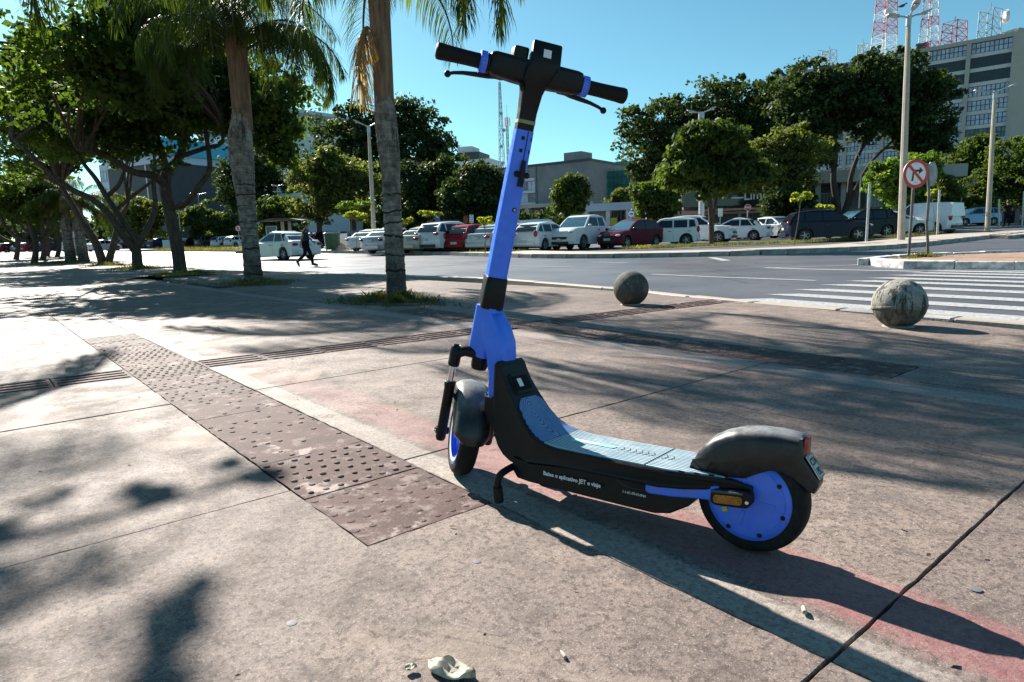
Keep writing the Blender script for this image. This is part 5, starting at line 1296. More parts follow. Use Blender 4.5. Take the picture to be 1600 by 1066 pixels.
class Facade:
    """a building frame: origin, direction along the facade (left->right), outward normal to the viewer"""
    def __init__(s, name, label, a, b, depth, h, mat, wallname='wall'):
        a, b = Vector((a[0], a[1], 0)), Vector((b[0], b[1], 0)); s.L = (b - a).length; s.d = (b - a).normalized(); s.h = h; s.depth = depth
        z = min(zg(a.x, a.y), zg(b.x, b.y)); s.root = empty(name, (a.x, a.y, z), atan2(s.d.y, s.d.x), label, 'building')
        if mat: s.box(wallname, 0, s.L, 0, h, -depth, 0, mat)
    def box(s, name, x0, x1, z0, z1, d0, d1, mat, parent=None, smooth=False):   # d: outward distance (towards viewer) in front of facade
        mb = MB(); mb.box(((x0 + x1) / 2, -(d0 + d1) / 2, (z0 + z1) / 2), (abs(x1 - x0), abs(d1 - d0), abs(z1 - z0)))
        return mb.build(name, mat, parent or s.root, smooth=False, fix=False)
    def multi(s, name, boxes, mat, parent=None):
        mb = MB()
        for x0, x1, z0, z1, d0, d1 in boxes: mb.box(((x0 + x1) / 2, -(d0 + d1) / 2, (z0 + z1) / 2), (abs(x1 - x0), abs(d1 - d0), abs(z1 - z0)))
        return mb.build(name, mat, parent or s.root, smooth=False, fix=False)
    def window(s, x0, x1, z0, z1, mat, n=2, d=0.0, fr=None, sill=False, k=.07, mid=False):
        w = s.box('window', x0, x1, z0, z1, d - .25, d + .02, mat)
        s.multi('frame', [(x0 + (x1 - x0) * i / n - k / 2, x0 + (x1 - x0) * i / n + k / 2, z0, z1, d, d + .07) for i in range(n + 1)] + [(x0, x1, z0 - k / 2, z0 + k / 2, d, d + .075), (x0, x1, z1 - k / 2, z1 + k / 2, d, d + .075)] + ([(x0, x1, (z0 + z1) / 2 - k / 2, (z0 + z1) / 2 + k / 2, d, d + .065)] if mid else []), fr or W_FRAME, w)
        return w
# office tower on the right
cy, cx = 140.0, ath(1567, 300, 140.0).x
TOPZ = ath(1567, 50, cy).z; TH_ = TOPZ - .8 - 1.75
def on_roof(px, py): d = ray(px, py); return Vector((0, 0, CAM_H)) + d * ((TOPZ - CAM_H) / d.z)
_q = on_roof(1410, 82); px_l = Vector((cx, cy, 0)) + (Vector((_q.x, _q.y, 0)) - Vector((cx, cy, 0))) * 2.3
T = Facade('office_tower', 'tall beige office tower with banded windows and red white masts on its roof', (px_l.x, px_l.y), (cx, cy), 16, TH_, W_BEIGE)
nb = 6; bw = T.L / nb; nf = 12; fh = (TH_ - 2.0) / nf
dk = {(11, 0), (10, 1), (10, 2), (10, 3), (10, 4), (10, 5), (9, 5), (9, 4), (8, 4), (8, 3), (9, 2), (3, 4), (3, 5)}
for i in range(nb + 1): T.box('column', i * bw - .38, i * bw + .38, 0, TH_, -.2, .9, W_BEIGE)
for f in range(nf):
    z0 = 2.0 + f * fh
    T.box('spandrel', 0, T.L, z0 - .05, z0 + .70, -.1, .25, W_SPAN)
    for i in range(nb):
        if f < 2: continue
        x0, x1 = i * bw + .42, (i + 1) * bw - .42
        T.window(x0, x1, z0 + .73, z0 + fh - .08, W_GLASSD if (f, i) in dk else (W_GLASSL if (f * 7 + i * 3) % 5 else W_GLASS), 9, .05, W_DARK, k=.13, mid=True)
T.box('parapet', -.3, T.L + .3, TH_, TH_ + .8, -16, .5, W_BEIGE)
sw = Facade('stair_block', 'blank beige end wall joined to the right side of the office tower', (cx + .06, cy - .4), (cx + 22, cy + 6), 14, TH_ + 1.1, W_BEIGE)
sw.box('parapet', -.1, sw.L + .1, TH_ + 1.1, TH_ + 1.5, -14.1, .1, W_LGREY)
for z in (10.5, 21.5, 32.5): sw.box('wall_joint', 0, sw.L, z - .06, z + .06, -.05, .03, W_LGREY)
for x in (7.5, 15): sw.box('wall_joint', x - .06, x + .06, 0, TH_ + 1.1, -.05, .025, W_LGREY)
def lattice(name, label, base, w0, w1, h, cols, group=None, seg=2.2, r=.09, cat='antenna mast', rz=.4):
    root = empty(name, base, rz, label, cat, group); n = max(2, int(h / seg)); mats = []
    for j, mat in enumerate(cols):
        mb = MB(); k0 = n * j // len(cols); k1 = n * (j + 1) // len(cols)
        for k in range(k0, k1):
            za, zb = h * k / n, h * (k + 1) / n; wa, wb = w0 + (w1 - w0) * (k / n) ** .7, w0 + (w1 - w0) * ((k + 1) / n) ** .7
            ca = [Vector((sx * wa / 2, sy * wa / 2, za)) for sx, sy in ((1, 1), (-1, 1), (-1, -1), (1, -1))]; cb = [Vector((sx * wb / 2, sy * wb / 2, zb)) for sx, sy in ((1, 1), (-1, 1), (-1, -1), (1, -1))]
            for i in range(4):
                mb.tube([ca[i], cb[i]], r, 5, caps=False); mb.tube([ca[i], cb[(i + 1) % 4]], r * .55, 4, caps=False); mb.tube([ca[(i + 1) % 4], cb[i]], r * .55, 4, caps=False); mb.tube([cb[i], cb[(i + 1) % 4]], r * .6, 4, caps=False)
        mb.build('lattice_section', mat, root, fix=False)
    mb = MB(); mb.tube([(0, 0, h), (0, 0, h * 1.0 + min(4, h * .25))], r * .6, 6); mb.build('spike', cols[-1], root, fix=False)
    return root
RED = M('mast_red', (.50, .06, .05), .5); WHT = M('mast_white', (.72, .70, .70), .5); STEEL = M('galvanised_steel', (.32, .35, .38), .45, .6)
_td = (px_l - Vector((cx, cy, 0))).normalized()
def roof_at(px, dep):
    r = ray(px, 80); r = Vector((r.x, r.y, 0)); C = Vector((cx, cy, 0)); k = (C.x * _td.y - C.y * _td.x) / (r.x * _td.y - r.y * _td.x); return r * k + Vector((r.x, r.y, 0)).normalized() * 3.5
for nm, px, dep, w0, w1, h, cols, lab in (('antenna_mast', 1381, 158, 4.2, 2.7, 17, [WHT, WHT, RED, WHT, RED, WHT], 'broad red and white lattice mast left of the lamp head'),
        ('antenna_mast', 1450, 152, 3.0, 1.8, 14, [RED, WHT, RED, WHT, RED], 'slim red and white lattice mast right of the lamp head'),
        ('roof_antenna', 1489, 148, 3.6, 3.2, 5.0, [RED, RED], 'short red antenna frame on the tower roof'), ('roof_antenna', 1543, 145, 3.0, 2.8, 6.0, [STEEL, STEEL], 'grey antenna frame carrying a round dish'),
        ('roof_antenna', 1348, 160, 1.8, 1.6, 4.2, [STEEL, STEEL], 'tiny antenna frame above the tree top'), ('roof_antenna', 1296, 166, 2.6, 2.2, 4.2, [STEEL, STEEL], 'low antenna with side arms, leftmost on the roof')):
    p = roof_at(px, dep); q = lattice(nm, lab, (p.x, p.y, TOPZ), w0, w1, h, cols, 'antennas on the tower roof', 1.6, .105)
    if 'dish' in lab:
        mb = MB(); mb.lathe([(.0, 0), (.7, .07), (1.15, .25), (1.35, .6), (1.35, .85), (0, .9)], 24, (1.5, -1.6, 4.3), (.75, -.66, .05), caps=False); mb.build('dish', WHT, q)
    if 'side arms' in lab:
        mb = MB(); [mb.tube([(-4, 0, z), (.5, 0, z)], .06, 5) for z in (2.4, 3.2, 4.0)]; mb.build('side_arm', STEEL, q, fix=False)['kind'] = 'stuff'
    if 'broad' in lab:
        for z, r_ in ((9.5, .9), (12.5, .7), (15.3, 1.2)): mb = MB(); mb.lathe([(0, 0), (r_, .1), (r_, .5), (0, .5)], 16, (-1.2, -1.4, z), (-.4, -.9, 0), caps=False); mb.build('drum_antenna', WHT, q)
for px, dep in ((1412, 151), (1441, 148)):
    p = roof_at(px, dep); e = empty('roof_unit', (p.x, p.y, TOPZ), -.75, 'dark ventilation unit on the tower roof, %s' % ('beside the lamp post' if px < 1430 else 'below the slim mast'), 'ventilation unit', 'ventilation units on the roof')
    mb = MB(); mb.box((0, 0, 1.1), (2.3, 2.0, 1.4)); mb.build('casing', W_GREY, e, smooth=False); mb = MB(); mb.box((0, -1.03, 1.1), (1.9, .1, 1.0)); mb.build('grille', W_DARK, e, smooth=False); mb = MB(); [mb.box((x, 0, .2), (.2, 2, .4)) for x in (-.9, .9)]; mb.build('feet', STEEL, e, smooth=False)

# balcony building on the left
a = ath(318, 300, 165); b = ath(455, 300, 140)
Bl = Facade('apartment_block', 'pale blue white block with long balcony bands behind the palms', (a.x, a.y), (b.x, b.y), 18, 26.5, W_WHITE)
for f in range(8):
    z = 1.2 + f * 3.15
    Bl.box('balcony_band', -.2, Bl.L + .2, z, z + 1.25, 0, 1.1, W_BLUEW)
    n = 9
    for i in range(n):
        x0 = Bl.L * i / n + .25; Bl.window(x0, x0 + Bl.L / n - .5, z + 1.35, z + 2.95, W_GLASS if (i + f) % 3 else W_GLASSL, 3, .03)
    for i in range(0, n, 2): Bl.box('air_conditioner', Bl.L * i / n + .5, Bl.L * i / n + 1.3, z + .35, z + .95, 1.1, 1.55, W_GREY)
Bl.box('roof_slab', -.6, Bl.L + 1.5, 26.5, 27.2, -18, 1.6, W_BLUEW)
a2 = ath(268, 300, 175); 
Bs = Facade('gable_block', 'plain pale side wing left of the balcony bands', (a2.x, a2.y), (a.x - .1, a.y + .2), 16, 19.5, W_BLUEW)
for f in range(5):
    Bs.window(.8, 2.0, 3 + f * 3.15, 4.6 + f * 3.15, W_GLASSD, 2, .03)
    for i in range(1, 4): Bs.box('panel_joint', Bs.L * i / 4 - .05, Bs.L * i / 4 + .05, .5, 19.4, -.05, .03, W_GREY)
# blue roofed building seen through the branches
a = ath(172, 300, 120); b = ath(262, 300, 112)
Bb = Facade('blue_roofed_hall', 'dark clad hall with a bright blue roof slab seen through branches', (a.x, a.y), (b.x, b.y), 16, 14.0, W_DARK)
Bb.box('upper_storey', -.3, Bb.L + .3, 14.0, 15.2, -16, .4, W_BLUEW)
Bb.box('roof', -.8, Bb.L + .8, 15.2, 17.9, -16.5, .9, W_ROOFB)
for x in (.35, .68): Bb.box('light_column', Bb.L * x - .14, Bb.L * x + .14, 0, 14.0, -.1, .12, W_WHITE)
Bb.box('side_wall', -2.6, -.05, 0, 15.0, -15, -.05, W_BLUEW)
Bb.window(-2.3, -.5, 12.0, 13.8, W_GLASSL, 2, -.02)

# long grey portico building in the middle
a = ath(716, 300, 205); b = ath(922, 300, 178)
Gb = Facade('portico_building', 'long grey building with window bands and a pillared ground floor', (a.x, a.y), (b.x, b.y), 22, 19.2, W_GREY)
x_w = Gb.L * .62
for f in range(3):
    z = 9.0 + f * 3.35
    Gb.box('white_band', .2, x_w, z - .35, z + .35, 0, .5, W_WHITE)
    for i in range(11):
        x0 = .4 + (x_w - .4) * i / 11; Gb.window(x0 + .08, x0 + (x_w - .4) / 11 - .08, z + .45, z + 2.85, W_GLASSL if (i * 5 + f) % 3 == 0 else W_GLASS, 2, .04)
Gb.box('roof_edge', -.2, Gb.L + .2, 19.2, 19.8, -22, .4, W_DARK)
Gb.box('roof_tank', Gb.L * .80, Gb.L * .92, 19.8, 22.2, -8, -2, W_GREY)
Gb.box('wall_seam', x_w + .4, x_w + .6, 8.4, 19.2, -.1, .08, W_DARK)
Gb.box('canopy', Gb.L * .10, Gb.L * 1.02, 7.6, 8.6, 0, 5.0, W_LGREY)
for x in (.14, .40, .62, .80, .99): Gb.box('pillar', Gb.L * x - .7, Gb.L * x + .7, 0, 7.6, 3.2, 4.6, W_LGREY)
Gb.box('shop_glazing', Gb.L * .42, Gb.L * .78, 3.4, 7.4, -.1, .1, W_GLASSD)
for k in range(9): Gb.box('mullion', Gb.L * (.42 + .045 * k) - .07, Gb.L * (.42 + .045 * k) + .07, 3.4, 7.4, .1, .2, W_DARK)
SGN = M('shop_sign_blue', (.10, .20, .32), .5)
sb = Gb.box('shop_sign', Gb.L * .44, Gb.L * .60, 1.5, 3.3, 0, .5, SGN)
lettering('refina', 2.0, WHT, basis((Gb.L * .45, -.55, 1.75), (1, 0, 0), (0, 0, 1)), sb, bold=.03)
Gb.box('shop_sign_white', Gb.L * .66, Gb.L * .76, 1.6, 3.2, 0, .5, W_LGREY)
Gb.box('ramp_opening', Gb.L * .84, Gb.L * .97, 0, 3.2, -.1, .12, W_GLASSD); Gb.box('ramp_sign', Gb.L * .85, Gb.L * .96, 3.3, 4.1, 0, .3, W_LGREY)
a = ath(714, 300, 240); b = ath(768, 300, 236)
Ub = Facade('roof_storey_block', 'white upper block with stepped dark roof behind the grey building', (a.x, a.y), (b.x, b.y), 14, 27.5, W_WHITE)
Ub.box('window_band', .3, Ub.L - .3, 22.2, 24.2, -.2, .05, W_GLASSD); Ub.box('roof_step', 0, Ub.L * .66, 27.5, 30.2, -12, -1, W_DARK); Ub.box('roof_step', 0, Ub.L * .42, 30.2, 32.4, -10, -2, W_WHITE)
# netted building
a = ath(921, 300, 187); b = ath(992, 300, 184)
Nb = Facade('netted_building', 'building wrapped in green scaffold netting', (a.x, a.y), (b.x, b.y), 18, 17.0, W_NET)
for f in range(7):
    z = 2 + f * 2.2; Nb.box('scaffold_rail', -.1, Nb.L + .1, z, z + .14, .1, .3, W_DARK)
for k in range(12): Nb.box('scaffold_pole', Nb.L * k / 11 - .06, Nb.L * k / 11 + .06, 0, 17.6, .1, .25, W_DARK)
a = ath(962, 300, 215); b = ath(1004, 300, 215)
Nt = Facade('netted_stair_tower', 'green netted stair tower behind the netted building', (a.x, a.y), (b.x, b.y), 10, 22.5, W_NET)
for k in range(6): Nt.box('scaffold_rail', -.1, Nt.L + .1, 3 + 3.4 * k, 3.2 + 3.4 * k, .1, .3, W_DARK)

# flat roofed concrete building at right
a = ath(1235, 340, 66); b = ath(1470, 340, 62)
Fl = Facade('flat_roofed_hall', 'flat roofed concrete hall with a deep roof edge behind the tall tree', (a.x, a.y), (b.x, b.y), 12, 4.4, W_DARK)
Fl.box('roof', -1.5, Fl.L + 1.0, 4.4, 5.5, -13, 3.0, W_LGREY)
for k in range(7): Fl.box('pillar', Fl.L * k / 6 - .22, Fl.L * k / 6 + .22, 0, 4.4, 1.6, 2.1, W_LGREY)
for k in range(6):
    if k in (1, 3, 4): Fl.window(Fl.L * k / 6 + .5, Fl.L * (k + 1) / 6 - .5, 1.0, 3.6, W_GLASS, 4, .05)
    else: Fl.box('wall_panel', Fl.L * k / 6 + .4, Fl.L * (k + 1) / 6 - .4, 0, 3.9, 0, .1, W_BEIGE if k == 5 else W_GREY)
a = ath(1480, 340, 78); b = ath(1680, 340, 72)
Fr = Facade('colonnade_hall', 'dark colonnaded hall under the right hand trees', (a.x, a.y), (b.x, b.y), 12, 6.2, W_DARK)
Fr.box('roof', -1, Fr.L + 1, 6.2, 7.2, -13, 2.5, W_LGREY)
for k in range(10): Fr.box('pillar', Fr.L * k / 9 - .3, Fr.L * k / 9 + .3, 0, 6.2, 1.2, 1.8, W_GREY)
# dark shop with script sign
a = ath(1068, 340, 60); b = ath(1238, 340, 58)
Sh = Facade('corner_shop', 'dark corner shop with a white script sign and pink awning', (a.x, a.y), (b.x, b.y), 9, 4.6, W_DARK)
Sh.box('fascia', -.2, Sh.L + .2, 2.7, 4.7, 0, .4, W_GLASSD)
aw = Sh.multi('awning', [(Sh.L * .15, Sh.L * .78, 2.25, 2.42, .3, 1.8)], W_PINK)
Sh.box('sill_band', Sh.L * .2, Sh.L * .7, 2.0, 2.2, 0, .3, W_LGREY)
for x in (.25, .52, .78): Sh.box('door_post', Sh.L * x - .12, Sh.L * x + .12, 0, 2.2, 0, .25, W_LGREY)
sg = Sh.box('sign_bar', Sh.L * .44, Sh.L * .55, 3.30, 3.42, .4, .5, WHT)
lettering('Limonghe', 1.05, WHT, basis((Sh.L * .55, -.48, 3.15), (1, .0, .03), (.28, 0, 1)), Sh.root, bold=.012)
Sh.box('side_awning', -1.5, Sh.L * .14, 2.0, 2.3, .2, 2.6, W_PINK)
# kiosks and buses between the trees
a = ath(918, 340, 92); b = ath(1004, 340, 88)
Kb = Facade('bus_station', 'low white and blue bus station with yellow hoardings', (a.x, a.y), (b.x, b.y), 6, 3.4, W_GREY)
Kb.box('roof', -.6, Kb.L + .6, 3.4, 4.4, -7, 1.2, W_BLUEW)
for k in range(7): Kb.box('opening', Kb.L * (.42 + .07 * k), Kb.L * (.47 + .07 * k), 2.0, 3.3, -.1, .06, W_GLASSD)
for x in (.02, .42, .78, .99): Kb.box('white_pillar', Kb.L * x - .3, Kb.L * x + .3, 0, 3.9, .2, .8, W_WHITE)
for x0, x1 in ((.10, .26), (.48, .60), (.86, 1.02)): Kb.box('yellow_hoarding', Kb.L * x0, Kb.L * x1, .4, 2.4, 1.0, 1.1, W_YEL)
a = ath(1018, 340, 70); b = ath(1068, 340, 70)
Pk = Facade('purple_kiosk', 'small kiosk with a purple awning and white side', (a.x, a.y), (b.x, b.y), 3, 2.6, W_WHITE)
Pk.box('awning', Pk.L * .35, Pk.L * 1.05, 2.0, 3.4, .05, 1.2, W_PURP); Pk.box('pink_roof', -.3, Pk.L + .5, 3.42, 3.6, -3, 1.4, W_PINK)
# lattice masts behind the scooter stem
for px, dep, w0, w1, top, lab in ((788, 235, 3.4, .5, 128, 'tall thin lattice mast left of the scooter stem'), (797.5, 228, .8, .6, 183, 'short slim mast touching the scooter stem')):
    p = atd(px, dep); h = ath(px, top, dep).z - p.z
    q = lattice('lattice_mast', lab, p, w0, w1, h, [STEEL], 'masts behind the scooter stem', 3.0 if w0 > 2 else 2.4, .09 if w0 > 2 else .08)
    if w0 < 2: 
        for k in range(3): mb = MB(); mb.box((cos(k * 2.1) * .9, sin(k * 2.1) * .9, h - 1.5), (.35, .35, 2.8)); mb.build('panel_antenna', WHT, q, smooth=False)
    else:
        mb = MB()
        for k in range(5): mb.lathe([(0, 0), (.6, .1), (.6, .5), (0, .5)], 12, (.8 * cos(k * 2), -1.0, 20 + k * 5.5), (cos(k), -1, 0), caps=False)
        mb.build('drum_antenna', STEEL, q, fix=False)['kind'] = 'stuff'
# small cloud wisp low in the sky
# ================================================================== cars
def paint(name, c, rough=.25, metal=0.0):
    t = NT(name); n = t.noise(3, 3); 
    return t.fin(t.mix(t.ramp(n, .3, .7), tuple(x * .95 for x in c), c), rough, metal, None, .5 if sum(c) > .6 else .16, .5 if sum(c) > .6 else .0)
PAINT = dict(white=paint('white_car_paint', (.68, .70, .72)), silver=paint('silver_car_paint', (.42, .45, .48), .3, .4), beige=paint('champagne_car_paint', (.46, .42, .36), .3, .3), maroon=paint('maroon_car_paint', (.10, .008, .022), .22), red=paint('red_car_paint', (.28, .014, .022)),
             black=paint('black_car_paint', (.010, .010, .012), .2), navy=paint('navy_car_paint', (.010, .014, .032), .22), grey=paint('grey_car_paint', (.11, .115, .125), .28, .3), blue=paint('steel_blue_car_paint', (.17, .25, .38), .28, .3), darkblue=paint('dark_blue_car_paint', (.02, .03, .08), .25))
C_GLASS = M('car_glass', (.010, .014, .018), .04, var=.1); C_WIND = M('windscreen_glass', (.030, .085, .12), .05, var=.2, spec=1.0, coat=1.0); C_TRIM = M('car_black_trim', (.015, .015, .016), .5); C_TYRE = M('car_tyre', (.015, .015, .015), .8); C_RIM = M('alloy_rim', (.30, .31, .33), .35, .6)
C_HEAD = M('headlight_lens', (.55, .60, .66), .08); C_RED = M('tail_light_lens', (.28, .01, .015), .15); C_PLATE = M('number_plate', (.52, .53, .52), .5); C_CHR = M('car_chrome', (.6, .6, .62), .2, .9)
KINDS_ = {  # L, W, H, wheelbase, wheel r, ground clearance, hood z, belt z, rear deck z; greenhouse x: rear base, rear top, front top, front base; deck type
    'sedan': dict(L=4.45, W=1.74, H=1.47, wb=2.60, wr=.31, gc=.20, hood=.84, belt=.93, deck=.98, g=(-1.82, -.86, .16, 1.22), pil=(-.36, -1.15)),
    'hatch': dict(L=3.90, W=1.68, H=1.49, wb=2.48, wr=.30, gc=.20, hood=.86, belt=.94, deck=.98, g=(-1.89, -1.36, .12, 1.12), pil=(-.38, -1.15)),
    'boxhatch': dict(L=3.70, W=1.63, H=1.52, wb=2.37, wr=.30, gc=.22, hood=.86, belt=.95, deck=.98, g=(-1.80, -1.66, .25, .98), pil=(-.42, -1.2)),
    'suv': dict(L=4.32, W=1.80, H=1.67, wb=2.62, wr=.35, gc=.24, hood=1.00, belt=1.06, deck=1.10, g=(-2.09, -1.60, .18, 1.18), pil=(-.38, -1.25)),
    'pickup': dict(L=5.25, W=1.86, H=1.80, wb=3.05, wr=.38, gc=.28, hood=1.12, belt=1.17, deck=1.17, g=(-.98, -.78, .62, 1.42), pil=(-.08, -5)),
    'van': dict(L=4.25, W=1.75, H=1.86, wb=2.70, wr=.31, gc=.20, hood=.98, belt=1.05, deck=1.05, g=(-2.08, -2.02, .45, 1.35), pil=(.0, -5)),
}
CARM = {}
def car_parts(kind):
    if kind in CARM: return CARM[kind]
    k = KINDS_[kind]; L, W, H, wr = k['L'], k['W'], k['H'], k['wr']; h = L / 2; gc = k['gc']; g = k['g']; xf = k['wb'] / 2 + .06; xr = xf - k['wb']; ar = wr + .075
    def arch(xc):
        out = []
        for i in range(13):
            a = pi * i / 12; x, z = xc + ar * cos(a), wr + ar * sin(a)
            out.append((x, max(gc, z)))
        return out
    out = [(-h + .10, gc + .04), (-h + .01, .42), (-h, .60), (-h + .05, k['deck'] - .18), (-h + .10, k['deck'] - .04), (-h + .22, k['deck']), (g[0], k['deck'] + .01), (0, k['belt']), (g[3], k['belt'] - .01), (g[3] + (h - g[3]) * .55, k['hood'] + .01), (h - .28, k['hood'] - .07), (h - .10, k['hood'] - .17), (h - .02, .58), (h, .44), (h - .07, gc + .02)]
    bot = [(xf + ar + .01, gc)] + arch(xf) + [(xf - ar - .01, gc), (xr + ar + .01, gc)] + arch(xr) + [(xr - ar - .01, gc)]
    poly = out + bot
    def ring(t):
        r = []
        for x, z in poly:
            e = (abs(x) / h) ** 8; xx = x - (1 if x > 0 else -1) * .20 * abs(t) ** 3 * e
            y = t * W / 2 * (1 - .05 * ((z - .58) / .4) ** 2 * abs(t)); zz = z
            if abs(t) > .96 and z > .7: zz = z - .045
            elif abs(t) > .85 and z > .7: zz = z - .010
            r.append((xx, y, zz))
        return r
    P = {}
    mb = MB(); mb.loft([ring(t) for t in (-1, -.93, -.6, 0, .6, .93, 1)]); 
    # greenhouse
    yb, yt = W / 2 - .075, W / 2 - .27; zb = k['belt'] - .06; zt = H
    def yy(z): return yb + (yt - yb) * max(0, min(1, (z - zb) / (zt - zb)))
    gp = [(g[0], zb), (g[0] + (g[1] - g[0]) * .55, zb + (zt - zb) * .58), (g[1], zt - .10), (g[1] + .30, zt - .045), ((g[1] + g[2]) / 2, zt), (g[2] - .22, zt - .01), (g[2] + .02, zt - .06), (g[2] + (g[3] - g[2]) * .5, zb + (zt - zb) * .50), (g[3], zb)]
    def gring(t):
        return [(x, t * yy(z), z - (.03 if abs(t) > .99 and z > zt - .1 else 0)) for x, z in gp]
    mb.loft([gring(t) for t in (-1, -.90, 0, .90, 1)]); P['body'] = mb.mesh('body', PAINT['white'], True, 32)
    # glass
    def side(poly, s): 
        m = MB(); a = [Vector((x, s * (yy(z) + .004), z)) for x, z in poly]; b = [Vector((x, s * (yy(z) - .03), z)) for x, z in poly]; n = len(a)
        m.add(a + b, [tuple(range(n)), tuple(range(2 * n - 1, n - 1, -1))] + [(i, (i + 1) % n, n + (i + 1) % n, n + i) for i in range(n)]); return m
    def xat(z, front): 
        f = (z - zb) / (zt - .08 - zb); return g[3] + (g[2] - g[3]) * f if front else g[0] + (g[1] - g[0]) * f
    z0, z1 = k['belt'] + .03, zt - .145; zm = (z0 + z1) / 2
    segs = []
    p1, p2 = k['pil']
    if kind == 'van': segs = [[(p1 + .3, z0), (xat(z0, 1) - .12, z0), (xat(z1, 1) - .10, z1), (p1 + .3, z1)]]
    else:
        segs.append([(p1 + .04, z0), (xat(z0, 1) - .14, z0), (xat(zm, 1) - .12, zm), (xat(z1, 1) - .10, z1), (p1 + .04, z1)])
        rear = p2 if p2 > g[0] + .3 else xat(z0, 0) + .15
        segs.append([(max(rear, xat(z0, 0) + .12) + .04, z0), (p1 - .04, z0), (p1 - .04, z1), (max(rear, xat(z1, 0) + .12) + .04, z1)])
        if kind in ('suv', 'boxhatch', 'hatch'): segs.append([(xat(z0, 0) + .16, z0 + .04), (p2 - .06, z0), (p2 - .06, z1), (xat(z1, 0) + .14, z1)])
        if kind == 'sedan': segs.append([(xat(z0, 0) + .30, z0 + .02), (p2 - .05, z0), (p2 - .05, z1), (max(xat(z1, 0) + .08, p2 - .25), z1)])
    P['side_window'] = [side(s_, s).mesh('side_window', C_GLASS, False, fix=True) for s_ in segs for s in (1, -1)]
    def cross(front):
        f0, f1 = .10, .90; m = MB()
        a = Vector((g[3] if front else g[0], zb)); b = Vector((g[2] + .02, zt - .06) if front else (g[1], zt - .10)); dirn = (b - a).normalized(); nn = Vector((dirn.y, -dirn.x)) * (1 if front else -1)
        rows = []
        for f in (f0 if not (kind in ('suv', 'hatch', 'boxhatch') and not front) else .16, .5, f1):
            mid = .0
            q = a.lerp(b, f); 
            gm = Vector(gp[7]) if front else Vector(gp[1]); ff = .5 if front else .56
            q = a.lerp(gm, f / ff) if f < ff else gm.lerp(b, (f - ff) / (1 - ff))
            w = yy(q.y) - .07; rows.append([(q.x + nn.x * .008, -w, q.y + nn.y * .008), (q.x + nn.x * .008 + .01 * (1 if front else -1), 0, q.y + nn.y * .008), (q.x + nn.x * .008, w, q.y + nn.y * .008)])
        m.loft(rows, closed=False, caps=False); return m.mesh('w', C_GLASS, True, 60)
    P['windscreen'] = cross(True); P['windscreen'].materials[0] = C_WIND
    if kind != 'van': P['rear_window'] = cross(False)
    # wheels
    mt = MB(); mt.lathe([(wr * .64, -.10), (wr * .9, -.105), (wr, -.085), (wr, .085), (wr * .9, .105), (wr * .64, .10)], 28, (0, 0, 0), (0, 1, 0), caps=False); P['tyre'] = mt.mesh('tyre', C_TYRE)
    mt2 = MB(); mt2.lathe([(wr * .60, .05), (.0, .05)], 20, (0, 0, 0), (0, 1, 0), caps=False); P['shade_disc'] = mt2.mesh('rim_shade_disc', C_TRIM, False, fix=False)  # dark disc added behind the spokes, stands for the shade in the gaps
    mr = MB(); mr.lathe([(wr * .66, .098), (wr * .60, .088), (wr * .58, .05)], 24, (0, 0, 0), (0, 1, 0), caps=False)
    for i in range(5):
        a = 2 * pi * i / 5; mr.tube([(cos(a) * .03, .075, sin(a) * .03), (cos(a) * wr * .60, .088, sin(a) * wr * .60)], [.042, .026], 6, flat=.5, up=(0, 1, 0))
    mr.lathe([(.05, .06), (.05, .095), (0, .098)], 12, (0, 0, 0), (0, 1, 0), caps=False); P['rim'] = mr.mesh('rim', C_RIM)
    P['wheels'] = [(xf, 1), (xf, -1), (xr, 1), (xr, -1)]; P['wr'] = wr; P['W'] = W
    m = MB(); m.box(((xf + xr) / 2, 0, gc + .18), (L * .86, W - .36, .36)); m.box((xf, 0, wr + .12), (.8, W - .5, .55)); m.box((xr, 0, wr + .12), (.8, W - .5, .55)); P['underbody'] = m.mesh('underbody', C_TRIM, False, fix=False)
    fz = k['hood'] - .20; ty = {'suv': .92, 'pickup': .95, 'van': .80}.get(kind, .78)
    def blob(c, sc, mat, n='x'): m = MB(); m.ball(c, 1, 14, 8, sc); return m.mesh(n, mat, True, 80)
    P['headlight'] = [blob((h - .26, s * (W / 2 - .26), fz), (.24, .17, .072), C_HEAD, 'headlight') for s in (1, -1)]
    P['tail_light'] = [blob((-h + .11, s * (W / 2 - .155), ty + (.10 if kind in ('suv', 'hatch', 'boxhatch', 'van') else 0)), (.105, .10 if kind in ('hatch', 'boxhatch', 'van') else .17, .17 if kind in ('hatch', 'boxhatch', 'van') else .078), C_RED, 'tail_light') for s in (1, -1)]
    m = MB(); m.box((h - .075, 0, .60), (.10, W * .52, .13)); m.box((h - .045, 0, .36), (.10, W * .60, .13)); P['grille'] = m.mesh('grille', C_TRIM, False, fix=False)
    m = MB(); m.box((h + .01, 0, .47), (.03, .42, .12)); P['front_plate'] = m.mesh('number_plate', C_PLATE, False)
    pz = .72 if kind in ('sedan', 'suv', 'pickup') else .50
    m = MB(); m.box((-h + (.0 if pz < .6 else .012), 0, pz), (.05, .42, .12)); P['rear_plate'] = m.mesh('number_plate', C_PLATE, False)
    m = MB(); m.box((-h + .05, 0, .38), (.12, W * .72, .16)); P['bumper'] = m.mesh('bumper', C_TRIM, False)
    P['mirror'] = [blob((g[3] - .30, s * (W / 2 + .07), k['belt'] + .06), (.09, .12, .07), PAINT['white'], 'mirror') for s in (1, -1)]
    if kind in ('suv', 'pickup'):
        m = MB(); [m.tube([(g[1] + .25, s * (yt - .02), zt + .05), (g[2] - .2, s * (yt - .02), zt + .05)], .022, 6) for s in (1, -1)]; P['roof_rail'] = m.mesh('roof_rail', C_TRIM)
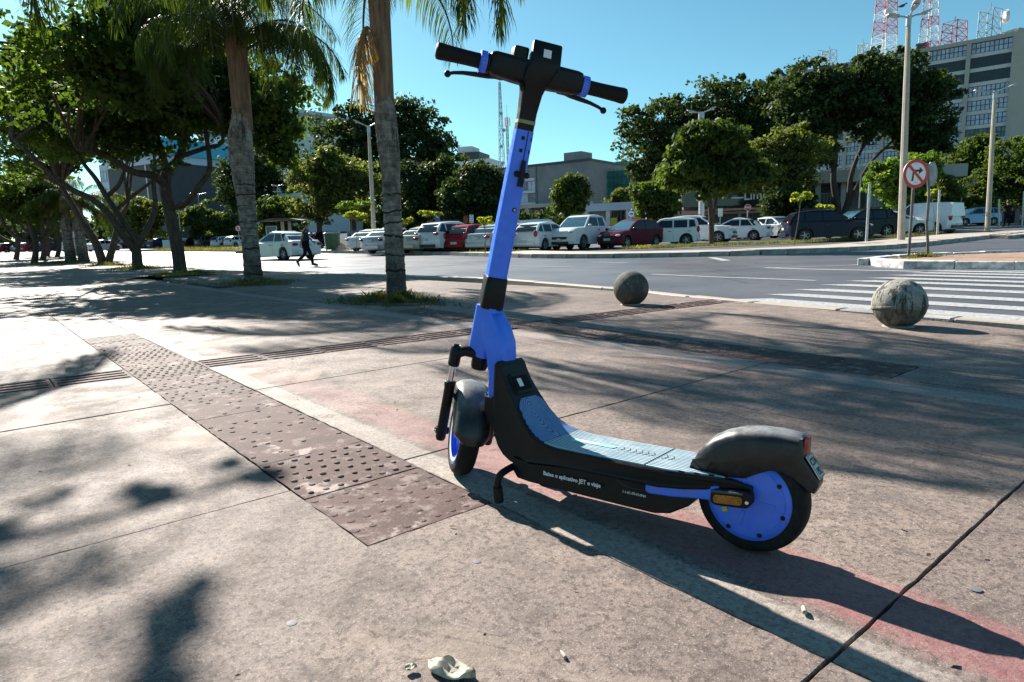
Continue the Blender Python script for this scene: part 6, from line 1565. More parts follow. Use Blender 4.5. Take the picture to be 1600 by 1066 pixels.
    if kind == 'pickup':
        m = MB(); m.box((-1.85, 0, 1.172), (1.4, W - .34, .05)); P['cargo_cover'] = m.mesh('cargo_cover', C_TRIM, False)
    # door shut lines and handles
    m = MB()
    for s in (1, -1):
        for x in ((g[3] - .10, p1, max(p2, xr + .1)) if kind != 'van' else (g[3] - .1, .0)):
            ys = [(z, s * (W / 2 * (1 - .05 * ((z - .58) / .4) ** 2) + .001)) for z in (gc + .12, .55, k['belt'] - .09)]
            m.tube([(x, y, z) for z, y in ys], .006, 4)
    P['door_line'] = m.mesh('door_line', C_TRIM, False, fix=False)
    m = MB()
    for s in (1, -1):
        for x in ((p1 + .18, p1 - .85) if kind != 'van' else (.2,)): m.box((x, s * (W / 2 * .985 + .012), k['belt'] - .17), (.17, .03, .028))
    P['door_handle'] = m.mesh('door_handle', C_TRIM, False, fix=False)
    CARM[kind] = P; return P
def obj_mat(o, mat):
    o.material_slots[0].link = 'OBJECT'; o.material_slots[0].material = mat
def make_car(kind, col, px, y, head, label, group='cars parked beyond the road', dark_rim=False, dx=0.0, off=.02, dark_bumper=False):
    P = car_parts(kind); b = atd(px, y); root = empty('car', (b.x, b.y, b.z + off), radians(head), label, 'car', group)
    o = link('body', P['body'], root); obj_mat(o, PAINT[col])
    for n in ('windscreen', 'rear_window'):
        if n in P: link(n, P[n], root)
    for m in P['side_window']: link('side_window', m, root)
    for x, s in P['wheels']:
        w = empty('wheel', (x, s * (P['W'] / 2 - .125), P['wr']), 0 if s > 0 else pi, parent=root); KIDS.setdefault(root.name, []).append(w)
        link('tyre', P['tyre'], w); link('gap_shade_disc', P['shade_disc'], w); r = link('rim', P['rim'], w)
        if dark_rim: obj_mat(r, C_TRIM)
    for n in ('underbody', 'grille', 'bumper', 'roof_rail', 'cargo_cover', 'door_line', 'door_handle'):
        if n in P:
            o = link(n, P[n], root)
            if n in ('door_line', 'door_handle'): o['kind'] = 'stuff'
            if n == 'bumper' and not dark_bumper: obj_mat(o, PAINT[col])
    for m in P['headlight']: link('headlight', m, root)
    for m in P['tail_light']: link('tail_light', m, root)
    link('number_plate', P['front_plate'], root); link('number_plate', P['rear_plate'], root)
    for m in P['mirror']: o = link('mirror', m, root); obj_mat(o, PAINT[col])
    return root
CARS = [
 ('sedan', 'white', 441, 34.6, 143, 'white sedan driving along the road behind the walking woman'),
 ('hatch', 'blue', 571, 54, 60, 'steel blue hatchback behind the silver sedans left of the palm'),
 ('sedan', 'white', 588, 45, 62, 'white sedan half hidden left of the silver sedan at the palm'),
 ('sedan', 'silver', 619, 38.5, 58, 'silver sedan with its rear showing just left of the nearer palm trunk'),
 ('sedan', 'beige', 672, 37.6, 58, 'champagne sedan seen from behind just right of the nearer palm trunk'),
 ('suv', 'white', 707, 37, 52, 'white off roader with black bumper and square red rear lamp'),
 ('hatch', 'red', 744, 36.4, 55, 'red hatchback seen from behind with glare on its tailgate'),
 ('sedan', 'silver', 781, 35.8, 55, 'silver sedan with a sapling before its rear, left of the scooter stem'),
 ('hatch', 'white', 810, 37.5, 52, 'white hatchback half hidden behind the scooter stem'),
 ('hatch', 'white', 852, 35.2, 52, 'small white hatchback with tall red rear lamps, right of the stem'),
 ('van', 'white', 848, 50, 20, 'white van with only its roof showing above the small hatchback'),
 ('pickup', 'white', 914, 36, 232, 'white double cab pickup facing the road next to the maroon car'),
 ('hatch', 'maroon', 985, 35.2, 222, 'maroon hatchback parked facing the road'),
 ('boxhatch', 'white', 1040, 37, 165, 'boxy white hatchback with its tail behind the maroon car'),
 ('suv', 'white', 1092, 40, -32, 'white off roader with black front bumper behind the planted tree'),
 ('sedan', 'white', 1150, 43.5, 150, 'white sedan with a sloping roof just right of the planted tree'),
 ('hatch', 'black', 1186, 46.5, -40, 'black hatchback squeezed between two white sedans'),
 ('sedan', 'white', 1199, 50, -40, 'white sedan behind the black hatchback'),
 ('sedan', 'silver', 1222, 57, -40, 'silver sedan farthest back in the row left of the dark blue car'),
 ('hatch', 'silver', 1214, 45, -70, 'silver hatchback showing its front at the tail of the dark blue car'),
 ('suv', 'navy', 1289, 35.2, -9, 'dark blue off roader parked side on by the pavement'),
 ('suv', 'black', 1340, 39.5, 188, 'black wagon behind the bonnet of the dark blue car'),
 ('sedan', 'white', 1393, 41, -22, 'white sedan left of the tall concrete lamp post'),
 ('sedan', 'white', 1412, 52, 165, 'white sedan seen over the bonnet beside the tall lamp post'),
 ('van', 'white', 1438, 41, 120, 'white panel van with black lower trim behind the sign posts'),
 ('suv', 'blue', 1519, 62, 180, 'steel blue wagon between the sign posts and the rightmost lamp post'),
 ('hatch', 'black', 507, 58, 60, 'dark hatchback behind the green bin'),
 ('sedan', 'beige', 490, 64, 60, 'champagne sedan glimpsed between the walking woman and the bin'),
 ('hatch', 'grey', 538, 62, 60, 'grey hatchback right behind the green bin board'),
 ('hatch', 'white', 373, 88, 60, 'white hatchback touching the swollen palm trunk'),
 ('hatch', 'white', 352, 90, 60, 'white hatchback with a red lamp left of the swollen palm'),
 ('suv', 'grey', 329, 92, 55, 'grey wagon in the far row between white hatchback and black pickup'),
 ('hatch', 'black', 304, 93, 60, 'black car in the far row with white car beyond it'),
 ('sedan', 'white', 291, 97, 60, 'white sedan in the far row just right of the leaning trunk'),
 ('hatch', 'darkblue', 252, 95, 60, 'dark blue hatchback left of the blank white board'),
 ('suv', 'grey', 238, 98, 60, 'dark grey car left of the blue hatchback in the far row'),
 ('hatch', 'black', 207, 102, 62, 'black hatchback framed by the low fork of the street tree'),
 ('hatch', 'darkblue', 183, 104, 62, 'blue hatchback between crossing stems and low fork'),
 ('sedan', 'white', 160, 84, 75, 'white sedan approaching seen through the pale crossing stems'),
 ('suv', 'black', 138, 98, 75, 'black wagon between the distant palms and the white sedan'),
 ('van', 'white', 117, 96, 75, 'white van between the two distant palms'),
 ('hatch', 'maroon', 93, 106, 70, 'maroon hatchback left of the blue totem sign'),
 ('hatch', 'darkblue', 76, 104, 70, 'dark blue hatchback in the far left queue'),
 ('sedan', 'white', 64, 108, 70, 'white sedan in the far left queue next to the blue one'),
 ('hatch', 'red', 52, 106, 70, 'red hatchback in the far left queue'),
 ('sedan', 'silver', 38, 108, 70, 'silver sedan in the far left queue'),
 ('hatch', 'maroon', 14, 107, 70, 'maroon car second from the left edge'),
 ('sedan', 'white', 2, 108, 70, 'white sedan cut by the left edge'),
 ('sedan', 'white', 24, 112, 70, 'white sedan behind the maroon car at the left edge'),
]
for kind, col, px, y, hd, lab in CARS:
    make_car(kind, col, px, y, hd, lab, 'cars on the road' if 'driving' in lab or 'approaching' in lab else 'cars parked beyond the road', off=-.05 if 'driving' in lab else .025, dark_bumper='black' in lab or col in ('black',))
# ================================================================== lamp posts
POLE = M('beige_concrete_pole', (.44, .375, .30), .8, var=.12, scale=2, bump=.2, bscale=30); ALU = M('lamp_aluminium', (.40, .41, .42), .4, .5); GREYP = M('grey_painted_pole', (.30, .31, .32), .5, .3); DKPOLE = M('weathered_steel_post', (.13, .125, .12), .6, .3, var=.35, scale=5)
LENS = M('lamp_lens', (.55, .56, .55), .2)
def lamp_post(label, base, top, r0, r1, arms, square=True, mat=None, group='street lamps'):
    """base/top world points; arms: list of (dx, dz, head length) from the top"""
    root = empty('street_lamp', base, 0, label, 'street lamp', group); t = Vector(top) - Vector(base); mb = MB(); n = 8 if square else 10
    mb.tube([(0, 0, -.1), t * .3, t * .7, t], [r0, r0 * .9, r0 * .55 + r1 * .45, r1], n); mb.build('pole', mat or POLE, root, angle=30)
    mb = MB(); mb.tube([t - Vector((0, 0, .35)), t + Vector((0, 0, .10))], r1 * 1.25, 10); mb.build('collar', ALU, root)
    for dx, dz, hl, dy in arms:
        e = t + Vector((dx, dy, dz)); mb = MB(); mb.tube([t, t.lerp(e, .5) + Vector((0, 0, .02)), e], [.045, .04, .04], 8); a = mb.build('arm', ALU, root)
        d = Vector((dx, dy, dz)).normalized(); mb = MB(); u = Vector((0, 0, 1)); w = d.cross(u).normalized(); u = w.cross(d)
        mb.loft([[e + d * s + w * x * k + u * y * k2 for x, y in rrect(.16, .05, .045, 3)] for s, k, k2 in ((-.12, .4, .6), (.05, .9, 1), (hl * .6, 1, 1.1), (hl, .55, .5))]); hd = mb.build('lamp_head', ALU, root)
        mb = MB(); mb.box(e + d * hl * .4 - u * .062, (.22, .22, .03)); mb.build('lens', LENS, hd, smooth=False)
    return root
def lamp_px(label, bx, by, tx, ty, r0, r1, arms, y=None, **k):
    b = at(bx, by, .05) if y is None else atd(bx, y); t = ath(tx, ty, b.y); return lamp_post(label, b, t, r0, r1, arms, **k), b
P1, p1b = lamp_px('tall concrete lamp post in the middle right with a spread of lamp heads', 1408, 376.5, 1420, 28, .17, .09, [(-.55, .05, .55, -.1), (.62, .22, .62, .2), (-.1, .25, .55, -.5)])
e = empty('pigeon', Vector(ath(1410.5, 9.5, p1b.y)) , 0, 'dark bird perched on the lamp head of the tall concrete post', 'bird'); mb = MB()
mb.loft([[Vector((x, yy_ * w, z + zz_ * w)) for yy_, zz_ in [(cos(a) , sin(a)) for a in np.linspace(0, 2 * pi, 10, endpoint=False)]] for x, w, z in ((-.26, .008, -.05), (-.16, .03, -.02), (-.04, .065, 0), (.06, .06, .03), (.11, .035, .08), (.15, .038, .11), (.18, .02, .11), (.22, .004, .10))]); mb.build('body', M('dark_feathers', (.03, .03, .035), .6), e)
P2, p2b = lamp_px('rightmost concrete lamp post with two slim arms', 1543, 359.5, 1554.5, 145, .15, .08, [(-.85, .12, .4, 0), (.95, .35, .4, .1)], y=None)
P3, _ = lamp_px('concrete lamp post with twin heads left of the nearer palm', 585, 372, 576, 199, .16, .09, [(-.55, .28, .5, 0), (.55, .28, .5, 0)], y=46)
P4, _ = lamp_px('pale square lamp post rising behind the planted tree', 1096, 352, 1096, 178, .22, .16, [(-.45, .12, .5, 0), (.5, .22, .5, 0)], y=45, mat=M('pale_pole', (.52, .52, .52), .6))
lamp_px('thin lamp post with small twin heads before the dark tree at the balcony building', 436, 372, 434, 291, .07, .05, [(-.35, .08, .3, 0), (.35, .08, .3, 0)], y=72, square=False, mat=GREYP)
lamp_px('slim lamp post with twin heads in front of the balcony building', 311, 372, 310, 304, .08, .05, [(-.8, .12, .4, 0), (.8, .1, .4, 0)], y=92, square=False, mat=GREYP)
lamp_px('slim lamp post seen through the crossing stems on the left', 151, 380, 145, 318, .10, .06, [(-.5, .1, .4, 0), (.5, .1, .4, 0)], y=90, square=False, mat=GREYP)
lamp_px('thin bare pole between the leaning trunk and the balcony building', 282, 376, 279, 326, .06, .05, [], y=80, square=False, mat=GREYP)
def curved_lamp(label, px, y, top, reach, r=.06):
    b = atd(px, y); t = Vector(ath(px, top, y)) - b; root = empty('street_lamp', b, 0, label, 'street lamp', 'street lamps'); mb = MB(); h = t.z
    for s in reach:
        mb.tube([(0, 0, -.1), (0, 0, h * .55), (s * .05, 0, h * .72), (s * .25, 0, h * .88), (s * .6, 0, h * .97), (s, 0, h)], [r, r * .9, r * .75, r * .65, r * .55, r * .5], 8)
    mb.build('pole', GREYP, root)
    for s in reach: mb = MB(); sg = 1 if s > 0 else -1; mb.loft([[(s + sg * a, x * k, h + z * k) for x, z in rrect(.12, .05, .04, 3)] for a, k in ((-.05, .5), (.1, 1), (.5, 1), (.62, .4))]); mb.build('lamp_head', ALU, root)
curved_lamp('silver lamp post with two curved arms before the tall dark tree', 1340, 54, 229, (-.95, .5))
curved_lamp('small curved lamp post at the right of the white panel van', 1497, 60, 287, (.8,))
# bare posts and poles
def post(label, bx, by, tx, ty, r, mat, y=None, group='thin posts on the far pavement', name='metal_post', cat='post', mid=None):
    b = at(bx, by, .08) if y is None else atd(bx, y); t = Vector(ath(tx, ty, b.y)) - b; root = empty(name, b, 0, label, cat, group); mb = MB()
    mb.tube([(0, 0, -.1), t * .4 if mid is None else mid, t], r, 10); mb.lathe([(0, .0), (r * 1.12, 0), (r * 1.12, .03), (0, .04)], 10, t); mb.build('shaft', mat, root)
    mb = MB(); mb.lathe([(r * 1.9, .0), (r * 1.9, .025), (r * 1.05, .03)], 12); mb.build('foot_plate', mat, root); return root, b, t
GALV = M('galvanised_post', (.46, .47, .47), .45, .4, var=.2, scale=8)
post('leaning galvanised post in front of the black wagon', 1353.5, 378, 1359, 289, .055, GALV)
post('thin pale post right of the white panel van', 1464, 367, 1468, 298, .055, GALV, y=36)
post('thin post left of the walking man', 1559, 357, 1561, 312, .06, GALV, y=46)
post('post at the right edge of the frame', 1595, 357, 1600, 300, .06, GALV, y=46)
post('thin tall post by the flat roofed hall', 1262, 372, 1262, 288, .05, GREYP, y=52)
post('short pale post under the right hand trees', 1516, 345, 1517, 301, .07, GALV, y=66)
post('dark post beside the leaning grey pole in the car park', 1386, 360, 1386, 312, .06, GALV, y=54)

# ================================================================== signs
S_WHITE = M('sign_white', (.72, .72, .74), .4, var=.04); S_RED = M('sign_red', (.46, .03, .03), .4, var=.06); S_BLK = M('sign_black', (.012, .012, .012), .4); S_BACK = M('sign_back_grey', (.27, .27, .27), .5, .5, var=.3, scale=6); S_BLUE = M('sign_blue', (.03, .13, .48), .4)
def disc(mb, R, d0, d1, n=40, o=(0, 0, 0)):
    mb.prism([(R * cos(2 * pi * k / n), R * sin(2 * pi * k / n)) for k in range(n)], lambda x, z: (o[0] + x, -d0, o[2] + z), lambda x, z: (o[0] + x, -d1, o[2] + z))
def no_turn_sign():
    b = at(1419.5, 402, .06); t = Vector(ath(1427.5, 292, b.y)) - b; c = Vector(ath(1428.5, 272, b.y)) - b; R = 21.5 * b.y / FPX
    root = empty('no_turn_sign', b, radians(8), 'round red and white no right turn sign on a leaning post', 'road sign'); rot = Matrix.Rotation(-radians(8), 3, 'Z'); t = rot @ t; c = rot @ c
    mb = MB(); mb.tube([(0, 0, -.1), t * .5, t + (c - t) * 1.2], .032, 12); mb.build('post', DKPOLE, root)
    f = empty('sign_face', c + Vector((0, -.05, 0)), parent=root); KIDS.setdefault(root.name, []).append(f)
    mb = MB(); disc(mb, R, -.012, 0); mb.build('plate', S_BACK, f, smooth=False)
    mb = MB(); disc(mb, R * .985, .001, .004); mb.build('white_field', S_WHITE, f, smooth=False)
    n = 48; mb = MB(); rin = R * .775
    mb.loft([[(r * cos(2 * pi * k / n), -d, r * sin(2 * pi * k / n)) for r, d in ((R, .0045), (R, .0075), (rin, .0075), (rin, .0045))] for k in range(n + 1)], closed=True, caps=False); mb.build('red_ring', S_RED, f, smooth=False)
    a = R
    pts = [(-.34, -.50), (-.18, -.50), (-.13, .12), (.22, .14), (.21, -.04), (.56, .22), (.26, .46), (.25, .29), (-.24, .27)]
    mb = MB(); mb.prism([(x * a, z * a) for x, z in pts], lambda x, z: (x, -.0045, z), lambda x, z: (x, -.006, z)); mb.build('turn_arrow', S_BLK, f, smooth=False)
    d = Vector((.70, -.72)).normalized(); nn = Vector((d.y, -d.x)); L_ = R * .80; w = R * .10
    mb = MB(); mb.prism([tuple(d * L_ + nn * w), tuple(d * L_ - nn * w), tuple(-d * L_ - nn * w), tuple(-d * L_ + nn * w)], lambda x, z: (x, -.0066, z), lambda x, z: (x, -.0085, z)); mb.build('red_bar', S_RED, f, smooth=False)
    for z in (.62, -.62): mb = MB(); disc(mb, .010, .006, .010, 10, (0, 0, z * R)); mb.build('bolt', S_BACK, f, smooth=False)
no_turn_sign()
b = at(1450, 401, .06); c = Vector(ath(1452, 272, b.y)) - b
root = empty('sign_back', b, 0, 'grey back of a traffic sign on a bent post behind the no turn sign', 'road sign')
mb = MB(); mb.tube([(.0, 0, -.1), (-.03, 0, .35), (-.085, 0, .75), (-.075, 0, 1.4), (c.x - .06, 0, c.z + .25)], .032, 12); mb.build('post', DKPOLE, root)
n8 = [(.262 * cos(pi / 8 + k * pi / 4) / cos(pi / 8), .262 * sin(pi / 8 + k * pi / 4) / cos(pi / 8)) for k in range(8)]
mb = MB(); mb.prism([(x * 1.05, z * 1.05) for x, z in n8], lambda x, z: (c.x + .10 + x * .75, .06 + x * .45, c.z + z), lambda x, z: (c.x + .10 + x * .75, .075 + x * .45, c.z + z)); mb.build('octagon_plate', S_BACK, root, smooth=False)
grass_patch('weeds at the foot of the two sign posts', (b.x - .25, b.y - .1), .75, .35, 900, .16, 55, .6, .06)
# stop sign
b = atd(1167, 47); c = Vector(ath(1167, 324.5, 47)) - b; root = empty('stop_sign', b, 0, 'red octagonal stop sign above the white sedans', 'road sign')
mb = MB(); mb.tube([(0, 0, -.1), (0, 0, c.z + .2)], .035, 10); mb.build('post', GALV, root)
n8 = [(cos(pi / 8 + k * pi / 4), sin(pi / 8 + k * pi / 4)) for k in range(8)]
for nm, R, d0, d1, m in (('plate', .25, .045, .055, S_WHITE), ('red_field', .235, .0555, .058, S_RED)):
    mb = MB(); mb.prism([(x * R, z * R) for x, z in n8], lambda x, z: (x, -d0, c.z + z), lambda x, z: (x, -d1, c.z + z)); mb.build(nm, m, root, smooth=False)
lettering('PARE', .17, S_WHITE, basis((-.20, -.0592, c.z - .058), (1, 0, 0), (0, 0, 1)), root, bold=.004)
def plate_sign(label, px, y, cy_px, w, h, mat, extra=None, round_=False, group='small signs in the car park'):
    b = atd(px, y); c = Vector(ath(px, cy_px, y)) - b; root = empty('road_sign', b, 0, label, 'road sign', group); mb = MB(); mb.tube([(0, 0, -.1), (0, 0, c.z + h * .3)], .03, 8); mb.build('post', GALV, root)
    mb = MB()
    if round_: disc(mb, w, .04, .055, 28, (0, 0, c.z))
    else: mb.box((0, -.045, c.z), (w, .015, h))
    pl = mb.build('plate', mat, root, smooth=False)
    if extra: extra(root, c.z)
def arrow_extra(root, z):
    n = 36; R = .24; mb = MB(); mb.loft([[(r * cos(2 * pi * k / n), -d, z + r * sin(2 * pi * k / n)) for r, d in ((R, .056), (R, .059), (R * .8, .059), (R * .8, .056))] for k in range(n + 1)], True, False); mb.build('dark_ring', S_BLUE, root, smooth=False)
    mb = MB(); mb.prism([(-.12, -.03), (.02, -.03), (.02, -.09), (.14, 0), (.02, .09), (.02, .03), (-.12, .03)], lambda x, q: (x, -.056, z + q), lambda x, q: (x, -.058, z + q)); mb.build('arrow', S_BLK, root, smooth=False)
plate_sign('round white sign with a black arrow over the maroon car', 986, 42, 334.5, .24, .48, S_WHITE, arrow_extra, True)
def slots(root, z):
    for k in range(4): mb = MB(); mb.box((0, -.0545, z + .22 - k * .14), (.22, .004, .05)); mb.build('text_block', S_BACK, root, smooth=False)
plate_sign('small white notice beside the planted tree trunk', 1124.5, 46, 332, .30, .55, S_WHITE, slots)
plate_sign('blue and white parking sign over the white off roader', 685.5, 46, 340, .34, .62, S_BLUE, lambda r_, z: lettering('E', .30, S_WHITE, basis((-.10, -.056, z - .02), (1, 0, 0), (0, 0, 1)), r_, bold=.01))
plate_sign('white notice left of the scooter stem', 738, 50, 342, .32, .60, S_WHITE, slots); plate_sign('rusty red notice left of the white notice', 729, 52, 343, .36, .58, M('rusty_red', (.30, .07, .03), .6))
def no_park(root, z):
    n = 36; R = .30; mb = MB(); mb.loft([[(r * cos(2 * pi * k / n), -d, z + r * sin(2 * pi * k / n)) for r, d in ((R, .056), (R, .060), (R * .76, .060), (R * .76, .056))] for k in range(n + 1)], True, False); mb.build('red_ring', S_RED, root, smooth=False)
    lettering('E', .34, S_BLK, basis((-.11, -.057, z - .12), (1, 0, 0), (0, 0, 1)), root, bold=.01)
    mb = MB(); mb.prism([(-.2, .17), (-.17, .2), (.2, -.17), (.17, -.2)], lambda x, q: (x, -.0605, z + q), lambda x, q: (x, -.0625, z + q)); mb.build('red_bar', S_RED, root, smooth=False)
plate_sign('round red no parking sign half hidden by the swollen palm', 374, 62, 357, .30, .6, S_WHITE, no_park, True)
def give_way(root, z):
    mb = MB(); mb.prism([(-.13, .12), (.13, .12), (0, -.14)], lambda x, q: (x, -.0535, z + q), lambda x, q: (x, -.056, z + q)); mb.build('white_triangle', S_WHITE, root, smooth=False)
plate_sign('red give way plate behind the no turn sign post', 1429.5, 47, 319, .42, .42, S_RED, give_way)
# blue totem on the left
b = at(111, 400); y = 64.0; b = atd(111, y); h = Vector(ath(106, 347, y)).z - b.z
root = empty('totem_sign', b, .2, 'tall blue and grey totem sign between the distant palms', 'totem sign')
for nm, z0, z1, w, m in (('grey_base', 0, .52, 1.25, S_BACK), ('white_panel', .525, .70, 1.25, S_WHITE), ('blue_panel', .705, 1.0, 1.25, S_BLUE)):
    mb = MB(); mb.box((0, 0, h * (z0 + z1) / 2), (w, .4, h * (z1 - z0))); mb.build(nm, m, root, smooth=False, bevel=.02)
mb = MB(); disc(mb, .42, .205, .22, 24, (0, 0, h * .88)); mb.build('white_emblem', S_WHITE, root, smooth=False); mb = MB(); disc(mb, .24, .2205, .23, 24, (0, 0, h * .88)); mb.build('red_emblem', S_RED, root, smooth=False)
for k in range(4): mb = MB(); mb.box((0, -.205, h * (.22 + .075 * k)), (.8, .02, .12)); mb.build('notice_line', S_WHITE, root, smooth=False)

# ================================================================== bin, boulder, board, shelter
GREEN = M('green_bin_paint', (.012, .075, .030), .45, var=.25, scale=4)
b = at(520, 391.5, .10); root = empty('waste_bin', b, .35, 'dark green waste container on the corner behind the walking woman', 'waste bin')
mb = MB(); mb.loft([[(x * s, y_ * s, z) for x, y_ in rrect(.52, .45, .05, 3)] for z, s in ((.06, .88), (.12, .9), (1.10, 1.0), (1.14, 1.0))]); mb.build('body', GREEN, root, angle=30)
mb = MB(); mb.loft([[(x * s, y_ * s, z) for x, y_ in rrect(.56, .49, .06, 3)] for z, s in ((1.143, 1.0), (1.20, 1.0), (1.27, .8))]); mb.build('lid', M('bin_lid', (.05, .10, .13), .5), root, angle=30)
for x in (-.44, .44): mb = MB(); mb.lathe([(0, -.03), (.08, -.03), (.08, .03), (0, .03)], 14, (x, -.36, .08), (1, 0, 0), caps=False); mb.build('wheel', C_TYRE, root)
for x in (-.3, 0, .3): mb = MB(); mb.box((x, -.445, .6), (.05, .03, .9)); mb.build('rib', GREEN, root, smooth=False)
b = at(537, 390.5, .10); root = empty('notice_board', b, .3, 'white upright board right of the green bin', 'board'); mb = MB(); mb.box((0, 0, .62), (.62, .05, 1.1)); mb.build('panel', S_WHITE, root, smooth=False); mb = MB(); [mb.box((x, .03, .1), (.05, .3, .2)) for x in (-.25, .25)]; mb.build('feet', GALV, root, smooth=False, fix=False)['kind'] = 'stuff'
b = at(529, 393, .0)
def boulder(label, b, sx, sy, sz, mat, seed):
    rs = np.random.default_rng(seed); bm = bmesh.new(); bmesh.ops.create_icosphere(bm, subdivisions=3, radius=1)
    ph = rs.uniform(0, 6, 6)
    for v in bm.verts:
        c = v.co; k = 1 + .12 * sin(3 * c.x + ph[0]) + .10 * sin(4 * c.y + ph[1]) + .08 * sin(5 * c.z + ph[2]) + .05 * sin(9 * c.x + 7 * c.y + ph[3]); v.co = Vector((c.x * sx * k, c.y * sy * k, max(-.25, c.z) * sz * k + sz * .2))
    me = bpy.data.meshes.new('boulder'); bm.to_mesh(me); bm.free(); me.materials.append(mat); me.polygons.foreach_set('use_smooth', [True] * len(me.polygons))
    o = link('boulder', me); o.location = b; tag(o, label, 'boulder'); return o
boulder('pinkish rounded boulder in front of the green bin', at(529, 393, .02), .52, .4, .44, M('pink_stone', (.36, .27, .24), .85, var=.3, scale=7, bump=.6, bscale=18), 3)
b = atd(267, 86); b = atd(259.5, 84); root = empty('notice_board', b, .1, 'blank white board standing in the grass on the left', 'board'); mb = MB(); mb.box((0, 0, .75), (.95, .06, .95)); mb.build('panel', S_WHITE, root, smooth=False); mb = MB(); [mb.box((x, 0, .15), (.06, .06, .35)) for x in (-.35, .35)]; mb.build('feet', GALV, root, smooth=False, fix=False)['kind'] = 'stuff'
b = atd(445, 56); hz = Vector(ath(445, 346, 56)).z - b.z; root = empty('bus_shelter', b, .05, 'bus shelter with a thin sloping roof above the white sedan', 'bus shelter')
s = 56 / FPX
mb = MB(); mb.loft([[(x, y_, hz + .12 + .06 * cos(x) + d) for x, y_, d in ((-37 * s, -1, -.1), (-15 * s, -1.1, .08), (15 * s, -1.1, .06), (32 * s, -1, -.08), (32 * s, 1, 0), (15 * s, 1, .12), (-15 * s, 1, .12), (-37 * s, 1, 0))], [(x, y_, hz + .05 + d) for x, y_, d in ((-37 * s, -1, -.1), (-15 * s, -1.1, .0), (15 * s, -1.1, .0), (32 * s, -1, -.08), (32 * s, 1, 0), (15 * s, 1, .03), (-15 * s, 1, .03), (-37 * s, 1, 0))]]); mb.build('roof', M('shelter_roof', (.10, .085, .075), .7), root, smooth=False)
for x in (-5 * s, 6 * s): mb = MB(); mb.box((x, .6, hz / 2), (.22, .22, hz)); mb.build('pillar', W_LGREY, root, smooth=False)
mb = MB(); [mb.box(c_, z_) for c_, z_ in (((-27 * s, 0, hz * .42), (.06, .06, hz * .84)), ((-19 * s, 0, hz * .84), (16 * s, .06, .07)), ((-11 * s, 0, hz * .42), (.06, .06, hz * .84)))]; mb.build('glass_frame', M('pale_blue_frame', (.45, .60, .70), .4), root, smooth=False, fix=False)
mb = MB(); mb.box((-19 * s, .02, hz * .42), (15 * s, .02, hz * .78)); mb.build('glass_panel', W_GLASS, root, smooth=False)
mb = MB(); mb.box((0, .3, .45), (24 * s, .4, .07)); mb.build('bench', W_LGREY, root, smooth=False)

# ================================================================== people
SKIN = M('skin', (.30, .165, .11), .55, var=.08); HAIR = M('dark_hair', (.012, .010, .009), .6); SHOE = M('dark_shoe', (.02, .02, .022), .6); SOLE = M('shoe_sole', (.55, .55, .55), .7)
def cloth(n, c): 
    t = NT(n); w = t.noise(14, 5, .7); return t.fin(t.mix(t.ramp(w, .3, .7), tuple(x * .75 for x in c), tuple(x * 1.25 for x in c)), .9, 0, t.bump(w, .7, .03), .2)
def skin_mesh(name, V, E, R, mat, root=0, sub=2):
    me = bpy.data.meshes.new(name); me.from_pydata(V, E, []); o = bpy.data.objects.new(name, me); COL.objects.link(o)
    sm = o.modifiers.new('s', 'SKIN'); sm.use_smooth_shade = True; ss = o.modifiers.new('u', 'SUBSURF'); ss.levels = sub; ss.render_levels = sub
    for i, r in enumerate(R): d = me.skin_vertices[0].data[i]; d.radius = r if isinstance(r, tuple) else (r, r); d.use_root = (i == root)
    dg = bpy.context.evaluated_depsgraph_get(); out = bpy.data.meshes.new_from_object(o.evaluated_get(dg)); bpy.data.objects.remove(o); bpy.data.meshes.remove(me)
    out.materials.clear(); out.materials.append(mat); out.polygons.foreach_set('use_smooth', [True] * len(out.polygons)); return out
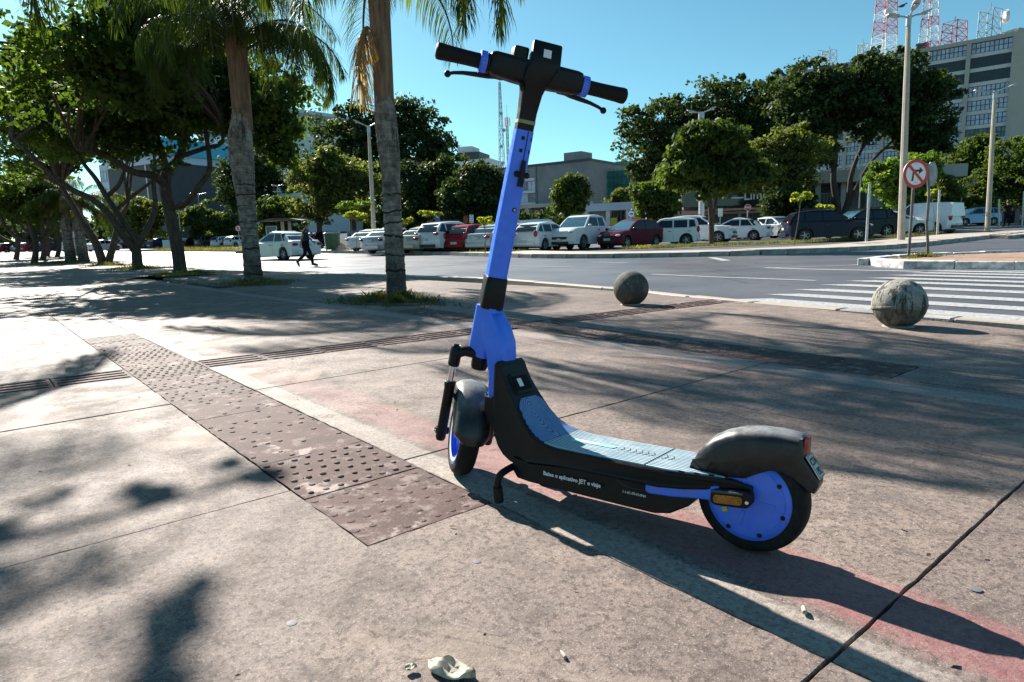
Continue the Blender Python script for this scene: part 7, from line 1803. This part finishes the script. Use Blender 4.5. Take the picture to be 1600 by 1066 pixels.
def person(label, base, rz, J, shirt, trousers, h=1.68, bun=False, held=None, face=1):
    """J: joints in metres for a 1.68 m figure facing +x: dict of points"""
    root = empty('person', base, rz, label, 'person', None); k = h / 1.68
    g = lambda n: Vector(J[n]) * k
    names = ['pelvis', 'waist', 'chest', 'neck', 'head0', 'head1', 'lsh', 'lel', 'lwr', 'rsh', 'rel', 'rwr', 'lhip', 'lkn', 'lan', 'ltoe', 'rhip', 'rkn', 'ran', 'rtoe']
    rad = dict(pelvis=(.125, .15), waist=(.105, .135), chest=(.115, .155), neck=.052, head0=.062, head1=.085, lsh=.058, lel=.042, lwr=.030, rsh=.058, rel=.042, rwr=.030, lhip=.090, lkn=.060, lan=.042, ltoe=.034, rhip=.090, rkn=.060, ran=.042, rtoe=.034)
    E = [('pelvis', 'waist'), ('waist', 'chest'), ('chest', 'neck'), ('neck', 'head0'), ('head0', 'head1'), ('chest', 'lsh'), ('lsh', 'lel'), ('lel', 'lwr'), ('chest', 'rsh'), ('rsh', 'rel'), ('rel', 'rwr'), ('pelvis', 'lhip'), ('lhip', 'lkn'), ('lkn', 'lan'), ('lan', 'ltoe'), ('pelvis', 'rhip'), ('rhip', 'rkn'), ('rkn', 'ran'), ('ran', 'rtoe')]
    ix = {n: i for i, n in enumerate(names)}
    sc = lambda r, f=1.0: tuple(x * k * f for x in (r if isinstance(r, tuple) else (r, r)))
    link('body', skin_mesh('body', [g(n) for n in names], [(ix[a], ix[b]) for a, b in E], [sc(rad[n], .93) for n in names], SKIN), root)
    # hands: palm, four unequal fingers, thumb
    for s in 'lr':
        w = g(s + 'wr'); d = (w - g(s + 'el')).normalized(); sd_ = d.cross(Vector((1, 0, 0))); sd_ = sd_.normalized() if sd_.length > .1 else Vector((0, 1, 0)); fw = sd_.cross(d)
        mb = MB(); mb.tube([w, w + d * .05 * k, w + d * .095 * k], [.026 * k, .036 * k, .034 * k], 8, flat=.5, up=sd_)
        for q, L_ in enumerate((.065, .078, .072, .055)):
            o_ = fw * (.024 - .016 * q) * k; mb.tube([w + d * .085 * k + o_, w + d * (.09 + L_ * .55) * k + o_ - sd_ * .006 * k, w + d * (.085 + L_) * k + o_ - sd_ * .022 * k], [.0085 * k, .008 * k, .006 * k], 6)
        mb.tube([w + d * .03 * k + fw * .026 * k, w + d * .06 * k + fw * .046 * k, w + d * .09 * k + fw * .048 * k], [.011 * k, .010 * k, .007 * k], 6)
        mb.build('hand', SKIN, root, angle=80)
    # clothing
    sn = ['pelvis', 'waist', 'chest', 'neck', 'lsh', 'le', 'rsh', 're']
    P = {n: g(n) for n in ('pelvis', 'waist', 'chest', 'lsh', 'rsh')}; P['neck'] = g('chest').lerp(g('neck'), .55); P['le'] = g('lsh').lerp(g('lel'), .72); P['re'] = g('rsh').lerp(g('rel'), .72); P['pelvis'] = g('pelvis') + Vector((0, 0, .0))
    R = dict(pelvis=(.150, .185), waist=(.125, .155), chest=(.128, .17), neck=.075, lsh=.075, rsh=.075, le=.062, re=.062); si = {n: i for i, n in enumerate(sn)}
    link('shirt', skin_mesh('shirt', [P[n] for n in sn], [(si[a], si[b]) for a, b in (('pelvis', 'waist'), ('waist', 'chest'), ('chest', 'neck'), ('chest', 'lsh'), ('lsh', 'le'), ('chest', 'rsh'), ('rsh', 're'))], [sc(R[n]) for n in sn], shirt), root)
    tn = ['pelvis', 'lhip', 'lkn', 'lan', 'rhip', 'rkn', 'ran']; ti = {n: i for i, n in enumerate(tn)}; TR = dict(pelvis=(.135, .165), lhip=.105, lkn=.072, lan=.056, rhip=.105, rkn=.072, ran=.056)
    link('trousers', skin_mesh('trousers', [g(n) for n in tn], [(ti[a], ti[b]) for a, b in (('pelvis', 'lhip'), ('lhip', 'lkn'), ('lkn', 'lan'), ('pelvis', 'rhip'), ('rhip', 'rkn'), ('rkn', 'ran'))], [sc(TR[n]) for n in tn], trousers), root)
    for s in 'lr':
        a, t = g(s + 'an'), g(s + 'toe'); d = (t - a); mb = MB(); dd = d.normalized(); up = Vector((0, 1, 0)).cross(dd) * -1
        mb.tube([a - dd * .06 * k + Vector((0, 0, -.01)), a, a.lerp(t, .55), t, t + dd * .05 * k], [.036 * k, .050 * k, .046 * k, .040 * k, .022 * k], 10); sh = mb.build('shoe', SHOE, root, angle=80)
        mb = MB(); mb.tube([a - dd * .05 * k + Vector((0, 0, -.045 * k)), t + dd * .04 * k + Vector((0, 0, -.032 * k))], [.032 * k, .028 * k], 8, flat=.45, up=Vector((0, 0, 1))); mb.build('sole', SOLE, sh)
    h0, h1 = g('head0'), g('head1'); c = h0.lerp(h1, .62); fdir = Vector((face, 0, 0))
    mb = MB(); mb.ball(c + Vector((-.012, 0, .028)) * k, .102 * k, 16, 10, (1.02, .86, .98)); hr = mb.build('hair', HAIR, root, angle=80)
    if bun: mb = MB(); mb.ball(c + Vector((-.115, 0, .045)) * k, .045 * k, 10, 6); mb.build('hair_bun', HAIR, hr, angle=80)
    mb = MB(); mb.ball(c + Vector((.022, 0, -.015)) * k, .086 * k, 16, 10, (1.0, .80, 1.12)); mb.tube([c + Vector((.098, 0, .0)) * k, c + Vector((.116, 0, -.028)) * k], [.010 * k, .014 * k], 8)
    for s in (1, -1): mb.ball(c + Vector((.0, s * .078, -.01)) * k, .022 * k, 8, 6, (.8, .4, 1.2))
    mb.build('face', SKIN, root, angle=80)
    for s in (1, -1): mb = MB(); mb.ball(c + Vector((.098, s * .032, .008)) * k, .010 * k, 8, 6); mb.build('eye', HAIR, root)
    mb = MB(); mb.box(c + Vector((.098, 0, -.062)) * k, (.012 * k, .04 * k, .008 * k)); mb.build('mouth', M('lips', (.20, .07, .06), .5) if 'lips' not in bpy.data.materials else bpy.data.materials['lips'], root)
    return root
WALK = dict(pelvis=(0, 0, .90), waist=(.015, 0, 1.06), chest=(.03, 0, 1.27), neck=(.04, 0, 1.43), head0=(.055, 0, 1.50), head1=(.065, 0, 1.60), lsh=(.03, .17, 1.36), lel=(.10, .24, 1.12), lwr=(.27, .24, .95), rsh=(.03, -.17, 1.36), rel=(-.12, -.22, 1.12), rwr=(-.17, -.24, .88),
            lhip=(.0, .085, .86), lkn=(.16, .08, .48), lan=(.22, .08, .09), ltoe=(.36, .08, .05), rhip=(.0, -.085, .86), rkn=(-.05, -.08, .47), ran=(-.34, -.08, .20), rtoe=(-.30, -.08, .06))
b = at(480, 416.5, -.05)
w = person('woman in a navy T-shirt and black leggings walking across the road', b, radians(18), WALK, cloth('navy_tshirt', (.03, .034, .07)), cloth('black_leggings', (.008, .008, .011)), 1.66, bun=True)
mb = MB(); mb.box((-.19, -.245, .74), (.012, .09, .16), Matrix.Rotation(.3, 3, 'Y')); o = mb.build('paper', S_WHITE, None, smooth=False); o.location = b; o.rotation_euler = (0, 0, radians(18)); tag(o, 'folded white paper in the hand of the walking woman', 'paper')
STAND = dict(WALK); STAND.update(lel=(.02, .25, 1.10), lwr=(.10, .26, .88), rel=(.0, -.25, 1.10), rwr=(.08, -.26, .88), lkn=(.10, .085, .48), lan=(.10, .09, .08), ltoe=(.24, .10, .05), rkn=(.04, -.085, .47), ran=(-.12, -.09, .12), rtoe=(.0, -.10, .05))
b = atd(1571, 44.5)
person('man in black T-shirt and dark trousers seen from behind on the far pavement', b + Vector((0, 0, .10)), radians(80), STAND, cloth('black_tshirt', (.008, .008, .010)), cloth('dark_trousers', (.010, .010, .014)), 1.76)
b = atd(270, 74)
person('person in a red top walking beyond the leaning street tree', b + Vector((0, 0, .0)), radians(200), STAND, cloth('red_top', (.25, .03, .025)), cloth('black_trousers', (.010, .010, .012)), 1.70)

# ================================================================== litter on the paving
def dead_leaf(label, px, py, L_, W_, rz, seed, mat, curl=.25):
    rs = np.random.default_rng(seed); p = at(px, py); mb = MB(); n, m = 12, 6; rings = []
    for i in range(n + 1):
        s_ = i / n; w = W_ * sin(pi * s_ ** .8) ** .7 + .001; row = []
        for j in range(m + 1):
            t = 2 * j / m - 1; fold = .55 * W_ * (j % 2) * (.5 + .5 * sin(i * .9 + seed)) ; row.append((L_ * (s_ - .5), w * t, .004 + curl * W_ * t * t + fold + .12 * L_ * (s_ - .5) ** 2 + rs.normal(0, .0008)))
        rings.append(row)
    mb.loft(rings, False, False); o = mb.build('dry_leaf', mat, None, angle=80); o.location = (p.x, p.y, .002); o.rotation_euler = (0, 0, rz); s2 = o.modifiers.new('t', 'SOLIDIFY'); s2.thickness = .0012; tag(o, label, 'leaf')
DRY = M('dry_leaf_pale', (.40, .36, .29), .8, var=.35, scale=60); DRYB = M('dry_leaf_brown', (.16, .10, .06), .8, var=.35, scale=60)
dead_leaf('large crumpled pale leaf at the bottom edge', 706, 1052, .10, .024, -.5, 4, DRY, .06)
dead_leaf('small scrap of pale leaf left of the crumpled leaf', 642, 1050, .022, .008, .4, 5, DRY, .5)
def butt(label, px, py, rz, L_=.020, r=.0036, mat=None):
    p = at(px, py); mb = MB(); mb.tube([(-L_ / 2, 0, r), (L_ * .1, 0, r), (L_ / 2, 0, r)], [r, r * 1.05, r * .7], 10); o = mb.build('cigarette_butt', mat or DRY, None); o.location = (p.x, p.y, .0012); o.rotation_euler = (0, 0, rz); tag(o, label, 'cigarette butt')
butt('pale stub lying below the scooter shadow', 880, 1026, 1.9); butt('pale stub on the faded pink paint', 1256, 957, 1.3, .022, .005)
for lab, px, py, r in (('flat grey chewing gum spot left of centre at the bottom', 456, 974, .011), ('flat grey chewing gum spot below the tactile tiles', 746, 878, .0095), ('flat grey gum spot right of the wide joint', 1524, 921, .012)):
    p = at(px, py); mb = MB(); mb.lathe([(0, .0009), (r * .7, .0008), (r, .0002), (r, -.003)], 18); o = mb.build('gum_spot', M('gum_grey', (.13, .13, .132), .7), None); o.location = (p.x, p.y, .0012); tag(o, lab, 'gum spot')
rs = np.random.default_rng(9); n = 900; P = []; V = []; F = []
for k in range(n):
    a, b_ = rs.uniform(-1.2, 16), rs.uniform(-6, 5); p = AB(a, b_)
    if p.y < .9: continue
    s = rs.uniform(.004, .014); th = rs.uniform(0, 6.28); c, sn = cos(th) * s, sin(th) * s; i = len(V)
    V += [(p.x - c, p.y - sn, .004), (p.x - sn * .4, p.y + c * .4, .006 + s * .2), (p.x + c, p.y + sn, .005), (p.x + sn * .4, p.y - c * .4, .004)]; F.append((i, i + 1, i + 2, i + 3))
tag(link('leaf_litter', np_mesh('leaf_litter', np.array(V), np.array(F), DRYB)), 'tiny dry leaf scraps scattered over the paving', 'litter', kind='stuff')
